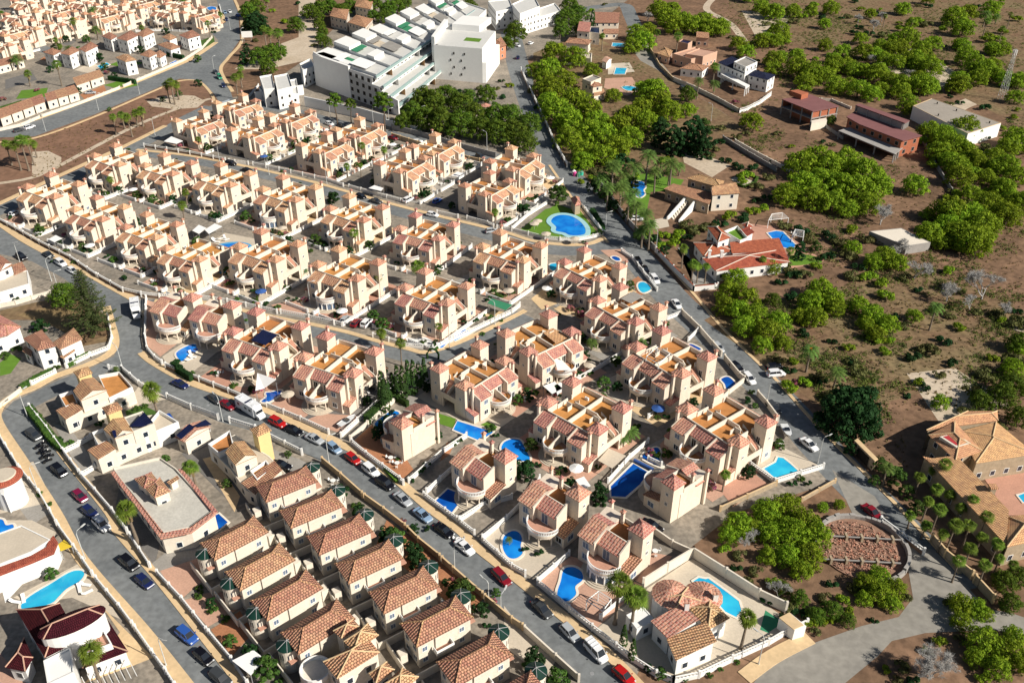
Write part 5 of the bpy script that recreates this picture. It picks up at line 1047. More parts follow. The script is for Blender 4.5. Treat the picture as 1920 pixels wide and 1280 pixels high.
wblock('small white villa pair with cubic roof rooms below the sandy lot', (520,190), [[(487,146),(495,170),(515,168),(510,142)], [(514,145),(520,172),(548,165),(540,140)], [(485,165),(500,185),(560,178),(556,150)]], (7, 7.5, 3.6), name='cubic_villa', cat='house')
wblock('white flat-topped annex at the corner of the stepped block', (575,170), [[(562,122),(568,135),(590,125),(582,112)]], (7,), name='white_annex', cat='house')
S = Site('retaining_wall', 'long white retaining wall with a pale grey panel below the stepped block', 'wall', (680,225))
for a, b in (((572,200),(675,222)), ((675,222),(725,236)), ((725,236),(790,252)), ((480,192),(570,178))): A, B = G(*a), G(*b); S.part('wall', MB().prism([A, B, (B[0], B[1]+.5), (A[0], A[1]+.5)], 0, 4.2 if b[0] != 790 else 2.5), white)
# far quarter, top left
FAR = []
kw1 = dict(wall=white, roof=tileB, ridge=None, win=True)
def whouse(lab, px, blocks):
    S = Site('white_villa', lab, 'house', px)
    for q, z in blocks: blk(S, q, z, 1.2, 'hip', **kw1)
whouse('white row of villas with small orange roofs left of the hedge', (135,115), [([(80,98),(100,104),(115,96),(98,90)], 6), ([(112,100),(130,104),(150,94),(135,87)], 6.5), ([(148,92),(160,98),(184,86),(170,78)], 7)])
whouse('tall white villa row on the far side of the palm garden', (235,90), [([(190,68),(208,75),(220,68),(205,60)], 6), ([(218,72),(238,77),(260,66),(245,57)], 6.5), ([(255,64),(268,70),(290,60),(275,52)], 6.5)])
whouse('white villa pair with orange roofs nearest to the main road', (260,125), [([(216,108),(235,116),(256,112),(240,102)], 6.5), ([(262,103),(280,108),(295,100),(280,92)], 6), ([(282,104),(300,109),(312,102),(300,94)], 4.5)])
whouse('white bungalow with a low orange roof by the dark hedge', (320,90), [([(295,84),(320,94),(338,88),(318,78)], 3.8)])
whouse('white villa with two orange roofs beside the small orange-rimmed garden', (355,75), [([(303,70),(318,76),(332,70),(318,63)], 5.5), ([(335,66),(352,73),(376,66),(360,56)], 6)])
def terrace_row(lab, px, q, n):
    S = Site('terrace_row', lab, 'house row', px); A, B, C_, D = q; L2 = lambda a, b, t: (a[0]+(b[0]-a[0])*t, a[1]+(b[1]-a[1])*t)
    for i in range(n):
        t0, t1 = i/n, (i+1)/n; qq = [L2(A, B, t0), L2(A, B, t1), L2(D, C_, t1), L2(D, C_, t0)]; blk(S, qq, 3.6, .9, 'mono', wall=creamw, roof=tileB, z0=0)
terrace_row('row of low terraced houses with bright orange roofs nearest the palms and main road', (60,215), [(0,222),(85,190),(80,180),(-5,210)], 4)
terrace_row('row of terraced houses with orange roofs in the middle of the far quarter', (120,190), [(88,190),(148,172),(140,163),(84,180)], 3)
terrace_row('short row of orange-roofed terraces next to the carport', (170,162), [(143,160),(195,142),(188,134),(137,150)], 2)
terrace_row('row of orange-roofed cottages at the far left edge', (25,125), [(-5,125),(45,112),(40,104),(-5,117)], 2)
for k, (px, az) in enumerate([((20,68),0),((45,38),0),((70,60),0),((100,30),0),((118,52),0),((150,42),0),((190,38),0),((212,20),0),((240,30),0),((262,12),0),((322,28),0),((345,12),0),((372,36),0),((20,90),0),((60,12),0),((310,4),0),((130,8),0),((165,12),0)]):
    x, y = G(*px, 5); FAR.append(inst(P_D, 1, x, y, radians(-28 if k % 3 else 62), 1)); tag(FAR[-1], cat='house', group='cream villas of the far quarter')
for q in ([(652,42),(685,52),(700,36),(668,28)], [(618,30),(650,38),(655,18),(625,14)], [(665,12),(695,18),(700,2),(670,-4)]):
    S = Site('orange_roofed_villa', None, 'house', q[0]); tag(S.o, desc='cream villa with an orange hip roof'); blk(S, q, 6, 1.5, 'hip', wall=cream, roof=tileC, ridge=None)
S = Site('round_hut', 'round tan hut with a tiled cone roof half hidden by dark pines', 'hut', (912, 215)); x, y = G(910, 196, 4); S.part('round_wall', MB().cyl(x, y, 0, 3.6, 1.9, 1.9, 16), cream); S.part('cone_roof', MB().cyl(x, y, 3.6, 4.6, 2.3, .05, 12), tileA)
S = Site('pool_kiosk', 'small tan kiosk with a pitched tile roof beside the egg-shaped pool', 'kiosk', (1080,395)); blk(S, [(1070,372),(1078,386),(1090,383),(1086,370)], 3.4, 1.1, 'hip', wall=stone, roof=tileA, win=False)
S = Site('ruined_outhouse', 'long pale flat-roofed outhouse between the dead trees', 'shed', (1695,455)); blk(S, [(1630,434),(1700,462),(1745,455),(1690,428)], 2.6, .1, 'flat', wall=conc, floor=creamw, win=False)
# ------------------------------------------------------------ patios, pools, walls, lamps, shades
PN = 0
def patch(px, m, z=.03, name='patio', raw=False):
    global PN
    PN += 1; return sheet(name, px, z+PN*.00022, m)
darkpave = mat('dark_paving', (.22, .21, .20), var=.25, scale=.4, dirt=.2); padm = [pavec, paveg, pave, pavep, terr2, darkpave, pavep, paveg]; random.seed(3)
for i, d in enumerate(DUPLEX):
    for sgn in (-1, 1):
        b = MB(); x0, x1 = (-9.6, -.05) if sgn < 0 else (.05, 9.6); b.prism([(x0, -14.2), (x1, -14.2), (x1, 8.5), (x0, 8.5)], .016+.0005*i, .03+.0005*i+.012)
        m = d.matrix_basis if False else None; c, s_ = cos(d.rotation_euler.z), sin(d.rotation_euler.z); k = d.scale.x
        b.v = [(d.location.x+(x*c-y*s_)*k, d.location.y+(x*s_+y*c)*k, z) for x, y, z in b.v]; tag(b.build('patio', random.choice(padm)), kind='structure')
def gwall(pts, h=1.2, st='white', label=None, cap=True, w=.22, posts=True, world=False):
    "garden wall along a traced line: masonry base, white balustrade or coping, posts"
    P = pts if world else [G(*p) for p in pts]; base = {'white': white, 'brown': brownwall, 'cream': creamw, 'stone': stone, 'conc': conc, 'redcap': white}[st]; top = {'white': white, 'brown': white, 'cream': creamw, 'stone': pave, 'conc': conc, 'redcap': tileR}[st]
    c = (P[0][0], P[0][1]); t = empty('garden_wall', c[0], c[1]); b = MB(); tp = MB(); ps = MB(); hb = h*(.55 if st in ('white', 'brown') else .95)
    for i in range(len(P)-1):
        a, q = P[i], P[i+1]; L = hypot(q[0]-a[0], q[1]-a[1]); 
        if L < .05: continue
        dx, dy = (q[0]-a[0])/L, (q[1]-a[1])/L; nx, ny = -dy*w/2, dx*w/2; R_ = lambda ww, e=0: [(a[0]-c[0]-dx*e+nx*ww, a[1]-c[1]-dy*e+ny*ww), (a[0]-c[0]-dx*e-nx*ww, a[1]-c[1]-dy*e-ny*ww), (q[0]-c[0]+dx*e-nx*ww, q[1]-c[1]+dy*e-ny*ww), (q[0]-c[0]+dx*e+nx*ww, q[1]-c[1]+dy*e+ny*ww)]
        b.prism(R_(1), 0, hb); 
        if st in ('white', 'brown'):
            tp.prism(R_(.9, .02), h-.14, h, 0, True); tp.prism(R_(1.1, .02), hb, hb+.08)
            n = int(L/.55)
            for j in range(n): u = (j+.5)/n*L; x, y = a[0]-c[0]+dx*u, a[1]-c[1]+dy*u; tp.box(x-.075, y-.075, hb, x+.075, y+.075, h-.12)
        else: tp.prism(R_(1.35, .03), hb, h, 0, True)
        if posts:
            n = max(1, int(L/4.2))
            for j in range(n+1 if i == len(P)-2 else n): u = j/n*L; x, y = a[0]-c[0]+dx*u, a[1]-c[1]+dy*u; ps.box(x-.19, y-.19, 0, x+.19, y+.19, h+.22)
    b.build('wall_base', base, t)
    if tp.f: tp.build('coping', top, t)
    if ps.f: ps.build('post', top if st != 'redcap' else white, t)
    tag(t, label, cat='garden wall', desc={'white': 'white balustraded garden wall', 'brown': 'brown garden wall with white balustrade', 'cream': 'plain pale garden wall', 'stone': 'tan stone garden wall', 'conc': 'bare concrete wall', 'redcap': 'white wall with a red tiled coping'}[st]); PLACE.append(t); return t
WALLS = [
 ('brown', 1.5, [(-10,411),(0,416),(31,433),(75,458),(133,487),(182,520)]), ('brown', 1.5, [(186,522),(232,548),(266,556),(300,560),(349,558)]), ('white', 1.3, [(353,559),(373,560),(427,568),(462,575),(520,588)]), ('white', 1.3, [(527,588),(580,598),(627,609)]), ('white', 1.2, [(700,632),(760,650),(812,655)]), ('white', 1.3, [(820,652),(880,625),(960,587),(975,575)]),
 ('white', 1.4, [(275,562),(273,634),(277,657),(291,674),(305,684)]), ('brown', 1.6, [(312,690),(345,704),(375,716),(430,738),(480,760)]), ('white', 1.4, [(502,764),(565,790),(617,814)]), ('white', 1.5, [(660,833),(687,856),(750,903),(757,910)]), ('white', 1.4, [(795,932),(835,962),(857,978)]), ('white', 1.4, [(862,982),(890,1004)]), ('white', 1.4, [(905,1016),(960,1066),(985,1080)]), ('white', 1.5, [(1008,1096),(1067,1146),(1110,1181),(1155,1216),(1185,1239),(1230,1268),(1262,1280)]), ('white', 1.5, [(1262,1280),(1310,1270),(1372,1240),(1440,1209),(1477,1187),(1512,1172)]),
 ('cream', 2.4, [(1205,1102),(1250,1073),(1298,1044)]), ('cream', 2.4, [(1298,1044),(1360,1083),(1422,1123),(1472,1147)]), ('white', 1.2, [(1008,1092),(1067,1041)]), ('white', 1.3, [(640,820),(700,765),(745,725)]), ('cream', 1.3, [(657,826),(720,772),(760,735)]), ('white', 1.3, [(767,905),(830,850),(875,820)]), ('white', 1.3, [(800,925),(850,880)]), ('white', 1.3, [(862,978),(905,950),(960,935)]), ('white', 1.3, [(905,1012),(950,975),(1000,925),(1012,900)]), ('cream', 1.2, [(1090,1040),(1120,1010),(1125,1000)]),
 ('cream', 1.6, [(1225,1000),(1260,1025),(1297,1042)]), ('white', 1.2, [(1140,905),(1180,860),(1215,830)]), ('white', 1.2, [(1215,785),(1260,745),(1290,730)]), ('white', 1.2, [(1055,730),(1085,712),(1125,690),(1165,665)]), ('white', 1.2, [(1215,863),(1240,875)]), ('white', 1.3, [(1452,906),(1500,891),(1543,878)]), ('white', 1.2, [(1405,872),(1452,906)]), ('stone', 1.2, [(1350,958),(1400,935),(1455,910)]), ('stone', 1.0, [(1503,940),(1565,905)]),
 ('white', 1.4, [(37,880),(0,820),(-20,795)]), ('white', 1.4, [(40,884),(75,927),(95,962),(108,985)]), ('white', 1.4, [(112,992),(140,1030),(175,1080)]), ('white', 1.5, [(182,1090),(225,1142),(250,1175)]), ('white', 1.5, [(255,1182),(287,1228),(312,1262),(330,1290)]), ('white', 1.5, [(57,767),(90,808),(120,850),(150,890)]), ('white', 1.5, [(155,897),(180,925),(212,962),(240,1000)]), ('white', 1.4, [(245,1008),(282,1064)]), ('white', 1.3, [(296,1078),(342,1127),(388,1185)]), ('white', 1.3, [(393,1190),(435,1240),(465,1285)]), ('white', 1.2, [(120,850),(150,835),(172,822)]), ('white', 1.2, [(155,893),(180,878)]),
 ('white', 1.5, [(230,695),(262,723),(285,737)]), ('white', 1.6, [(315,748),(360,768),(410,787)]), ('white', 1.6, [(432,793),(480,808),(500,818)]), ('white', 1.6, [(505,822),(567,853)]), ('stone', 1.6, [(605,868),(640,897),(680,933)]), ('stone', 1.6, [(685,937),(720,962),(760,993)]), ('stone', 1.6, [(765,998),(785,1018),(825,1050)]), ('stone', 1.6, [(830,1055),(850,1073),(905,1121)]), ('stone', 1.6, [(910,1126),(960,1168),(980,1181)]), ('cream', 1.6, [(984,1185),(1042,1238),(1085,1277)]), ('white', 1.2, [(205,692),(230,695)]),
 ('brown', 1.4, [(271,276),(357,290),(423,303)]), ('white', 1.2, [(430,304),(441,306),(466,309)]), ('white', 1.2, [(475,310),(524,320),(613,339),(644,350)]), ('white', 1.2, [(655,352),(700,365),(752,379)]), ('white', 1.2, [(820,401),(859,409)]), ('white', 1.2, [(876,411),(914,421),(926,427)]), ('white', 1.1, [(932,428),(960,433),(1022,448),(1050,451),(1085,451),(1112,446),(1132,440)]), ('white', 1.3, [(1132,440),(1110,412),(1087,382)]), ('white', 1.2, [(960,431),(990,405),(1025,383)]), ('white', 1.2, [(1165,473),(1185,486),(1205,512),(1232,546)]), ('cream', 1.6, [(1278,589),(1312,622),(1336,650),(1352,668)]), ('cream', 1.6, [(1358,675),(1385,708),(1395,716)]), ('cream', 1.3, [(1395,716),(1365,740),(1350,755)]), ('cream', 1.5, [(1420,742),(1436,760),(1458,790)]), ('white', 1.2, [(1250,600),(1278,589)]), ('white', 1.2, [(1290,640),(1308,622)]),
 ('brown', 2.2, [(977,135),(990,165),(1005,196),(1025,240),(1042,278),(1063,315)]), ('conc', 2.0, [(1120,342),(1148,380),(1175,417),(1200,445),(1228,472)]), ('redcap', 1.8, [(1230,474),(1262,508),(1300,546)]), ('redcap', 1.6, [(1300,546),(1340,542),(1345,540)]),
 ('stone', 1.6, [(1217,92),(1237,127),(1262,152)]), ('cream', 1.8, [(1262,152),(1300,168),(1345,190),(1385,212)]), ('white', 1.8, [(1385,212),(1400,208),(1425,195),(1445,180)]), ('cream', 1.4, [(1378,268),(1420,292),(1470,318),(1530,345)]), ('conc', 1.6, [(1355,262),(1400,290),(1455,322)]), ('conc', 1.2, [(1548,240),(1580,262)]), ('conc', 1.4, [(1728,262),(1745,300),(1765,330),(1790,370),(1810,400)]), ('cream', 1.0, [(1480,190),(1500,185),(1560,190),(1595,205)]),
 ('brown', 1.6, [(1650,980),(1690,1010),(1730,1040)]), ('stone', 2.0, [(1745,1015),(1770,1045),(1820,1085)]), ('stone', 2.0, [(1825,1092),(1860,1130)]), ('stone', 1.8, [(735,258),(800,278),(880,302),(940,315)][:4]), ('conc', 2.0, [(735,243),(790,256),(870,280),(930,296)]), 
 ('cream', 1.3, [(0,258+0),(0,259)]), ('cream', 1.2, [(0,246),(40,237),(75,222)]), ('cream', 1.2, [(80,220),(150,196),(225,167)]), ('cream', 1.2, [(232,164),(300,135),(345,115),(380,92),(398,72)]), ('white', 1.0, [(0,110),(40,104),(75,95)]), ('white', 1.0, [(255,60),(310,58),(365,62)]), ('white', 1.0, [(375,48),(405,42),(416,30),(412,12)]), ('cream', 1.2, [(0,577),(30,571),(60,562),(95,552)]), ('white', 1.2, [(60,722),(105,700)]), ('white', 1.2, [(125,690),(170,668),(205,655),(211,635),(203,595)]), ('cream', 1.2, [(0,765),(40,735)]), ('white', 1.0, [(455,195),(470,180),(485,162)]), ('white', 1.0, [(1125,1160),(1160,1130),(1180,1118)])]
for st, h, pts in WALLS:
    if hypot(pts[0][0]-pts[-1][0], pts[0][1]-pts[-1][1]) > 5: gwall(pts, h, st)
# side walls and front hedge posts between the duplex plots
for i, d in enumerate(DUPLEX):
    if i in (14, 15, 16, 17, 18, 19, 20, 31, 32): continue
    c, s_ = cos(d.rotation_euler.z), sin(d.rotation_euler.z); k = d.scale.x; Lc = lambda x, y: (d.location.x+(x*c-y*s_)*k, d.location.y+(x*s_+y*c)*k)
    gwall([Lc(9.7, -14.3), Lc(9.7, 8.6)], 1.2, 'white', world=True); gwall([Lc(0, -14.3), Lc(0, -12.6)], 1.1, 'white', world=True)
    gwall([Lc(-9.5, -14.4), Lc(-2, -14.4)], 1.1, 'white', world=True); gwall([Lc(2, -14.4), Lc(9.5, -14.4)], 1.1, 'white', world=True)
def pool(px, m, label, cm=coping, cw=.45, z=0, world=False, smooth=True):
    P = px if world else [G(*p) for p in px]
    P = ccw(P)
    if smooth:
        Q = []; n = len(P)
        for i in range(n):
            p0, p1, p2, p3 = P[i-1], P[i], P[(i+1) % n], P[(i+2) % n]
            for k in range(4):
                t = k/4; Q.append(tuple(.5*((2*p1[j])+(-p0[j]+p2[j])*t+(2*p0[j]-5*p1[j]+4*p2[j]-p3[j])*t*t+(-p0[j]+3*p1[j]-3*p2[j]+p3[j])*t**3) for j in (0, 1)))
        P = Q
    n = len(P); c = (sum(p[0] for p in P)/n, sum(p[1] for p in P)/n); t = empty('swimming_pool', c[0], c[1], z, 0, label, 'pool'); PLACE.append(t)
    w_ = MB(); w_.prism([(x-c[0], y-c[1]) for x, y in P], .03, .17); w_.build('water', m, t); cp = MB(); out = []
    for i in range(n):
        a, b = P[i-1], P[(i+1) % n]; L = hypot(b[0]-a[0], b[1]-a[1]) or 1; out.append((P[i][0]+(b[1]-a[1])/L*cw, P[i][1]-(b[0]-a[0])/L*cw))
    for i in range(n): j = (i+1) % n; cp.prism([(out[i][0]-c[0], out[i][1]-c[1]), (out[j][0]-c[0], out[j][1]-c[1]), (P[j][0]-c[0], P[j][1]-c[1]), (P[i][0]-c[0], P[i][1]-c[1])], .02, .21, 0)
    cp.build('coping', cm, t); return t
Z = lambda x0, y0, s, pts: [(x0+x/s, y0+y/s) for x, y in pts]
patch(Z(960,320,4,[(60,445),(250,290),(290,280),(330,250),(450,290),(500,270),(690,480),(600,505),(480,515),(250,500)]), turf, .05, 'lawn')
pool(Z(960,320,4,[(293,385),(320,348),(380,335),(450,348),(510,385),(548,435),(545,478),(490,490),(430,487),(395,470),(330,455),(330,425)]), water, 'big egg-shaped communal pool ringed in pale green on a bright lawn', copeb, 1.5)
patch(Z(240,340,6.4,[(790,880),(1160,620),(1530,690),(1540,780),(1300,760),(1200,1080),(1060,1090)]), pavec, .056, 'pool_deck')
pool(Z(240,340,6.4,[(965,890),(1060,790),(1290,750),(1450,790),(1350,900),(1240,1000),(1200,1080),(1100,1080),(1040,1010),(975,950)]), water, 'crescent-shaped communal pool with a blue rim between the cream villas', mat('blue_tile_rim', (.10, .38, .66), var=.15), 1.0)
pool(Z(960,640,4,[(0,735),(60,745),(95,800),(135,880),(100,900),(20,890),(-40,850),(-80,810),(-60,760)]), water, 'free-form blue pool behind the row of three balcony villas')
pool(Z(480,640,4,[(1510,600),(1780,685),(1680,750),(1480,665)]), water, 'long rectangular blue pool beside an artificial lawn', smooth=False)
pool(Z(480,640,4,[(890,620),(960,560),(1020,525),(1075,540),(1030,580),(990,610),(940,660)]), water, 'narrow curved pool along the tall green hedge')
pool(Z(480,640,4,[(1345,1200),(1440,1110),(1540,1150),(1520,1220),(1470,1285),(1400,1260)]), waterd, 'dark blue octagonal pool below the front balcony villa', smooth=False)
pool(Z(960,640,4,[(740,1090),(910,920),(1020,985),(960,1075),(850,1170),(745,1165)]), waterd, 'long dark blue pool with a rolled blue cover', smooth=False)
pool(Z(960,640,4,[(975,870),(1070,800),(1110,820),(1100,870),(1130,930),(1100,940)]), waterd, 'small dark pool in the shade beside the rolled pool cover')
pool(Z(1200,720,3.733,[(865,595),(950,550),(965,515),(1000,520),(1050,560),(1105,610),(1030,645),(945,662)]), watert, 'turquoise corner pool with rounded steps beside the upper road', smooth=False)
pool(Z(960,960,4,[(-60,185),(0,145),(50,155),(75,200),(65,260),(80,310),(30,350),(-30,340),(-70,270)]), water, 'oval blue pool beside the second tower villa from the bottom')
pool(Z(960,960,4,[(390,430),(460,415),(520,450),(530,510),(475,560),(480,620),(420,670),(350,660),(340,600),(365,520)]), water, 'kidney-shaped blue pool beside the tower villa nearest the tall palms')
pool(Z(960,960,4,[(1360,520),(1400,495),(1450,505),(1470,500),(1580,580),(1700,670),(1720,740),(1680,790),(1600,750),(1500,640),(1440,560),(1380,560)]), watert, 'long turquoise pool with a round bay inside high white walls', smooth=False)
pool(Z(0,960,4,[(160,700),(230,630),(380,540),(520,455),(600,440),(635,465),(600,520),(500,580),(440,640),(380,690),(200,740)]), watert, 'long bright blue pool with lounge deck above the maroon villa')
pool(Z(0,960,4,[(-60,60),(20,60),(45,100),(95,95),(105,120),(70,150),(0,180),(-60,150)]), water, 'blue pool with a round bay cut by the left edge')
pool(Z(0,960,4,[(1560,55),(1640,15),(1710,80),(1620,155)]), waterd, 'small square dark blue pool beside the flat-roofed house', smooth=False)
pool(Z(240,500,6.4,[(580,1040),(740,945),(820,940),(880,965),(820,1020),(740,1060),(690,1110),(640,1140)]), water, 'blue pool at the street bend behind a clipped hedge')
pool(Z(480,640,4,[(40,455),(80,420),(75,390),(110,385),(190,370),(170,410),(100,455)]), waterd, 'small keyhole pool under the white sail shade')
pool(Z(720,540,6.4,[(800,620),(900,520),(970,505),(1050,530),(980,570),(850,640)]), water, 'blue teardrop pool at the inner street corner', smooth=False)
pool(Z(720,540,6.4,[(650,695),(760,665),(700,720),(660,725)]), water, 'tiny blue pool by the garden arch', smooth=False)
pool(Z(960,400,4.48,[(318,435),(350,425),(385,430),(375,465),(350,485),(320,470)]), watert, 'round blue pool between two cream villas below the communal lawn')
pool(Z(960,400,4.48,[(835,375),(860,365),(900,380),(905,400),(870,400)]), waterd, 'tiny oval pool on a pink deck at the street corner')
pool(Z(960,400,4.48,[(1058,620),(1065,590),(1100,580),(1140,600),(1165,640),(1110,670),(1075,655)]), watert, 'green-blue round pool in a red-floored yard beside the main road')
pool(Z(1180,560,4.48,[(500,395),(520,385),(595,420),(595,435),(560,430)]), waterd, 'small wavy pool on a pale deck beside the road wall')
pool(Z(1180,560,4.48,[(770,680),(830,660),(890,715),(880,735),(820,765),(800,720)]), waterd, 'dark blue pool with curved steps beside the parked white car')
pool(Z(1440,320,4,[(-5,470),(60,455),(110,462),(205,560),(190,590),(150,585),(90,575)]), water, 'long blue pool on a red-tiled deck beside the red-roofed villa', smooth=False)
pool(Z(960,320,4,[(880,95),(920,80),(985,90),(1000,125),(985,150),(995,180),(960,205),(930,190),(905,150),(880,130)]), water, 'round-ended blue pool among palms on the green lawn')
pool(Z(960,0,4,[(780,512),(860,515),(845,560),(765,560)]), watert, 'small turquoise rectangular pool below the little gabled hut', smooth=False)
pool(Z(960,0,4,[(755,325),(850,330),(835,355),(750,350)]), watert, 'narrow bright blue pool behind the pine beside the cottages', smooth=False)
pool(Z(960,0,4,[(825,655),(890,650),(950,670),(930,685),(860,680)]), watert, 'small kidney-shaped pool on a pink terrace among the pines')
pool([(388,16),(396,13),(405,15),(404,20),(395,21)], water, 'small round pool in the far corner garden'); pool([(318,120),(330,114),(335,118),(325,123)], water, 'small blue pool beside the far main road', smooth=False)
pool([(182,125),(200,118),(206,122),(190,131)], watert, 'small pool behind the far white villas', smooth=False); pool([(1908,930),(1935,920),(1935,945),(1918,942)], watert, 'turquoise pool cut by the right edge in the pink court', smooth=False)
for px, m, z in ([
 (Z(480,640,4,[(720,760),(940,560),(1040,600),(1060,780),(1180,960),(1080,1050),(950,960)]), paver, .052), (Z(480,640,4,[(1430,760),(1500,740),(1450,850),(1380,900)]), paver, .05), (Z(480,640,4,[(350,600),(500,540),(800,560),(640,690)]), pavep, .052), (Z(480,640,4,[(1020,400),(1250,230),(1480,520),(1170,480)]), paveg, .05),
 (Z(960,640,4,[(1530,1080),(1760,940),(1920,1080),(1660,1240)]), terr2, .052), (Z(1200,720,3.733,[(540,720),(740,590),(900,700),(650,850)]), terr2, .054), (Z(1200,720,3.733,[(745,540),(960,420),(1270,580),(940,670)]), pavec, .053), (Z(960,640,4,[(1110,770),(1180,700),(1200,880),(1130,940)]), pavep, .05),
 (Z(480,640,4,[(1370,540),(1500,580),(1480,650),(1380,620)]), turf, .06), (Z(480,640,4,[(1680,625),(1740,600),(1810,640),(1790,665)]), turf, .06), (Z(960,960,4,[(0,400),(-250,200),(60,0),(300,200),(430,320),(190,510)]), pavec, .05), (Z(960,960,4,[(200,520),(440,330),(640,380),(1000,560),(820,700),(620,880),(430,740)]), pavep, .051),
 (Z(960,960,4,[(1000,580),(1350,345),(1900,690),(2120,840),(1900,990),(1400,1240),(1080,1220),(640,870)]), pavec, .049), (Z(960,960,4,[(900,500),(1040,300),(1200,330),(1150,400),(980,540)]), pavep, .052), (Z(1440,960,4,[(-20,735),(115,825),(0,905),(-60,880)]), fabg, .06), (Z(1440,320,4,[(-200,390),(60,420),(420,680),(160,740),(-60,640)]), terr2, .05), (Z(1440,320,4,[(130,680),(160,640),(260,622),(380,650),(410,690),(250,710),(160,715)]), turf, .066), 
 (Z(960,320,4,[(1320,560),(1360,860),(1540,840),(1240,580)]), paveg, .05), (Z(960,320,4,[(820,60),(1000,20),(1290,70),(1240,150),(1040,160),(1000,360),(900,330)]), turf, .04), (Z(960,320,4,[(1060,370),(1160,350),(1180,420),(1080,440)]), pavec, .045), (Z(960,320,4,[(1640,60),(1700,40),(1810,80),(1790,120),(1690,110)]), pavec, .045), (Z(960,0,4,[(720,480),(880,470),(920,540),(720,560)]), pavec, .045), (Z(960,0,4,[(700,590),(900,580),(960,680),(860,720),(690,660)]), pavep, .045),
 (Z(960,0,4,[(1280,1160),(1340,1120),(1640,1240),(1500,1330),(1290,1220)]), earthy, .02), (Z(0,960,4,[(100,640),(620,370),(900,800),(540,640),(230,690)]), pavec, .05), (Z(0,960,4,[(760,700),(1150,1090),(1000,1150),(640,1280),(900,900)]), pave, .052), (Z(0,960,4,[(-50,1000),(200,1280),(-50,1290)]), pavep, .05), (Z(0,960,4,[(-50,60),(240,60),(420,150),(400,240),(230,180),(-50,170)]), pavec, .048), (Z(0,960,4,[(1200,440),(1500,340),(1560,480),(1350,660)]), pavep, .05), (Z(0,960,4,[(1380,660),(1640,580),(1800,720),(1560,860)]), pavep, .051), (Z(0,960,4,[(1580,880),(1800,740),(1900,900),(1740,1080)]), paver, .052),
 (Z(960,960,4,[(-60,700),(80,880),(330,1110),(250,1250),(-60,1000)]), pavec, .04), (Z(480,960,4,[(980,60),(1220,230),(1700,650),(1600,800),(900,250)]), paver, .04), (Z(240,500,6.4,[(225,400),(420,460),(800,760),(390,1080),(240,960),(215,830)]), pavep, .053), (Z(240,500,6.4,[(410,1080),(900,760),(1100,1000),(760,1280),(480,1200)]), pavec, .054), (Z(480,500,6.4,[(180,460),(480,400),(620,520),(560,600),(320,560)]), pavep, .058), (Z(960,400,4.48,[(160,720),(300,600),(430,740),(250,810)]), pave, .058), (Z(960,400,4.48,[(350,800),(520,760),(520,840),(440,860)]), pave, .058),
 (Z(960,400,4.48,[(1010,560),(1060,530),(1180,640),(1060,700)]), paver, .056), (Z(960,400,4.48,[(740,310),(940,300),(1010,380),(880,420)]), pavep, .056), (Z(720,540,6.4,[(750,560),(880,430),(1130,500),(1000,600),(780,700)]), pavec, .058), (Z(720,540,6.4,[(1200,300),(1330,270),(1500,300),(1260,420)]), pave, .058), (Z(720,540,6.4,[(260,600),(500,590),(720,700),(620,760),(300,680)]), white, .058), (Z(0,640,4,[(1070,300),(1260,430),(900,520)]), pavec, .04), (Z(960,320,4,[(170,200),(260,170),(290,220),(200,270)]), paveg, .06),
 (Z(0,640,4,[(-40,1000),(250,900),(400,1200),(-40,1300)]), pavec, .04), (Z(0,260,6.4,[(0,980),(280,1060),(640,1110),(420,1200),(200,1090)]), pavec, .058)]): patch(px, m, z)
for px, m in [([(75,112),(110,118),(125,106),(95,100)], paver), ([(205,122),(240,128),(270,118),(230,112)], turf), ([(195,160),(230,150),(262,160),(225,168)], turf), ([(40,170),(90,165),(85,182),(30,186)], turf), ([(140,132),(175,140),(200,128),(170,118)], pavec), ([(300,90),(330,95),(345,86),(320,80)], pavep), ([(372,78),(400,68),(403,80),(380,92)], lawn), ([(150,178),(195,160),(200,172),(160,188)], paver), ([(10,150),(60,135),(70,150),(10,168)], darkpave), ([(0,200),(40,188),(50,200),(0,215)], lawn), ([(95,80),(130,86),(150,74),(110,70)], darkpave), ([(300,30),(320,40),(335,30),(312,20)], lawn), ([(0,95),(40,90),(60,100),(10,112)], darkpave)]: patch(px, m, .03)
for px, m in [([(235,770),(270,760),(300,775),(240,790)], lawn), ([(100,795),(130,800),(165,850),(180,880),(150,885)], paveg), ([(340,850),(395,830),(430,890),(470,940),(440,950)], darkpave), ([(480,830),(560,860),(600,880),(560,900)], paveg), ([(225,905),(215,960),(290,1060),(300,1020)], darkpave), ([(380,860),(400,855),(450,930),(440,960)], pave), ([(280,1060),(330,1020),(400,1000),(360,1060),(330,1100)], paveg), ([(60,905),(95,960),(60,985),(20,930)], paveg), ([(0,1090),(30,1080),(60,1075),(10,1130)], white)]: patch(px, m, .03)
patch([(0,582),(120,555),(200,590),(203,640),(150,650),(100,600),(0,600)], scrub, .02, 'dry_plot'); patch([(30,590),(70,580),(150,560),(190,600),(150,640),(100,612)], mat('ochre_soil', (.34, .24, .12), var=.3, scale=.3, dirt=.3), .024, 'dry_plot'); patch([(0,680),(20,664),(40,672),(20,700),(0,705)], turf, .03, 'lawn')
for px in ([(395,190),(440,196),(425,140),(407,152)],): pass
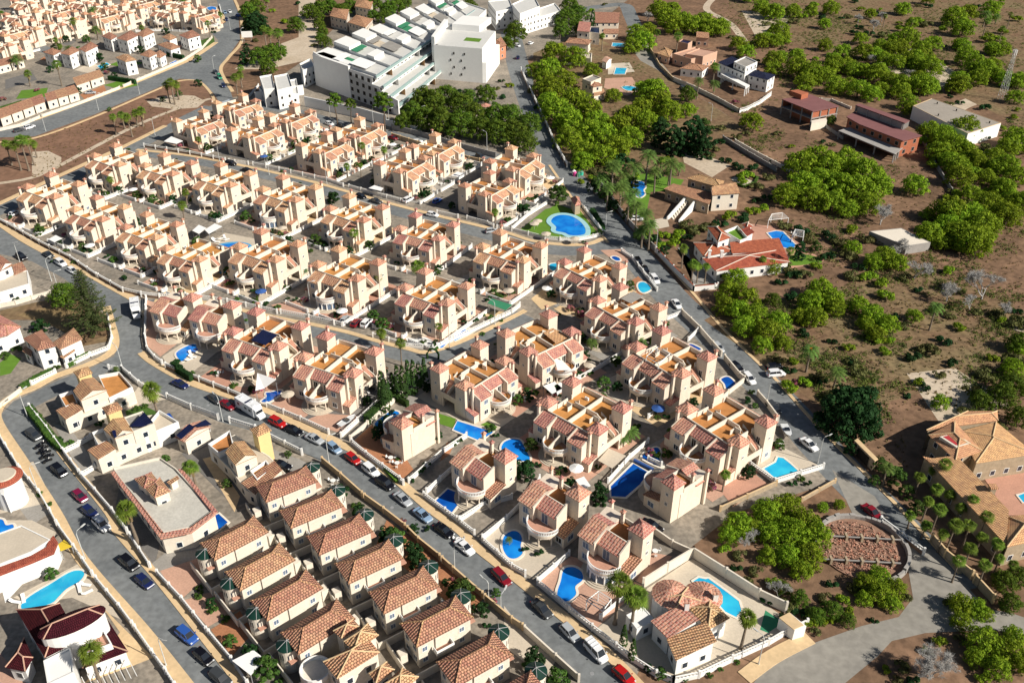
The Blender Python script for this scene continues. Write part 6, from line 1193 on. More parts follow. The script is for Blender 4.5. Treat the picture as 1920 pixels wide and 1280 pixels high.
# rug of dry grass on the open land, tracks
for px, m, z in [([(1320,600),(1440,690),(1560,780),(1640,760),(1900,690),(1900,560),(1700,500),(1500,560),(1400,560)], scrub, .006), ([(1100,60),(1230,130),(1400,240),(1300,300),(1150,350),(1060,300),(1000,190),(1000,100)], scrub, .0085), ([(1360,-5),(1960,-5),(1960,260),(1700,130),(1420,70)], scrub, .006), ([(1620,100),(1720,90),(1800,140),(1770,165),(1680,140)], earthy, .008), ([(1390,20),(1480,30),(1470,70),(1420,75)], earthy, .008), ([(1560,880),(1640,930),(1690,1010),(1620,1010)], asphalt2, .005), ([(1700,700),(1790,690),(1900,760),(1760,790)], earthy, .0078)]: patch(px, m, z, 'bare_earth')
def lamp(px, h=6.8, az=None):
    t = empty('street_lamp', *G(*px)); az = radians(60) if az is None else az; MB().tube([(0, 0, 0), (0, 0, h*.9), (cos(az)*.3, sin(az)*.3, h), (cos(az)*1.3, sin(az)*1.3, h+.15)], [.09, .07, .05, .045], 8).build('pole', lampm, t)
    MB().prism([(cos(az)*1.2-.12, sin(az)*1.2-.12), (cos(az)*1.2+.12, sin(az)*1.2-.12), (cos(az)*1.9+.14, sin(az)*1.9+.14), (cos(az)*1.9-.14, sin(az)*1.9+.14)], h+.08, h+.24, 0, True).build('lamp_head', lampm, t); MB().cyl(0, 0, 0, .5, .14, .12, 8).build('base', lampm, t)
    tag(t, cat='street lamp', group='street lamps', desc='grey street lamp'); PLACE.append(t)
LAMPS = [(97,527),(38,493),(112,551),(231,694),(52,782),(853,1073),(617,867),(418,790),(160,1048),(312,1247),(72,922),(916,1120),(939,1146),(412,303),(291,254),(1422,1245),(402,135),(432,56),(185,207),(86,246),(262,177),(1082,358),(1135,437),(1333,227),(455,80),(700,232),(730,236),(913,281),(872,383),(725,360),(582,572),(928,609),(843,655),(1437,760),(1533,868),(1230,470),(613,345),(505,328),(790,232),(620,225)]
for i, p in enumerate(LAMPS): lamp(p, 6.8 if i != 11 and i != 12 else 4, radians([60, -30, 20, 140][i % 4]))
def plain(name, mb, m, label, cat, px=None, group=None): o = mb.build(name, m); return tag(o, label, cat, group)
def awning(px, z, m, label=None, legs=True, name='awning', cat='awning', desc='white shade awning', sag=0):
    W = [G(*p, z) for p in px]; c = (sum(p[0] for p in W)/len(W), sum(p[1] for p in W)/len(W)); t = empty(name, c[0], c[1], 0, 0, label, cat); tag(t, desc=desc); PLACE.append(t)
    b = MB(); b.slab([(x-c[0], y-c[1], z+sag*(i % 2)) for i, (x, y) in enumerate(ccw(W))], .06); b.build('canopy', m, t)
    if legs:
        for x, y in W: MB().box((x-c[0])*.95-.05, (y-c[1])*.95-.05, 0, (x-c[0])*.95+.05, (y-c[1])*.95+.05, z-.05).build('leg', metal, t)
awning(Z(240,340,6.4,[(770,590),(850,520),(940,560),(850,630)]), 2.8, fabric); awning(Z(240,340,6.4,[(920,580),(1040,505),(1130,540),(970,630)]), 2.8, fabric)
awning(Z(240,180,6.4,[(430,545),(520,485),(660,540),(580,575)]), 3.0, fabric); awning(Z(0,400,6.4,[(580,310),(670,260),(745,300),(650,345)]), 2.6, fabric); awning(Z(720,220,6.4,[(805,700),(880,650),(970,675),(890,715)]), 2.8, fabric); awning(Z(480,180,6.4,[(1350,1105),(1420,1070),(1530,1105),(1500,1140)]), 2.8, fabric)
awning(Z(720,540,6.4,[(1240,180),(1290,125),(1540,200),(1460,265)]), 2.8, fabg, 'flat green sunshade over a garden between two cream villas'); awning(Z(480,640,4,[(0,390),(10,235),(155,305),(60,350)]), 3.4, fabric, 'white sail shade over the small keyhole pool', sag=.8, desc='white sail shade')
awning(Z(720,540,6.4,[(370,0)]*0 or [(560,1080),(640,1040),(735,1075),(650,1120)], ) if 0 else Z(960,400,4.48,[(915,715),(1020,655),(1105,695),(1000,755)]), 7.6, paveg, 'louvred pergola roof on the villa terrace beside the green-blue pool', desc='louvred pergola')
awning(Z(960,640,4,[(645,890),(725,800),(855,855),(750,950)]), 2.7, pavec, 'beige framed carport roof beside the front tower of the middle villa', desc='beige carport roof'); awning(Z(720,220,6.4,[(0,0)]*0+[(1240,1060),(1310,990),(1470,1040),(1390,1100)]), 2.6, fabric); awning(Z(960,640,4,[(320,130),(370,140),(450,215),(340,215)]), 5.0, fabric, 'white awning stretched over a balcony', legs=False); awning(Z(0,960,4,[(0,0)]*0+[(1500,500)]*0+[(1740,1110),(1900,1030),(1990,1100),(1880,1220)]), 2.6, fabric, 'white sheet roof at the foot of the left turret row'); awning(Z(0,960,4,[(435,240),(480,205),(540,255),(455,290)]), 2.2, mat('yellow_cloth', (.75, .55, .05)), 'yellow and blue beach cloth stand by the curved house', desc='yellow cloth')
awning(Z(960,640,4,[(480,390)]*0+[(480,1020)]*0+[(475,400)]*0+[(475,1035),(540,1010),(590,1080),(530,1110)]), 2.6, fabric); awning(Z(240,500,6.4,[(1480,880),(1620,750),(1790,820),(1650,940)]), 7.9, solar, 'raised rack of dark solar panels on a villa roof terrace', desc='solar rack'); awning(Z(960,560,4.48,[(262,285),(340,245),(490,315),(370,375)]), 7.4, tileS, 'tan tiled canopy over a villa roof terrace', desc='tan canopy')
awning(Z(960,640,4,[(1120,150)]*0+[(950,320),(905,345),(985,390),(1020,340)]) if 0 else [(1018,723),(1040,715),(1055,728),(1035,738)], 2.6, fabric); awning([(1040,722),(1055,714),(1056,732),(1045,740)], 2.6, fabric); awning([(414,192),(430,186),(436,195),(420,198)], 5, mat('grey_awning', (.45, .5, .55)), desc='grey awning')
def umbrella(px, m=pavec, r=1.5):
    x, y = G(*px, 2.2); t = empty('parasol', x, y); MB().cyl(0, 0, 0, 2.3, .04, .04, 6).build('pole', lampm, t); MB().cyl(0, 0, 2.0, 2.5, r, .05, 10).build('canopy', m, t); tag(t, cat='parasol', desc='straw parasol'); PLACE.append(t)
for p in ((1008,413),(1024,437),(1078,446),(380,455),(1002,418)): umbrella(p)
for p in ((375,461),(372,462)): umbrella(p, paveg)
def pergola(px4, z, label, m=white):
    W = ccw([G(*p, z) for p in px4]); c = W[0]; t = empty('pergola', c[0], c[1], 0, 0, label, 'pergola')
    for i in range(4):
        a, b = W[i], W[(i+1) % 4]; MB().tube([(a[0]-c[0], a[1]-c[1], z), (b[0]-c[0], b[1]-c[1], z)], .1, 4).build('beam', m, t); MB().box(a[0]-c[0]-.08, a[1]-c[1]-.08, 0, a[0]-c[0]+.08, a[1]-c[1]+.08, z).build('leg', m, t)
    for k in range(1, 6): u = k/6; a = [W[0][j]+(W[1][j]-W[0][j])*u-c[j] for j in (0, 1)]; b = [W[3][j]+(W[2][j]-W[3][j])*u-c[j] for j in (0, 1)]; MB().tube([(*a, z+.1), (*b, z+.1)], .04, 4).build('slat', m, t)
pergola(Z(1440,320,4,[(5,370),(30,325),(110,315),(155,355)]), 2.8, 'slatted white pergola behind the pool of the red-roofed villa'); pergola(Z(1440,320,4,[(185,480),(205,440),(270,450),(265,500)]), 2.6, 'small white cube pergola beside the long pool'); pergola([(1212,668),(1233,650),(1256,663),(1235,682)], 8.6, 'white pergola frame on a villa roof terrace')
pergola(Z(960,960,4,[(560,660),(650,590),(745,650),(680,740)]), 2.4, 'thin white pergola frame on the pink terrace beside the kidney-shaped pool')
# roll of pool cover, pylon, billboard, bins, arch
plain('pool_cover', MB().tube([(*G(1189,862,.5), .5), (*G(1225,880,.5), .5)], .35, 8), fabb, 'rolled blue pool cover beside the long dark pool', 'pool cover')
x, y = G(1877, 187); t = empty('lattice_pylon', x, y, 0, 0, 'tall green lattice pylon beside the track above the warehouse', 'pylon'); hp = 21
for sx in (-1, 1):
    for sy in (-1, 1): MB().tube([(sx*1.3, sy*1.3, 0), (sx*.3, sy*.3, hp)], .08, 4, 0).build('leg', lampm, t)
br = MB()
for k in range(10):
    z0, z1 = k*hp/10, (k+1)*hp/10; w0, w1 = 1.3-k*.1, 1.2-k*.1
    for s1 in (-1, 1): br.tube([(-w0, s1*w0, z0), (w1, s1*w1, z1)], .04, 3); br.tube([(w0, s1*w0, z0), (-w1, s1*w1, z1)], .04, 3); br.tube([(s1*w0, -w0, z0), (s1*w1, w1, z1)], .04, 3); br.tube([(s1*w0, w0, z0), (s1*w1, -w1, z1)], .04, 3)
br.build('bracing', lampm, t); an = MB()
for k in range(6): a = k*pi/3; an.box(cos(a)*.8-.12, sin(a)*.8-.12, hp-2.5, cos(a)*.8+.12, sin(a)*.8+.12, hp-.4)
an.build('antenna', white, t)
x, y = G(465, 78); t = empty('billboard', x, y, 0, radians(10), 'blank white billboard in front of the huge dark round tree', 'billboard'); MB().box(-2.6, -.1, 2.0, 2.6, .1, 5.0).build('panel', white, t); [MB().box(sx*1.8-.1, -.05, 0, sx*1.8+.1, .05, 2.0).build('leg', metal, t) for sx in (-1, 1)]
for i, (px, m) in enumerate([((1078,330), 'red'), ((1084,331), 'green'), ((1090,328), 'green'), ((1076,327), 'white')]):
    x, y = G(*px); t = empty('recycling_bin', x, y, 0, 0, ['pink dome recycling bin at the roadside pines', 'green dome recycling bin, left one of the green pair', 'green dome recycling bin, right one of the green pair', 'white recycling bin behind the pink one'][i], 'bin', 'recycling bins'); MB().cyl(0, 0, 0, 1.2, .7, .75, 12).build('body', [mat('pink_plastic', (.75, .10, .35)), fabg, mat('green_plastic', (.05, .5, .35)), white][i], t); MB().cyl(0, 0, 1.2, 1.7, .75, .1, 12).build('lid', [mat('pink_plastic', (.7, .1, .35)), fabg, fabg, white][i], t)
for px in ((830,1127),(1110,1262),(735,951),(25,455),(390,760),(150,1030)): x, y = G(*px); plain('manhole_cover', MB().cyl(x, y, .012, .03, .35, .35, 14), metal, None, 'manhole cover'); tag(sc.objects[-1], desc='round manhole cover'); PLACE.append(sc.objects[-1])
ga = MB(); x, y = G(812, 672); ga.tube([(x-1.3+.0, y, 0), (x-1.4, y, 1.4), (x-.8, y, 2.5), (x, y-.1, 2.9), (x+.8, y-.1, 2.5), (x+1.4, y-.2, 1.4), (x+1.3, y-.2, 0)], .28, 6); plain('garden_arch', ga, l_dark, 'dark green clipped arch over a white gate at the street corner', 'hedge arch')
# garden furniture
def lounger(px, az, m=fabric):
    x, y = G(*px); t = empty('sun_lounger', x, y, 0, az); MB().box(-.3, -.9, .3, .3, .5, .4).build('seat', m, t); MB().slab([(-.3, .5, .4), (.3, .5, .4), (.3, 1.0, .8), (-.3, 1.0, .8)], .06).build('backrest', m, t); tag(t, cat='sun lounger', desc='white sun lounger'); PLACE.append(t)
for i, p in enumerate([(400,452),(407,455),(414,449),(422,447),(405,450),(425,451),(358,665),(362,671),(355,676),(150,1105),(162,1098),(165,1112),(45,1125),(30,1130),(1268,1052),(690,735)]): lounger(p, radians(30+50*(i % 3)))
def tableset(px):
    x, y = G(*px); t = empty('garden_table', x, y); MB().cyl(0, 0, .68, .74, .55, .55, 12).cyl(0, 0, 0, .68, .06, .06, 6).build('tabletop', white, t); tag(t, cat='garden table', desc='round white garden table'); PLACE.append(t)
    for k in range(3):
        a = k*2.1+.5; c = empty('garden_chair', x+.95*cos(a), y+.95*sin(a), 0, a+pi/2); MB().box(-.22, -.22, .4, .22, .22, .46).build('seat', white, c); MB().box(-.22, -.24, .46, .22, -.18, .85).build('backrest', white, c); MB().box(-.2, -.2, 0, -.15, -.15, .4).box(.15, -.2, 0, .2, -.15, .4).box(-.2, .15, 0, -.15, .2, .4).box(.15, .15, 0, .2, .2, .4).build('leg_frame', white, c); tag(c, cat='garden chair', desc='white garden chair'); PLACE.append(c)
for p in [(733,862),(745,872),(1228,1037),(340,935),(350,925),(107,425),(385,812),(625,905),(1145,655),(640,565),(70,435),(540,635),(1460,835),(860,1015),(1490,440)]: tableset(p)
# motorcycle-size clutter: water tanks and air units on terraces
# ------------------------------------------------------------ trees and plants by their crown centre and radius in the photo
PROTO_INFO = {}
def plant(kind, px, py, r, desc=None, label=None, cat='tree', rot=None, group=None):
    protos, R, zc = KIND[kind]; i = (int(px*7+py*13)) % len(protos); p = protos[i]; R_, z_ = (R[i] if isinstance(R, list) else R), (zc[i] if isinstance(zc, list) else zc)
    R_, z_ = INFO.get(p.name, (R_, z_)); x, y = G(px, py, z_); s = 1
    for _ in range(3): dep = y*_c-(z_*s-H)*_s; s = r*dep/F/R_; x, y = G(px, py, z_*s)
    o = inst([p], 0, x, y, random.uniform(0, 6.28) if rot is None else rot, s); tag(o, label, cat, group or KG[kind][1], desc=desc or KG[kind][0]); PLACE.append(o); return o
KIND = {'pine': (P_PINE, 5, 5), 'dpine': (P_DPINE, 5, 5), 'tall': (P_TALL, 2.6, 8.6), 'round': (P_ROUND, 2, 2), 'bush': (P_BUSH, [1.1, 1.3, 1.0], .6), 'scrub': (P_SCRUB, [2.2, 1.8, 2.4], .9), 'pinkb': (P_PINKB, 1.2, .7),
 'fan': (P_FAN, 1.95, [8.2, 6.8, 4.8]), 'date': (P_DATE, 2.9, [6.2, 4.4, 9.0]), 'datef': (P_DATEF, 2.9, 7.5), 'cyp': (P_CYP, .5, [2.2, 1.7]), 'nor': (P_NOR, 5.5, 6.5), 'dead': (P_DEAD, [4.6, 3.6], [4, 3.2]), 'log': (P_LOG, 5, 3), 'ficus': (P_FICUS, 7.2, 6.5), 'col': (P_COL, 2.2, 3.6)}
KG = {'pine': ('bright green umbrella pine', 'umbrella pines'), 'dpine': ('dark green umbrella pine', 'umbrella pines'), 'tall': ('tall thin-trunked pine', 'tall pines'), 'round': ('round garden tree', 'round garden trees'), 'bush': ('leafy garden shrub', 'garden shrubs'), 'scrub': ('wild scrub bush', 'scrub bushes on the open land'), 'pinkb': ('pink flowering shrub', 'garden shrubs'),
 'fan': ('shaggy fan palm', 'fan palms'), 'date': ('arching date palm', 'date palms'), 'datef': ('orange-fruited date palm', 'date palms'), 'cyp': ('narrow dark cypress', 'cypresses'), 'nor': ('tiered conifer', 'conifers'), 'dead': ('bleached bare dead tree', 'dead trees'), 'log': ('fallen bleached dead tree', 'dead trees'), 'ficus': ('huge dark round-crowned tree', 'dark trees'), 'col': ('dense dark cypress clump', 'cypress clumps')}
random.seed(11)
D_ = {
'pine': """1075,105,20 1040,95,20 1030,125,20 1020,150,20 1040,165,22 1000,130,14 1060,150,22 1078,185,24 1045,205,26 1030,190,20 1060,225,24 1065,255,22 1100,205,22 1120,225,20 1130,250,24 1160,235,24 1100,245,24 1150,275,24 1095,280,20 1130,290,22 1180,255,22 1180,215,22 1205,200,20 1235,190,24 1255,205,22 1225,170,22 1215,225,20 1090,300,18 1290,205,14 1210,165,18 1110,130,14 1150,178,14 1190,60,16 1210,75,18 1185,85,16 1215,55,14 1245,30,18 1260,45,18 1280,35,16 1300,45,18 1320,35,14 1330,50,18 1350,50,18 1235,15,16 1260,15,14 1385,80,14 1400,95,14 1425,75,14 1430,12,14 1445,20,14
1435,70,12 1455,75,14 1470,70,12 1450,110,16 1488,20,14 1520,20,12 1560,14,14 1500,125,20 1525,135,20 1545,140,18 1510,150,16 1555,125,14 1570,160,18 1600,130,14 1620,95,16 1640,100,14 1660,110,14 1590,120,14 1650,130,14 1680,115,14 1705,110,14 1720,120,14 1610,165,18 1635,175,16 1650,165,14 1670,150,16 1690,170,16 1700,190,16 1710,205,14 1740,158,18 1800,155,18 1815,105,18 1830,120,20 1850,130,20 1870,140,14 1840,145,16 1860,90,12 1790,30,20 1808,50,18 1815,22,16 1880,90,14 1910,150,16 1905,180,14
1505,310,26 1535,300,26 1560,310,26 1590,300,26 1620,320,28 1645,345,26 1610,350,26 1575,345,26 1540,340,28 1500,345,26 1480,365,22 1520,370,22 1560,375,22 1590,390,18 1630,380,22 1745,245,20 1770,260,22 1790,275,22 1760,285,20 1780,300,18 1800,310,20 1830,300,18 1870,310,18 1850,330,16 1720,345,20 1860,385,24 1890,400,24 1850,420,26 1790,400,24 1820,400,24 1800,435,22 1780,425,22 1840,440,22 1810,455,18 1880,350,20 1905,330,18 1900,260,14 1900,370,16 1740,400,12
1660,480,24 1640,490,18 1685,490,18 1600,465,14 1540,540,24 1520,565,22 1555,560,22 1530,595,20 1570,575,18 1500,590,16 1380,520,22 1365,545,22 1400,555,24 1385,580,22 1360,570,20 1420,590,24 1400,610,22 1440,620,26 1460,600,22 1430,645,18 1470,640,16 1450,500,16 1610,570,20 1640,590,22 1665,605,20 1645,625,18 1625,605,16 1715,590,14 1765,752,16 1900,690,20 1910,650,16
1385,980,26 1370,1000,20 1410,990,20 1440,960,30 1480,950,28 1510,975,28 1530,1000,26 1490,1000,30 1450,1000,24 1440,1040,18 1480,1040,24 1520,1040,26 1500,1065,20 1620,1090,20 1650,1080,20 1680,1100,20 1650,1110,24 1675,1130,16 1620,1120,16 1805,1130,22 1830,1140,20 1800,1165,18 1850,1150,14 1850,1200,30 1890,1215,26 1830,1230,20 1870,1250,24 1915,1240,20 1905,1190,20 1545,950,10 1575,945,10 1670,225,10 1410,225,18""",
'dpine': """790,185,22 815,190,22 840,180,22 865,195,22 775,210,20 800,220,22 830,225,24 860,230,24 890,215,20 900,240,20 930,215,20 955,215,22 935,245,22 965,245,22 990,230,20 985,265,20 760,225,16 910,175,16 880,180,14 640,20,14 600,15,14 620,12,14 580,20,14 655,10,12 700,5,14 730,15,14 745,10,14 760,5,12 880,12,14 700,28,10 720,30,12 1060,30,16 1080,50,14 1050,55,14 1085,25,16 965,60,18 950,80,12 465,20,14 480,12,14 555,45,14 600,70,8 600,45,10 605,60,10 610,78,10 595,30,10 470,45,12 485,105,16 505,100,16 520,95,14 500,125,14 1290,175,14 1070,5,14 1450,560,14 1910,640,20 1880,740,26 1840,750,20 1900,720,24 1910,780,20 1820,780,16 1560,225,8 1895,1130,20 1500,1120,16 1530,1150,16 1470,1100,14 1560,1140,18 1590,1160,14 1880,1085,22 1910,1080,20 120,550,26 35,60,10 1760,205,8 330,30,8 250,5,6 285,4,6""",
'tall': '628,185,16 655,195,12 718,190,20 480,35,8 1232,60,8',
'round': '1115,350,16 1135,365,14 1150,385,14 1180,400,14 1200,440,14 1225,450,14 1245,470,12 1165,300,16 1185,345,14 310,860,10 425,905,10 540,850,8 215,700,8 280,790,9 1047,363,20 795,350,12 530,378,0.1 625,370,14 540,455,16 635,572,10 700,590,12 1300,755,12 820,815,12 985,880,24 1070,905,14 1230,640,14 395,1130,12 430,1200,14 75,610,16 95,1075,14 300,880,8 150,30,6 1240,240,20 1320,240,20 1530,462,12 1160,310,14 1590,770,0.1 1875,860,0.1 835,1090,8 930,1110,10 775,990,12 1215,1250,10 1240,1262,12 820,510,8 1595,840,14 1680,890,20 1650,870,16 1700,920,16 1720,950,16 1640,900,12 370,110,8 195,125,8 215,140,6 145,170,8 205,205,5 305,186,6 335,175,7 372,155,8 1000,455,0.1 1125,435,7',
'bush': '15,640,12 30,655,12 10,665,12 105,690,10 60,710,8 70,705,8 80,700,8 130,660,8 150,655,8 70,780,10 85,800,10 95,815,8 110,825,10 130,830,10 255,765,8 270,760,8 185,795,8 190,790,6 330,680,10 345,700,8 360,700,10 440,722,10 400,700,8 700,700,8 720,695,8 735,735,8 850,830,8 860,825,8 900,945,0.1 745,845,8 790,880,10 800,870,8 930,815,7 970,850,0.1 1010,870,8 1120,875,8 1045,885,8 1195,800,10 1180,815,10 1165,790,8 1250,780,8 1225,770,8 1295,850,6 1005,735,8 990,730,8 970,735,8 890,600,8 870,605,8 905,590,6 920,595,8 1030,595,6 1045,590,8 925,545,8 915,560,8 960,550,8 770,485,6 780,700,0.1 1010,1035,10 985,1030,8 1025,1065,0.1 75,925,8 90,945,8 480,565,8 500,570,8 520,575,8 445,560,6 455,555,6 330,520,0.1 235,520,8 125,470,8 140,490,7 100,490,6 60,620,6 30,560,6 490,620,6 1485,905,10 1500,895,10 1515,905,8 1350,885,6 1410,735,8 1400,750,10 1415,760,8 1380,790,0.1 1240,1255,8 1260,1272,8 1285,1275,8 1330,1265,8 1350,1255,8 1380,1240,8 1180,1260,0.1 865,1110,8 905,1135,8 820,1060,6 800,990,8 20,1090,12 560,345,6 545,318,7 330,300,6 350,282,6 700,330,5 725,328,5 530,320,5 720,283,5 240,280,5 200,480,6 290,510,6 1095,455,6 930,645,5 905,625,6 940,600,5 1100,640,6 1120,650,6 640,440,6 610,460,6 580,470,8 620,455,6 690,455,8 680,440,6 440,590,6 460,600,5 540,560,5 1085,700,8 1130,740,8 745,860,5 770,900,8 1010,1250,6 1060,1265,6',
'pinkb': '700,600,7 712,605,8 270,185,0.1 70,168,6 5,185,7 200,135,7 1380,190,8 1372,195,6 755,975,8 925,1125,8 1465,700,8 1490,715,8 645,655,0.1 505,580,5 850,1085,6',
'scrub': """1490,40,12 1505,30,10 1540,30,10 1590,30,10 1610,50,10 1630,60,12 1660,65,14 1690,55,14 1720,40,14 1740,45,14 1765,55,12 1600,60,12 1640,85,0.1 1690,25,12 1650,25,12 1440,0,10 1470,90,8 1530,110,8 1560,105,8 1475,130,8 1445,135,10 1490,170,10 1690,140,8 1730,150,8 1760,130,8 1800,85,12 1850,75,14 1880,60,12 1905,35,12 1860,35,10 1830,10,10 1600,0,10 1740,10,10 1800,190,10 1780,180,8 1900,220,10 1850,200,14 1880,240,10 1845,280,10 1900,300,12 1380,255,12 1400,250,10 1350,240,12 1360,300,14 1380,310,16 1400,330,18 1420,350,16 1390,340,14 1460,250,10 1485,275,8 1450,300,8 1340,280,12 1545,265,8 1560,270,8 1500,430,20 1520,445,18 1470,420,16 1550,440,20 1600,430,16 1625,445,18 1585,455,16 1590,480,20 1610,500,16 1630,520,20 1650,530,18 1600,515,18 1555,480,18 1530,500,14 1480,500,20 1490,515,18 1510,515,18 1465,525,14 1700,520,14 1720,540,12 1750,580,12 1780,590,12 1830,585,14 1870,590,16 1880,600,12 1700,610,14 1590,650,14 1560,640,12 1600,680,16 1485,720,0.1 1530,705,18 1510,715,16 1545,715,14 1720,715,14 1760,700,14 1790,680,16 1820,730,20 1850,700,20 1700,740,10 1480,690,16 1460,670,16 1840,790,18 1870,800,18 1890,820,16 1810,770,14 1780,800,10
1360,1030,14 1390,1040,16 1380,1060,14 1420,1070,16 1450,1090,18 1400,1090,14 1440,1120,16 1480,1130,20 1500,1150,18 1520,1170,16 1540,1165,14 1420,1110,12 1550,1120,16 1580,1125,16 1590,1145,14 1470,1150,14 1530,1185,12 1560,1160,12 1600,1100,16 1560,1090,14 1690,1250,18 1710,1270,16 1680,1275,14 1660,1255,12 1760,1200,16 1740,1220,14 1800,1200,14 1840,1270,16 1780,1130,12 1700,1120,12 1640,1160,10
1000,170,12 1010,200,12 1140,330,14 1170,340,14 1120,320,14 1110,335,12 1190,330,12 1080,310,14 1090,340,10 1250,300,12 1330,270,14 1300,280,14 1350,265,14 1240,330,10 1410,310,14 1440,330,14 1290,420,18 1310,430,20 1330,425,18 1350,415,18 1370,405,18 1390,405,18 1410,395,16 1430,390,14 1275,440,18 1260,455,16 1240,460,14 1215,440,14 1420,375,12 1440,370,14 1290,445,14 1245,440,14 1550,300,0.1 1180,300,12 1270,270,14 1330,290,12 1225,260,14
560,5,8 575,30,8 480,75,8 460,115,10 400,60,6 590,85,8 605,95,8 510,20,8 535,40,10 640,175,0.1 790,165,8 830,165,8 860,170,8 900,165,8 940,180,10 700,200,6 730,165,6 760,170,8 955,160,10 930,165,8 1110,20,8 1135,8,6 940,150,8""",
'fan': """165,1225,30 240,955,26 360,875,20 285,730,24 1160,1090,28 1190,1115,30 1400,1160,24 340,385,12 710,515,12 780,500,18 715,625,14 750,645,12 690,650,0.1 750,650,0.1 800,235,0.1 790,270,0.1 720,280,9 650,312,9 675,310,7 320,155,12 330,158,12 312,160,10 210,220,10 228,215,11 240,220,11 252,212,11 262,208,12 10,270,12 25,272,12 38,265,14 50,262,12 62,270,11 105,120,10 50,138,10 390,45,7 412,28,8 505,60,12 520,62,12 495,55,10 450,140,10 440,145,10 450,128,9 870,355,9 1750,880,14 1770,870,14 1785,890,14 1760,915,16 1725,895,14 1780,925,14 1800,950,14 1825,935,12 1740,940,14 1710,965,14 1760,955,14 1790,985,16 1820,985,14 1850,970,14 1870,985,14 1735,985,14 1770,1000,14 1840,1005,14 1870,1020,16 1890,1010,14 1820,1030,14 1850,1060,14 1800,1050,14 1875,1045,12 1900,1060,14 1300,495,14 1282,465,12 1310,500,10 1325,500,10 1860,555,0.1 1430,485,9 1480,470,10 1340,125,12 1270,68,10 1130,68,8 1710,40,6 1660,30,6 1780,45,6 1850,40,8 1895,28,6 1880,55,7 45,180,0.1 1240,300,9 130,195,0.1 500,0,8""",
'date': """955,0,0.1 1200,640,16 1190,645,0.1 1110,640,13 1185,808,18 1170,820,14 1150,310,20 1170,325,20 1125,330,18 1190,310,20 1215,290,20 1240,300,18 1260,305,18 1275,310,14 1165,350,18 1180,370,18 1140,350,16 1195,385,18 1210,400,20 1220,420,18 1205,430,18 1170,345,16 1190,360,16 1230,320,16 1255,320,14 1300,100,0.1 1310,150,12 1340,155,13 1755,575,17 1570,695,18 1800,1000,0.1 1850,25,12 1870,30,10 1700,1000,0.1 630,560,0.1 705,485,0.1 1080,460,0.1 955,1010,8 217,690,8 405,1140,0.1 1665,875,16 1680,880,14 550,445,0.1 570,505,9 610,525,9 225,510,0.1""",
'datef': '1520,655,20',
'cyp': '715,725,10 725,730,10 735,720,10 745,715,10 755,715,10 765,705,10 775,705,10 785,700,10 795,695,8 720,740,10 1187,1215,8 1170,1190,8 1125,935,0.1 1111,40,8',
'col': '1125,925,16 1305,255,22 1285,260,20 1320,270,18 1265,265,18 580,690,0.1 462,95,8 455,110,8 1440,830,0.1 1240,250,18 335,690,8 715,800,9 705,810,9 725,790,9 735,780,9 1500,470,12',
'nor': '165,575,52', 'dead': '1850,530,42 1720,500,30 1780,545,26 1655,400,26 1745,1240,48 1690,470,22 1215,30,12 1610,35,12 1640,45,14 1655,30,12 1635,110,12 1705,135,12 1560,115,8 1885,580,20', 'log': '1400,1010,24 1460,1110,24 1700,465,20 1750,1255,40 1820,570,20',
'ficus': '1595,770,62 480,45,26'}
FIX = {}
for k, txt in D_.items():
    for tok in txt.split():
        a, b, c = map(float, tok.split(',')); py_ = b
        if c < 1: continue
        if k in ('pine', 'dpine'): c *= 1.3 if py_ < 480 else 1.18
        plant(k, a, b, c, cat={'bush': 'shrub', 'pinkb': 'shrub', 'scrub': 'bush', 'fan': 'palm', 'date': 'palm', 'datef': 'palm'}.get(k, 'tree'))
def put(kind, x, y, s, rot=None, **kw):
    protos = KIND[kind][0]; o = inst([random.choice(protos)], 0, x, y, random.uniform(0, 6.28), s); tag(o, cat={'bush': 'shrub', 'pinkb': 'shrub', 'scrub': 'bush', 'fan': 'palm', 'date': 'palm'}.get(kind, 'tree'), group=KG[kind][1], desc=KG[kind][0]); PLACE.append(o); return o
random.seed(21)
CLUT = (19, 20, 18, 16, 17)
def acunit(x, y, z, az):
    t = empty('air_conditioner', x, y, z, az); MB().box(-.45, -.2, 0, .45, .2, .65).build('housing', white, t); MB().cyl(0, 0, .65, .67, .16, .16, 10).build('fan_grille', metal, t); tag(t, cat='air conditioner', group='rooftop air conditioners', desc='white rooftop air conditioner'); PLACE.append(t)
for i, d in enumerate(DUPLEX):
    c, s_ = cos(d.rotation_euler.z), sin(d.rotation_euler.z); k = d.scale.x; Lc = lambda x, y: (d.location.x+(x*c-y*s_)*k, d.location.y+(x*s_+y*c)*k)
    n = 9 if i < 18 or i > 20 else 4
    for _ in range(n):
        x, y = random.choice([(random.uniform(-9, -3.5), random.uniform(-13.6, -11)), (random.uniform(3.5, 9), random.uniform(-13.6, -11)), (random.choice((-9.1, 9.1)), random.uniform(-9, 6)), (random.uniform(-8, 8), 8.2)])
        kd = random.choice(['bush', 'round', 'bush', 'round', 'round', 'pinkb']); put(kd, *Lc(x, y), random.uniform(.45, .85) if kd == 'round' else random.uniform(.8, 1.3))
    if i % 4 == 1: put('fan', *Lc(random.choice((-8.8, 8.8)), -10.5), random.uniform(.6, .9))
    if i % 3 == 0: acunit(*Lc(-2.6, 3.4), 6.24*k, d.rotation_euler.z)
    if i % 3 == 1: acunit(*Lc(3.4, 5.0), 6.24*k, d.rotation_euler.z)
    if i % 2: tableset(PX(*Lc(random.choice((-6.5, 6.5)), -11.4)))
    else: umbrella(PX(*Lc(random.choice((-6.8, 6.8)), -11.2), 2.2), random.choice([fabric, pavec, fabb, fabric]))
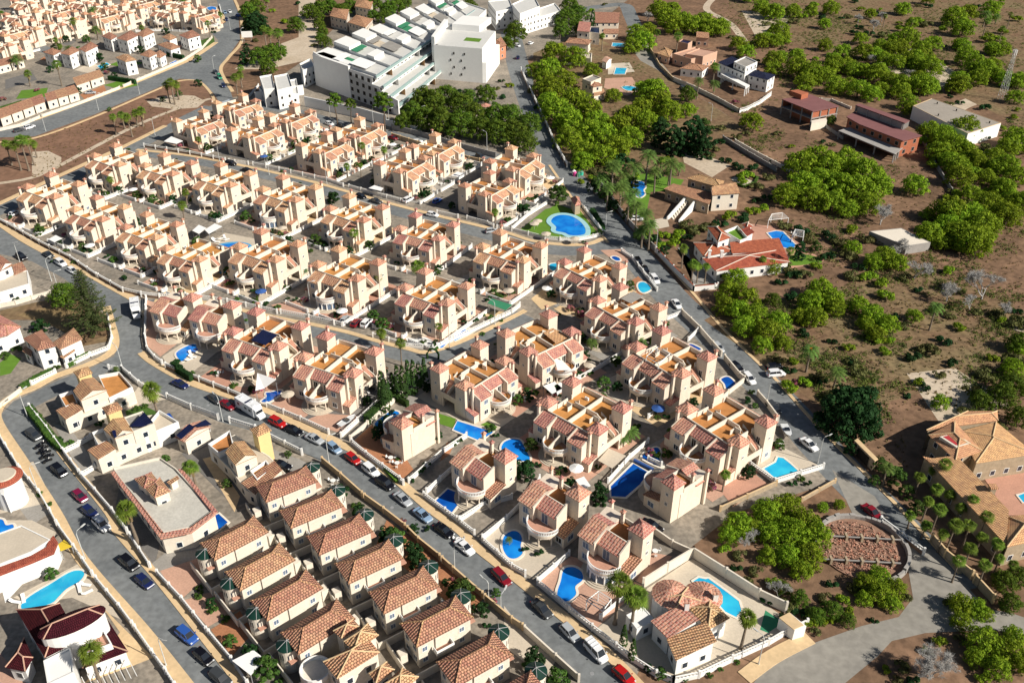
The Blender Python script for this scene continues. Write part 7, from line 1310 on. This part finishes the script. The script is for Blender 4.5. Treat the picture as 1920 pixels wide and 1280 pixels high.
for i, o in enumerate(ROWS[0]+ROWS[1]):
    c, s_ = cos(o.rotation_euler.z), sin(o.rotation_euler.z); sg = 1 if i < 8 else -1
    for (x, y) in ((sg*8.4, -1.5), (sg*9.0, 1.2 if i % 2 else -3)): put(random.choice(['bush', 'round', 'bush']), o.location.x+x*c-y*s_, o.location.y+x*s_+y*c, random.uniform(.7, 1.1))
for _ in range(46):
    px, py = random.uniform(0, 380), random.uniform(8, 150)
    if py > 205-px*.36 or abs(px-405) < 30: continue
    x, y = G(px, py); put(random.choice(['round', 'bush', 'fan', 'round', 'date']), x, y, random.uniform(.8, 1.3))
for _ in range(105):
    px, py = random.choice([(random.uniform(1370, 1915), random.uniform(4, 175)), (random.uniform(1470, 1915), random.uniform(420, 760)), (random.uniform(1730, 1915), random.uniform(200, 420))])
    if 1600 > px > 1430 and 175 < py < 300 or (1480 < px < 1540 and py < 560 and py > 415): continue
    x, y = G(px, py); put('scrub', x, y, random.uniform(.6, 1.6))
for _ in range(70):
    px, py = random.choice([(random.uniform(1370, 1915), random.uniform(4, 165)), (random.uniform(1730, 1915), random.uniform(190, 480)), (random.uniform(1560, 1915), random.uniform(90, 180))])
    if 1705 < px < 1885 and 180 < py < 262: continue
    x, y = G(px, py); put('pine', x, y, random.uniform(.7, 1.25))
# clipped hedges
def hedge(px, w_, h, m=l_cyp, label=None):
    P = [G(*p) for p in px]; b = MB(); c = P[0]
    for i in range(len(P)-1):
        a, q = P[i], P[i+1]; L = hypot(q[0]-a[0], q[1]-a[1]); dx, dy = (q[0]-a[0])/L, (q[1]-a[1])/L
        core = [(a[0]-dy*w_*.42, a[1]+dx*w_*.42), (a[0]+dy*w_*.42, a[1]-dx*w_*.42), (q[0]+dy*w_*.42, q[1]-dx*w_*.42), (q[0]-dy*w_*.42, q[1]+dx*w_*.42)]; b.prism(core, 0, h*.92)
        for _ in range(int(L*(w_+2*h)*9)):
            u = random.random()*L; f = random.random()*(w_+2*h)
            if f < w_: s1, z, n = f-w_/2, h*random.uniform(.9, 1.04), Vector((0, 0, 1))
            else: s1, z, n = (w_/2 if f < w_+h else -w_/2), random.uniform(.05, h), None
            n = n or Vector((-dy*(1 if s1 > 0 else -1), dx*(1 if s1 > 0 else -1), .2)); leafquad(b, Vector((a[0]+dx*u-dy*s1, a[1]+dy*u+dx*s1, z)), (n+rv()*.5).normalized(), .2)
    o = b.build('hedge', m); tag(o, label, 'hedge')
hedge([(688,795),(715,768),(738,745)], 1.6, 2.2, l_cyp, 'tall clipped hedge beside the narrow curved pool'); hedge([(735,745),(765,762)], 1.0, 1.6, l_cyp, 'short dark hedge at the end of the tall clipped hedge'); hedge([(40,730),(70,712),(100,698)], 1.2, 1.2, l_mid, 'low clipped hedge along the upper edge of the left street corner'); hedge([(128,688),(150,675),(172,665)], 1.0, 1.2, l_mid, 'low clipped hedge in front of the white two-winged house')
hedge([(56,770),(80,800),(100,828),(120,845)], 1.8, 1.5, l_mid, 'leafy hedge inside the wall of the left street'); hedge([(325,690),(345,705),(360,715)], 1.2, 2.0, l_dark, 'rounded hedge behind the brown wall at the bend'); hedge([(722,880),(735,895),(745,905)], .8, .8, turf, 'little grass-green hedge inside the pink terrace wall')
hedge([(315,105),(345,112)], 1.5, 2, l_dark, 'dark hedge between the far bungalow and the road'); hedge([(205,150),(255,158)], 1.5, 2, l_dark, 'dark hedge round the far lawn'); hedge([(1375,345),(1395,352),(1415,345),(1420,335),(1400,328),(1380,332)], .8, .8, l_mid, 'round clipped hedge ring in the villa garden')
hedge([(1110,395),(1122,415),(1132,432)], 1.6, 1.0, l_dark, 'dark hedge inside the wall of the communal pool'); hedge([(1040,357),(1060,362)], 1.0, .8, l_mid, 'low hedge below the round tree at the communal pool')
# weeds and dry tufts on the open land
R1C = [G(*p) for p in ((957,60),(968,110),(985,165),(1010,230),(1040,295),(1093,362),(1150,428),(1203,492),(1262,560),(1330,622),(1385,675),(1428,718),(1490,783),(1548,848),(1600,903),(1672,975),(1735,1045),(1790,1110))]; R8C = [G(*p) for p in ((1190,60),(1200,88),(1222,118),(1258,158),(1305,192),(1350,222),(1368,240))]
def offroad(x, y, m):
    for L_ in (R1C, R8C):
        for a, b in zip(L_, L_[1:]):
            dx, dy = b[0]-a[0], b[1]-a[1]; t = max(0, min(1, ((x-a[0])*dx+(y-a[1])*dy)/(dx*dx+dy*dy)))
            if hypot(x-a[0]-t*dx, y-a[1]-t*dy) < m: return False
    return True
KEEP = [(1240,330,1390,420),(1290,415,1510,520),(1215,40,1350,135),(1340,100,1460,185),(1460,165,1580,245),(1565,190,1735,310),(1705,180,1885,275),(1700,770,1925,1290),(1050,20,1165,190),(1285,1040,1480,1200),(1630,425,1750,470)]
def openland(px, py):
    if any(a < px < c and b < py < d for a, b, c, d in KEEP): return False
    x, y = G(px, py)
    if px < 1400+(py-560)*.72 and py > 560: return False
    return offroad(x, y, 6.5)
ug = MB(); rs = random.Random(31); random.seed(31); cl = []
for _ in range(75): cl.append((rs.uniform(1370, 1915), rs.uniform(5, 330), rs.uniform(14, 34))); cl.append((rs.uniform(1370, 1915), rs.uniform(3, 180), rs.uniform(14, 30))); cl.append((rs.uniform(1440, 1915), rs.uniform(400, 780), rs.uniform(14, 34)))
for _ in range(36): cl.append((rs.uniform(1000, 1260), rs.uniform(100, 340), rs.uniform(12, 24)))
for _ in range(26): cl.append((rs.uniform(1350, 1600), rs.uniform(1030, 1160), rs.uniform(14, 30)))
for cx, cy, r_ in cl:
    for _ in range(int(r_*1.5)):
        px, py = rs.gauss(cx, r_*.75), rs.gauss(cy, r_*.35)
        if not openland(px, py) or (1340 < px < 1530 and py > 1040 and py > 1044+(px-1298)*.66): continue
        x, y = G(px, py); R_ = rs.uniform(.35, 1.0)
        for _ in range(14):
            d = rv(); d.z = abs(d.z); leafquad(ug, Vector((x+d.x*R_, y+d.y*R_, d.z*R_*.8+.05)), (d+rv()*.4).normalized(), rs.uniform(.14, .26))
tag(ug.build('undergrowth', leafmat('undergrowth_leaves', (.17, .20, .04), (.05, .085, .02))), 'low green and olive undergrowth spread over the open land', kind='stuff')
tf = MB(); rs = random.Random(9); random.seed(4)
for _ in range(9000):
    px, py = rs.choice([(rs.uniform(1380, 1920), rs.uniform(560, 880)), (rs.uniform(1360, 1920), rs.uniform(5, 330)), (rs.uniform(1500, 1920), rs.uniform(330, 620)), (rs.uniform(1340, 1560), rs.uniform(1010, 1120)), (rs.uniform(60, 390), rs.uniform(180, 340))])
    if not (px > 1360 or (py > 262-(px-0)*.33+20 and py < 380-(px)*.5)): continue
    if not openland(px, py) and px > 400: continue
    x, y = G(px, py); s_ = rs.uniform(.12, .38)
    for k in range(2): leafquad(tf, Vector((x+rs.uniform(-.2, .2), y+rs.uniform(-.2, .2), s_*.5)), Vector((rs.uniform(-1, 1), rs.uniform(-1, 1), .6)).normalized(), s_)
tag(tf.build('weeds', leafmat('weed_leaves', (.26, .19, .08), (.12, .10, .04))), 'dry weeds and tufts scattered over the open land', kind='stuff')
# ------------------------------------------------------------ labels
ORD = ['closest', 'second closest', 'third closest', 'fourth closest', 'fifth closest', 'sixth closest', 'seventh closest', 'eighth closest', 'ninth closest', 'tenth closest', 'eleventh closest', 'twelfth closest']
MARKS = [('the egg-shaped communal pool', 1065, 423), ('the crescent pool', 425, 485), ('the round rubble ruin', 1615, 1030), ('the red-roofed villa', 1400, 480), ('the unfinished stair-block house', 1515, 215), ('the long unfinished brick house', 1650, 260), ('the grey-roofed warehouse', 1800, 225), ('the lattice pylon', 1880, 170),
 ('the maroon-roofed villa', 110, 1210), ('the long motorhome', 470, 775), ('the motorhome at the bend', 256, 590), ('the solar-panelled yellow-tower villa', 240, 830), ('the walled turquoise pool', 1370, 1110), ('the big sand villa', 1830, 890), ('the stepped apartment block', 690, 150), ('the tall white block', 865, 120), ('the motorcycle cluster', 83, 850), ('the tiered conifer', 165, 580),
 ('the huge dark round tree', 1595, 780), ('the blue-roofed villa', 1400, 160), ('the pink villa', 1300, 110), ('the staircase villa', 1310, 390), ('the green bin van', 415, 150), ('the white billboard', 465, 70), ('the turquoise rectangular pool', 1162, 135), ('the salmon villa', 925, 90), ('the green sunshade', 945, 570), ('the white sail shade', 490, 715), ('the rolled pool cover', 1205, 870),
 ('the turquoise corner pool', 1465, 880), ('the boat trailer', 650, 795), ('the two tall palms', 1175, 1170), ('the flat-roofed house', 300, 975), ('the kidney-shaped pool', 1070, 1095), ('the hedge-side curved pool', 735, 790), ('the teardrop street-corner pool', 865, 632), ('the green-blue roadside pool', 1205, 542), ('the keyhole pool', 505, 745), ('the far white bungalow', 320, 90), ('the stone gateway', 1620, 865), ('the three road palms', 320, 180), ('the park palm row', 235, 240), ('the left-edge palm clump', 40, 300), ('the free-form pool', 965, 845), ('the pool with rounded bay', 20, 990), ('the octagonal dark pool', 845, 945), ('the orange-roofed terrace row', 60, 210), ('the pines by the red bin', 1080, 330), ('the fruiting date palm', 1515, 700), ('the biggest dead tree', 1850, 560), ('the bottom dead tree', 1745, 1260), ('the garden arch', 815, 670), ('the ruined outhouse', 1695, 450), ('the round hut', 910, 215), ('the cubic villas', 520, 180), ('the white pergola frame', 1235, 680), ('the small wavy pool', 1302, 650), ('the bottom road junction', 1730, 1130), ('the pale dirt track', 1540, 55), ('the far round pool', 395, 17), ('the orange gable cottage', 1137, 40), ('the left-edge lawn', 12, 680), ('the tan hipped house', 660, 1230), ('the row of turrets', 740, 1010), ('the oval blue pool', 960, 1020), ('the top edge white block', 1000, 20), ('the dark road corner car', 280, 560)]
MW = [(n, G(x, y), (x, y)) for n, x, y in MARKS]
for o in DUPLEX+SING+ROWS[0]+ROWS[1]+FAR: PLACE.append(o)
NAMED = {}
def rowlab(objs, names):
    for o, n in zip(objs, names): o['label'] = n
nth = ['first', 'second', 'third', 'fourth', 'fifth', 'sixth', 'seventh', 'eighth']
for o in DUPLEX: tag(o, cat='villa', group='cream duplex villas', desc='cream four-towered duplex')
for o in SING: tag(o, cat='villa', group='cream tower villas', desc='cream villa with one tower')
for i, o in enumerate(ROWS[0]): tag(o, 'white turret house, %s from the top of the roadside turret row' % nth[i], 'house', 'white turret houses')
for i, o in enumerate(ROWS[1]): tag(o, 'white turret house, %s from the top of the inner turret row' % nth[i], 'house', 'white turret houses')
for i, o in enumerate(FAR): tag(o, cat='house', desc='far cream duplex')
buckets = {}
for o in PLACE:
    if o.get('label'): continue
    d = o.get('_d') or o.get('category'); x, y = o.location.x, o.location.y; px, py = PX(x, y, 0)
    bi = min(range(len(MW)), key=lambda i: hypot(MW[i][1][0]-x, MW[i][1][1]-y)); mx, my = MW[bi][2]; dx, dy = px-mx, (py-my)*1.6
    side = ('right of' if dx > 0 else 'left of') if abs(dx) > abs(dy) else ('beyond' if dy < 0 else 'in front of')
    buckets.setdefault((d, bi, side), []).append((hypot(MW[bi][1][0]-x, MW[bi][1][1]-y), o))
for (d, bi, side), L in buckets.items():
    L.sort(key=lambda t: t[0])
    for i, (_, o) in enumerate(L):
        if len(L) == 1: o['label'] = '%s %s %s' % (d, side, MW[bi][0])
        else: o['label'] = '%s %s %s, %s to it' % (d, side, MW[bi][0], ORD[i] if i < 12 else '%dth closest' % (i+1))
for o in bpy.data.objects:
    if '_d' in o: del o['_d']
# prototypes never placed leave the scene
for pr in P_D+P_S+P_R+P_PINE+P_DPINE+P_TALL+P_ROUND+P_BUSH+P_SCRUB+P_PINKB+P_FAN+P_DATE+P_DATEF+P_CYP+P_NOR+P_DEAD+P_LOG+P_FICUS+P_COL+[P_MB]:
    if pr.name not in used:
        for ch in list(pr.children_recursive): bpy.data.objects.remove(ch)
        bpy.data.objects.remove(pr)
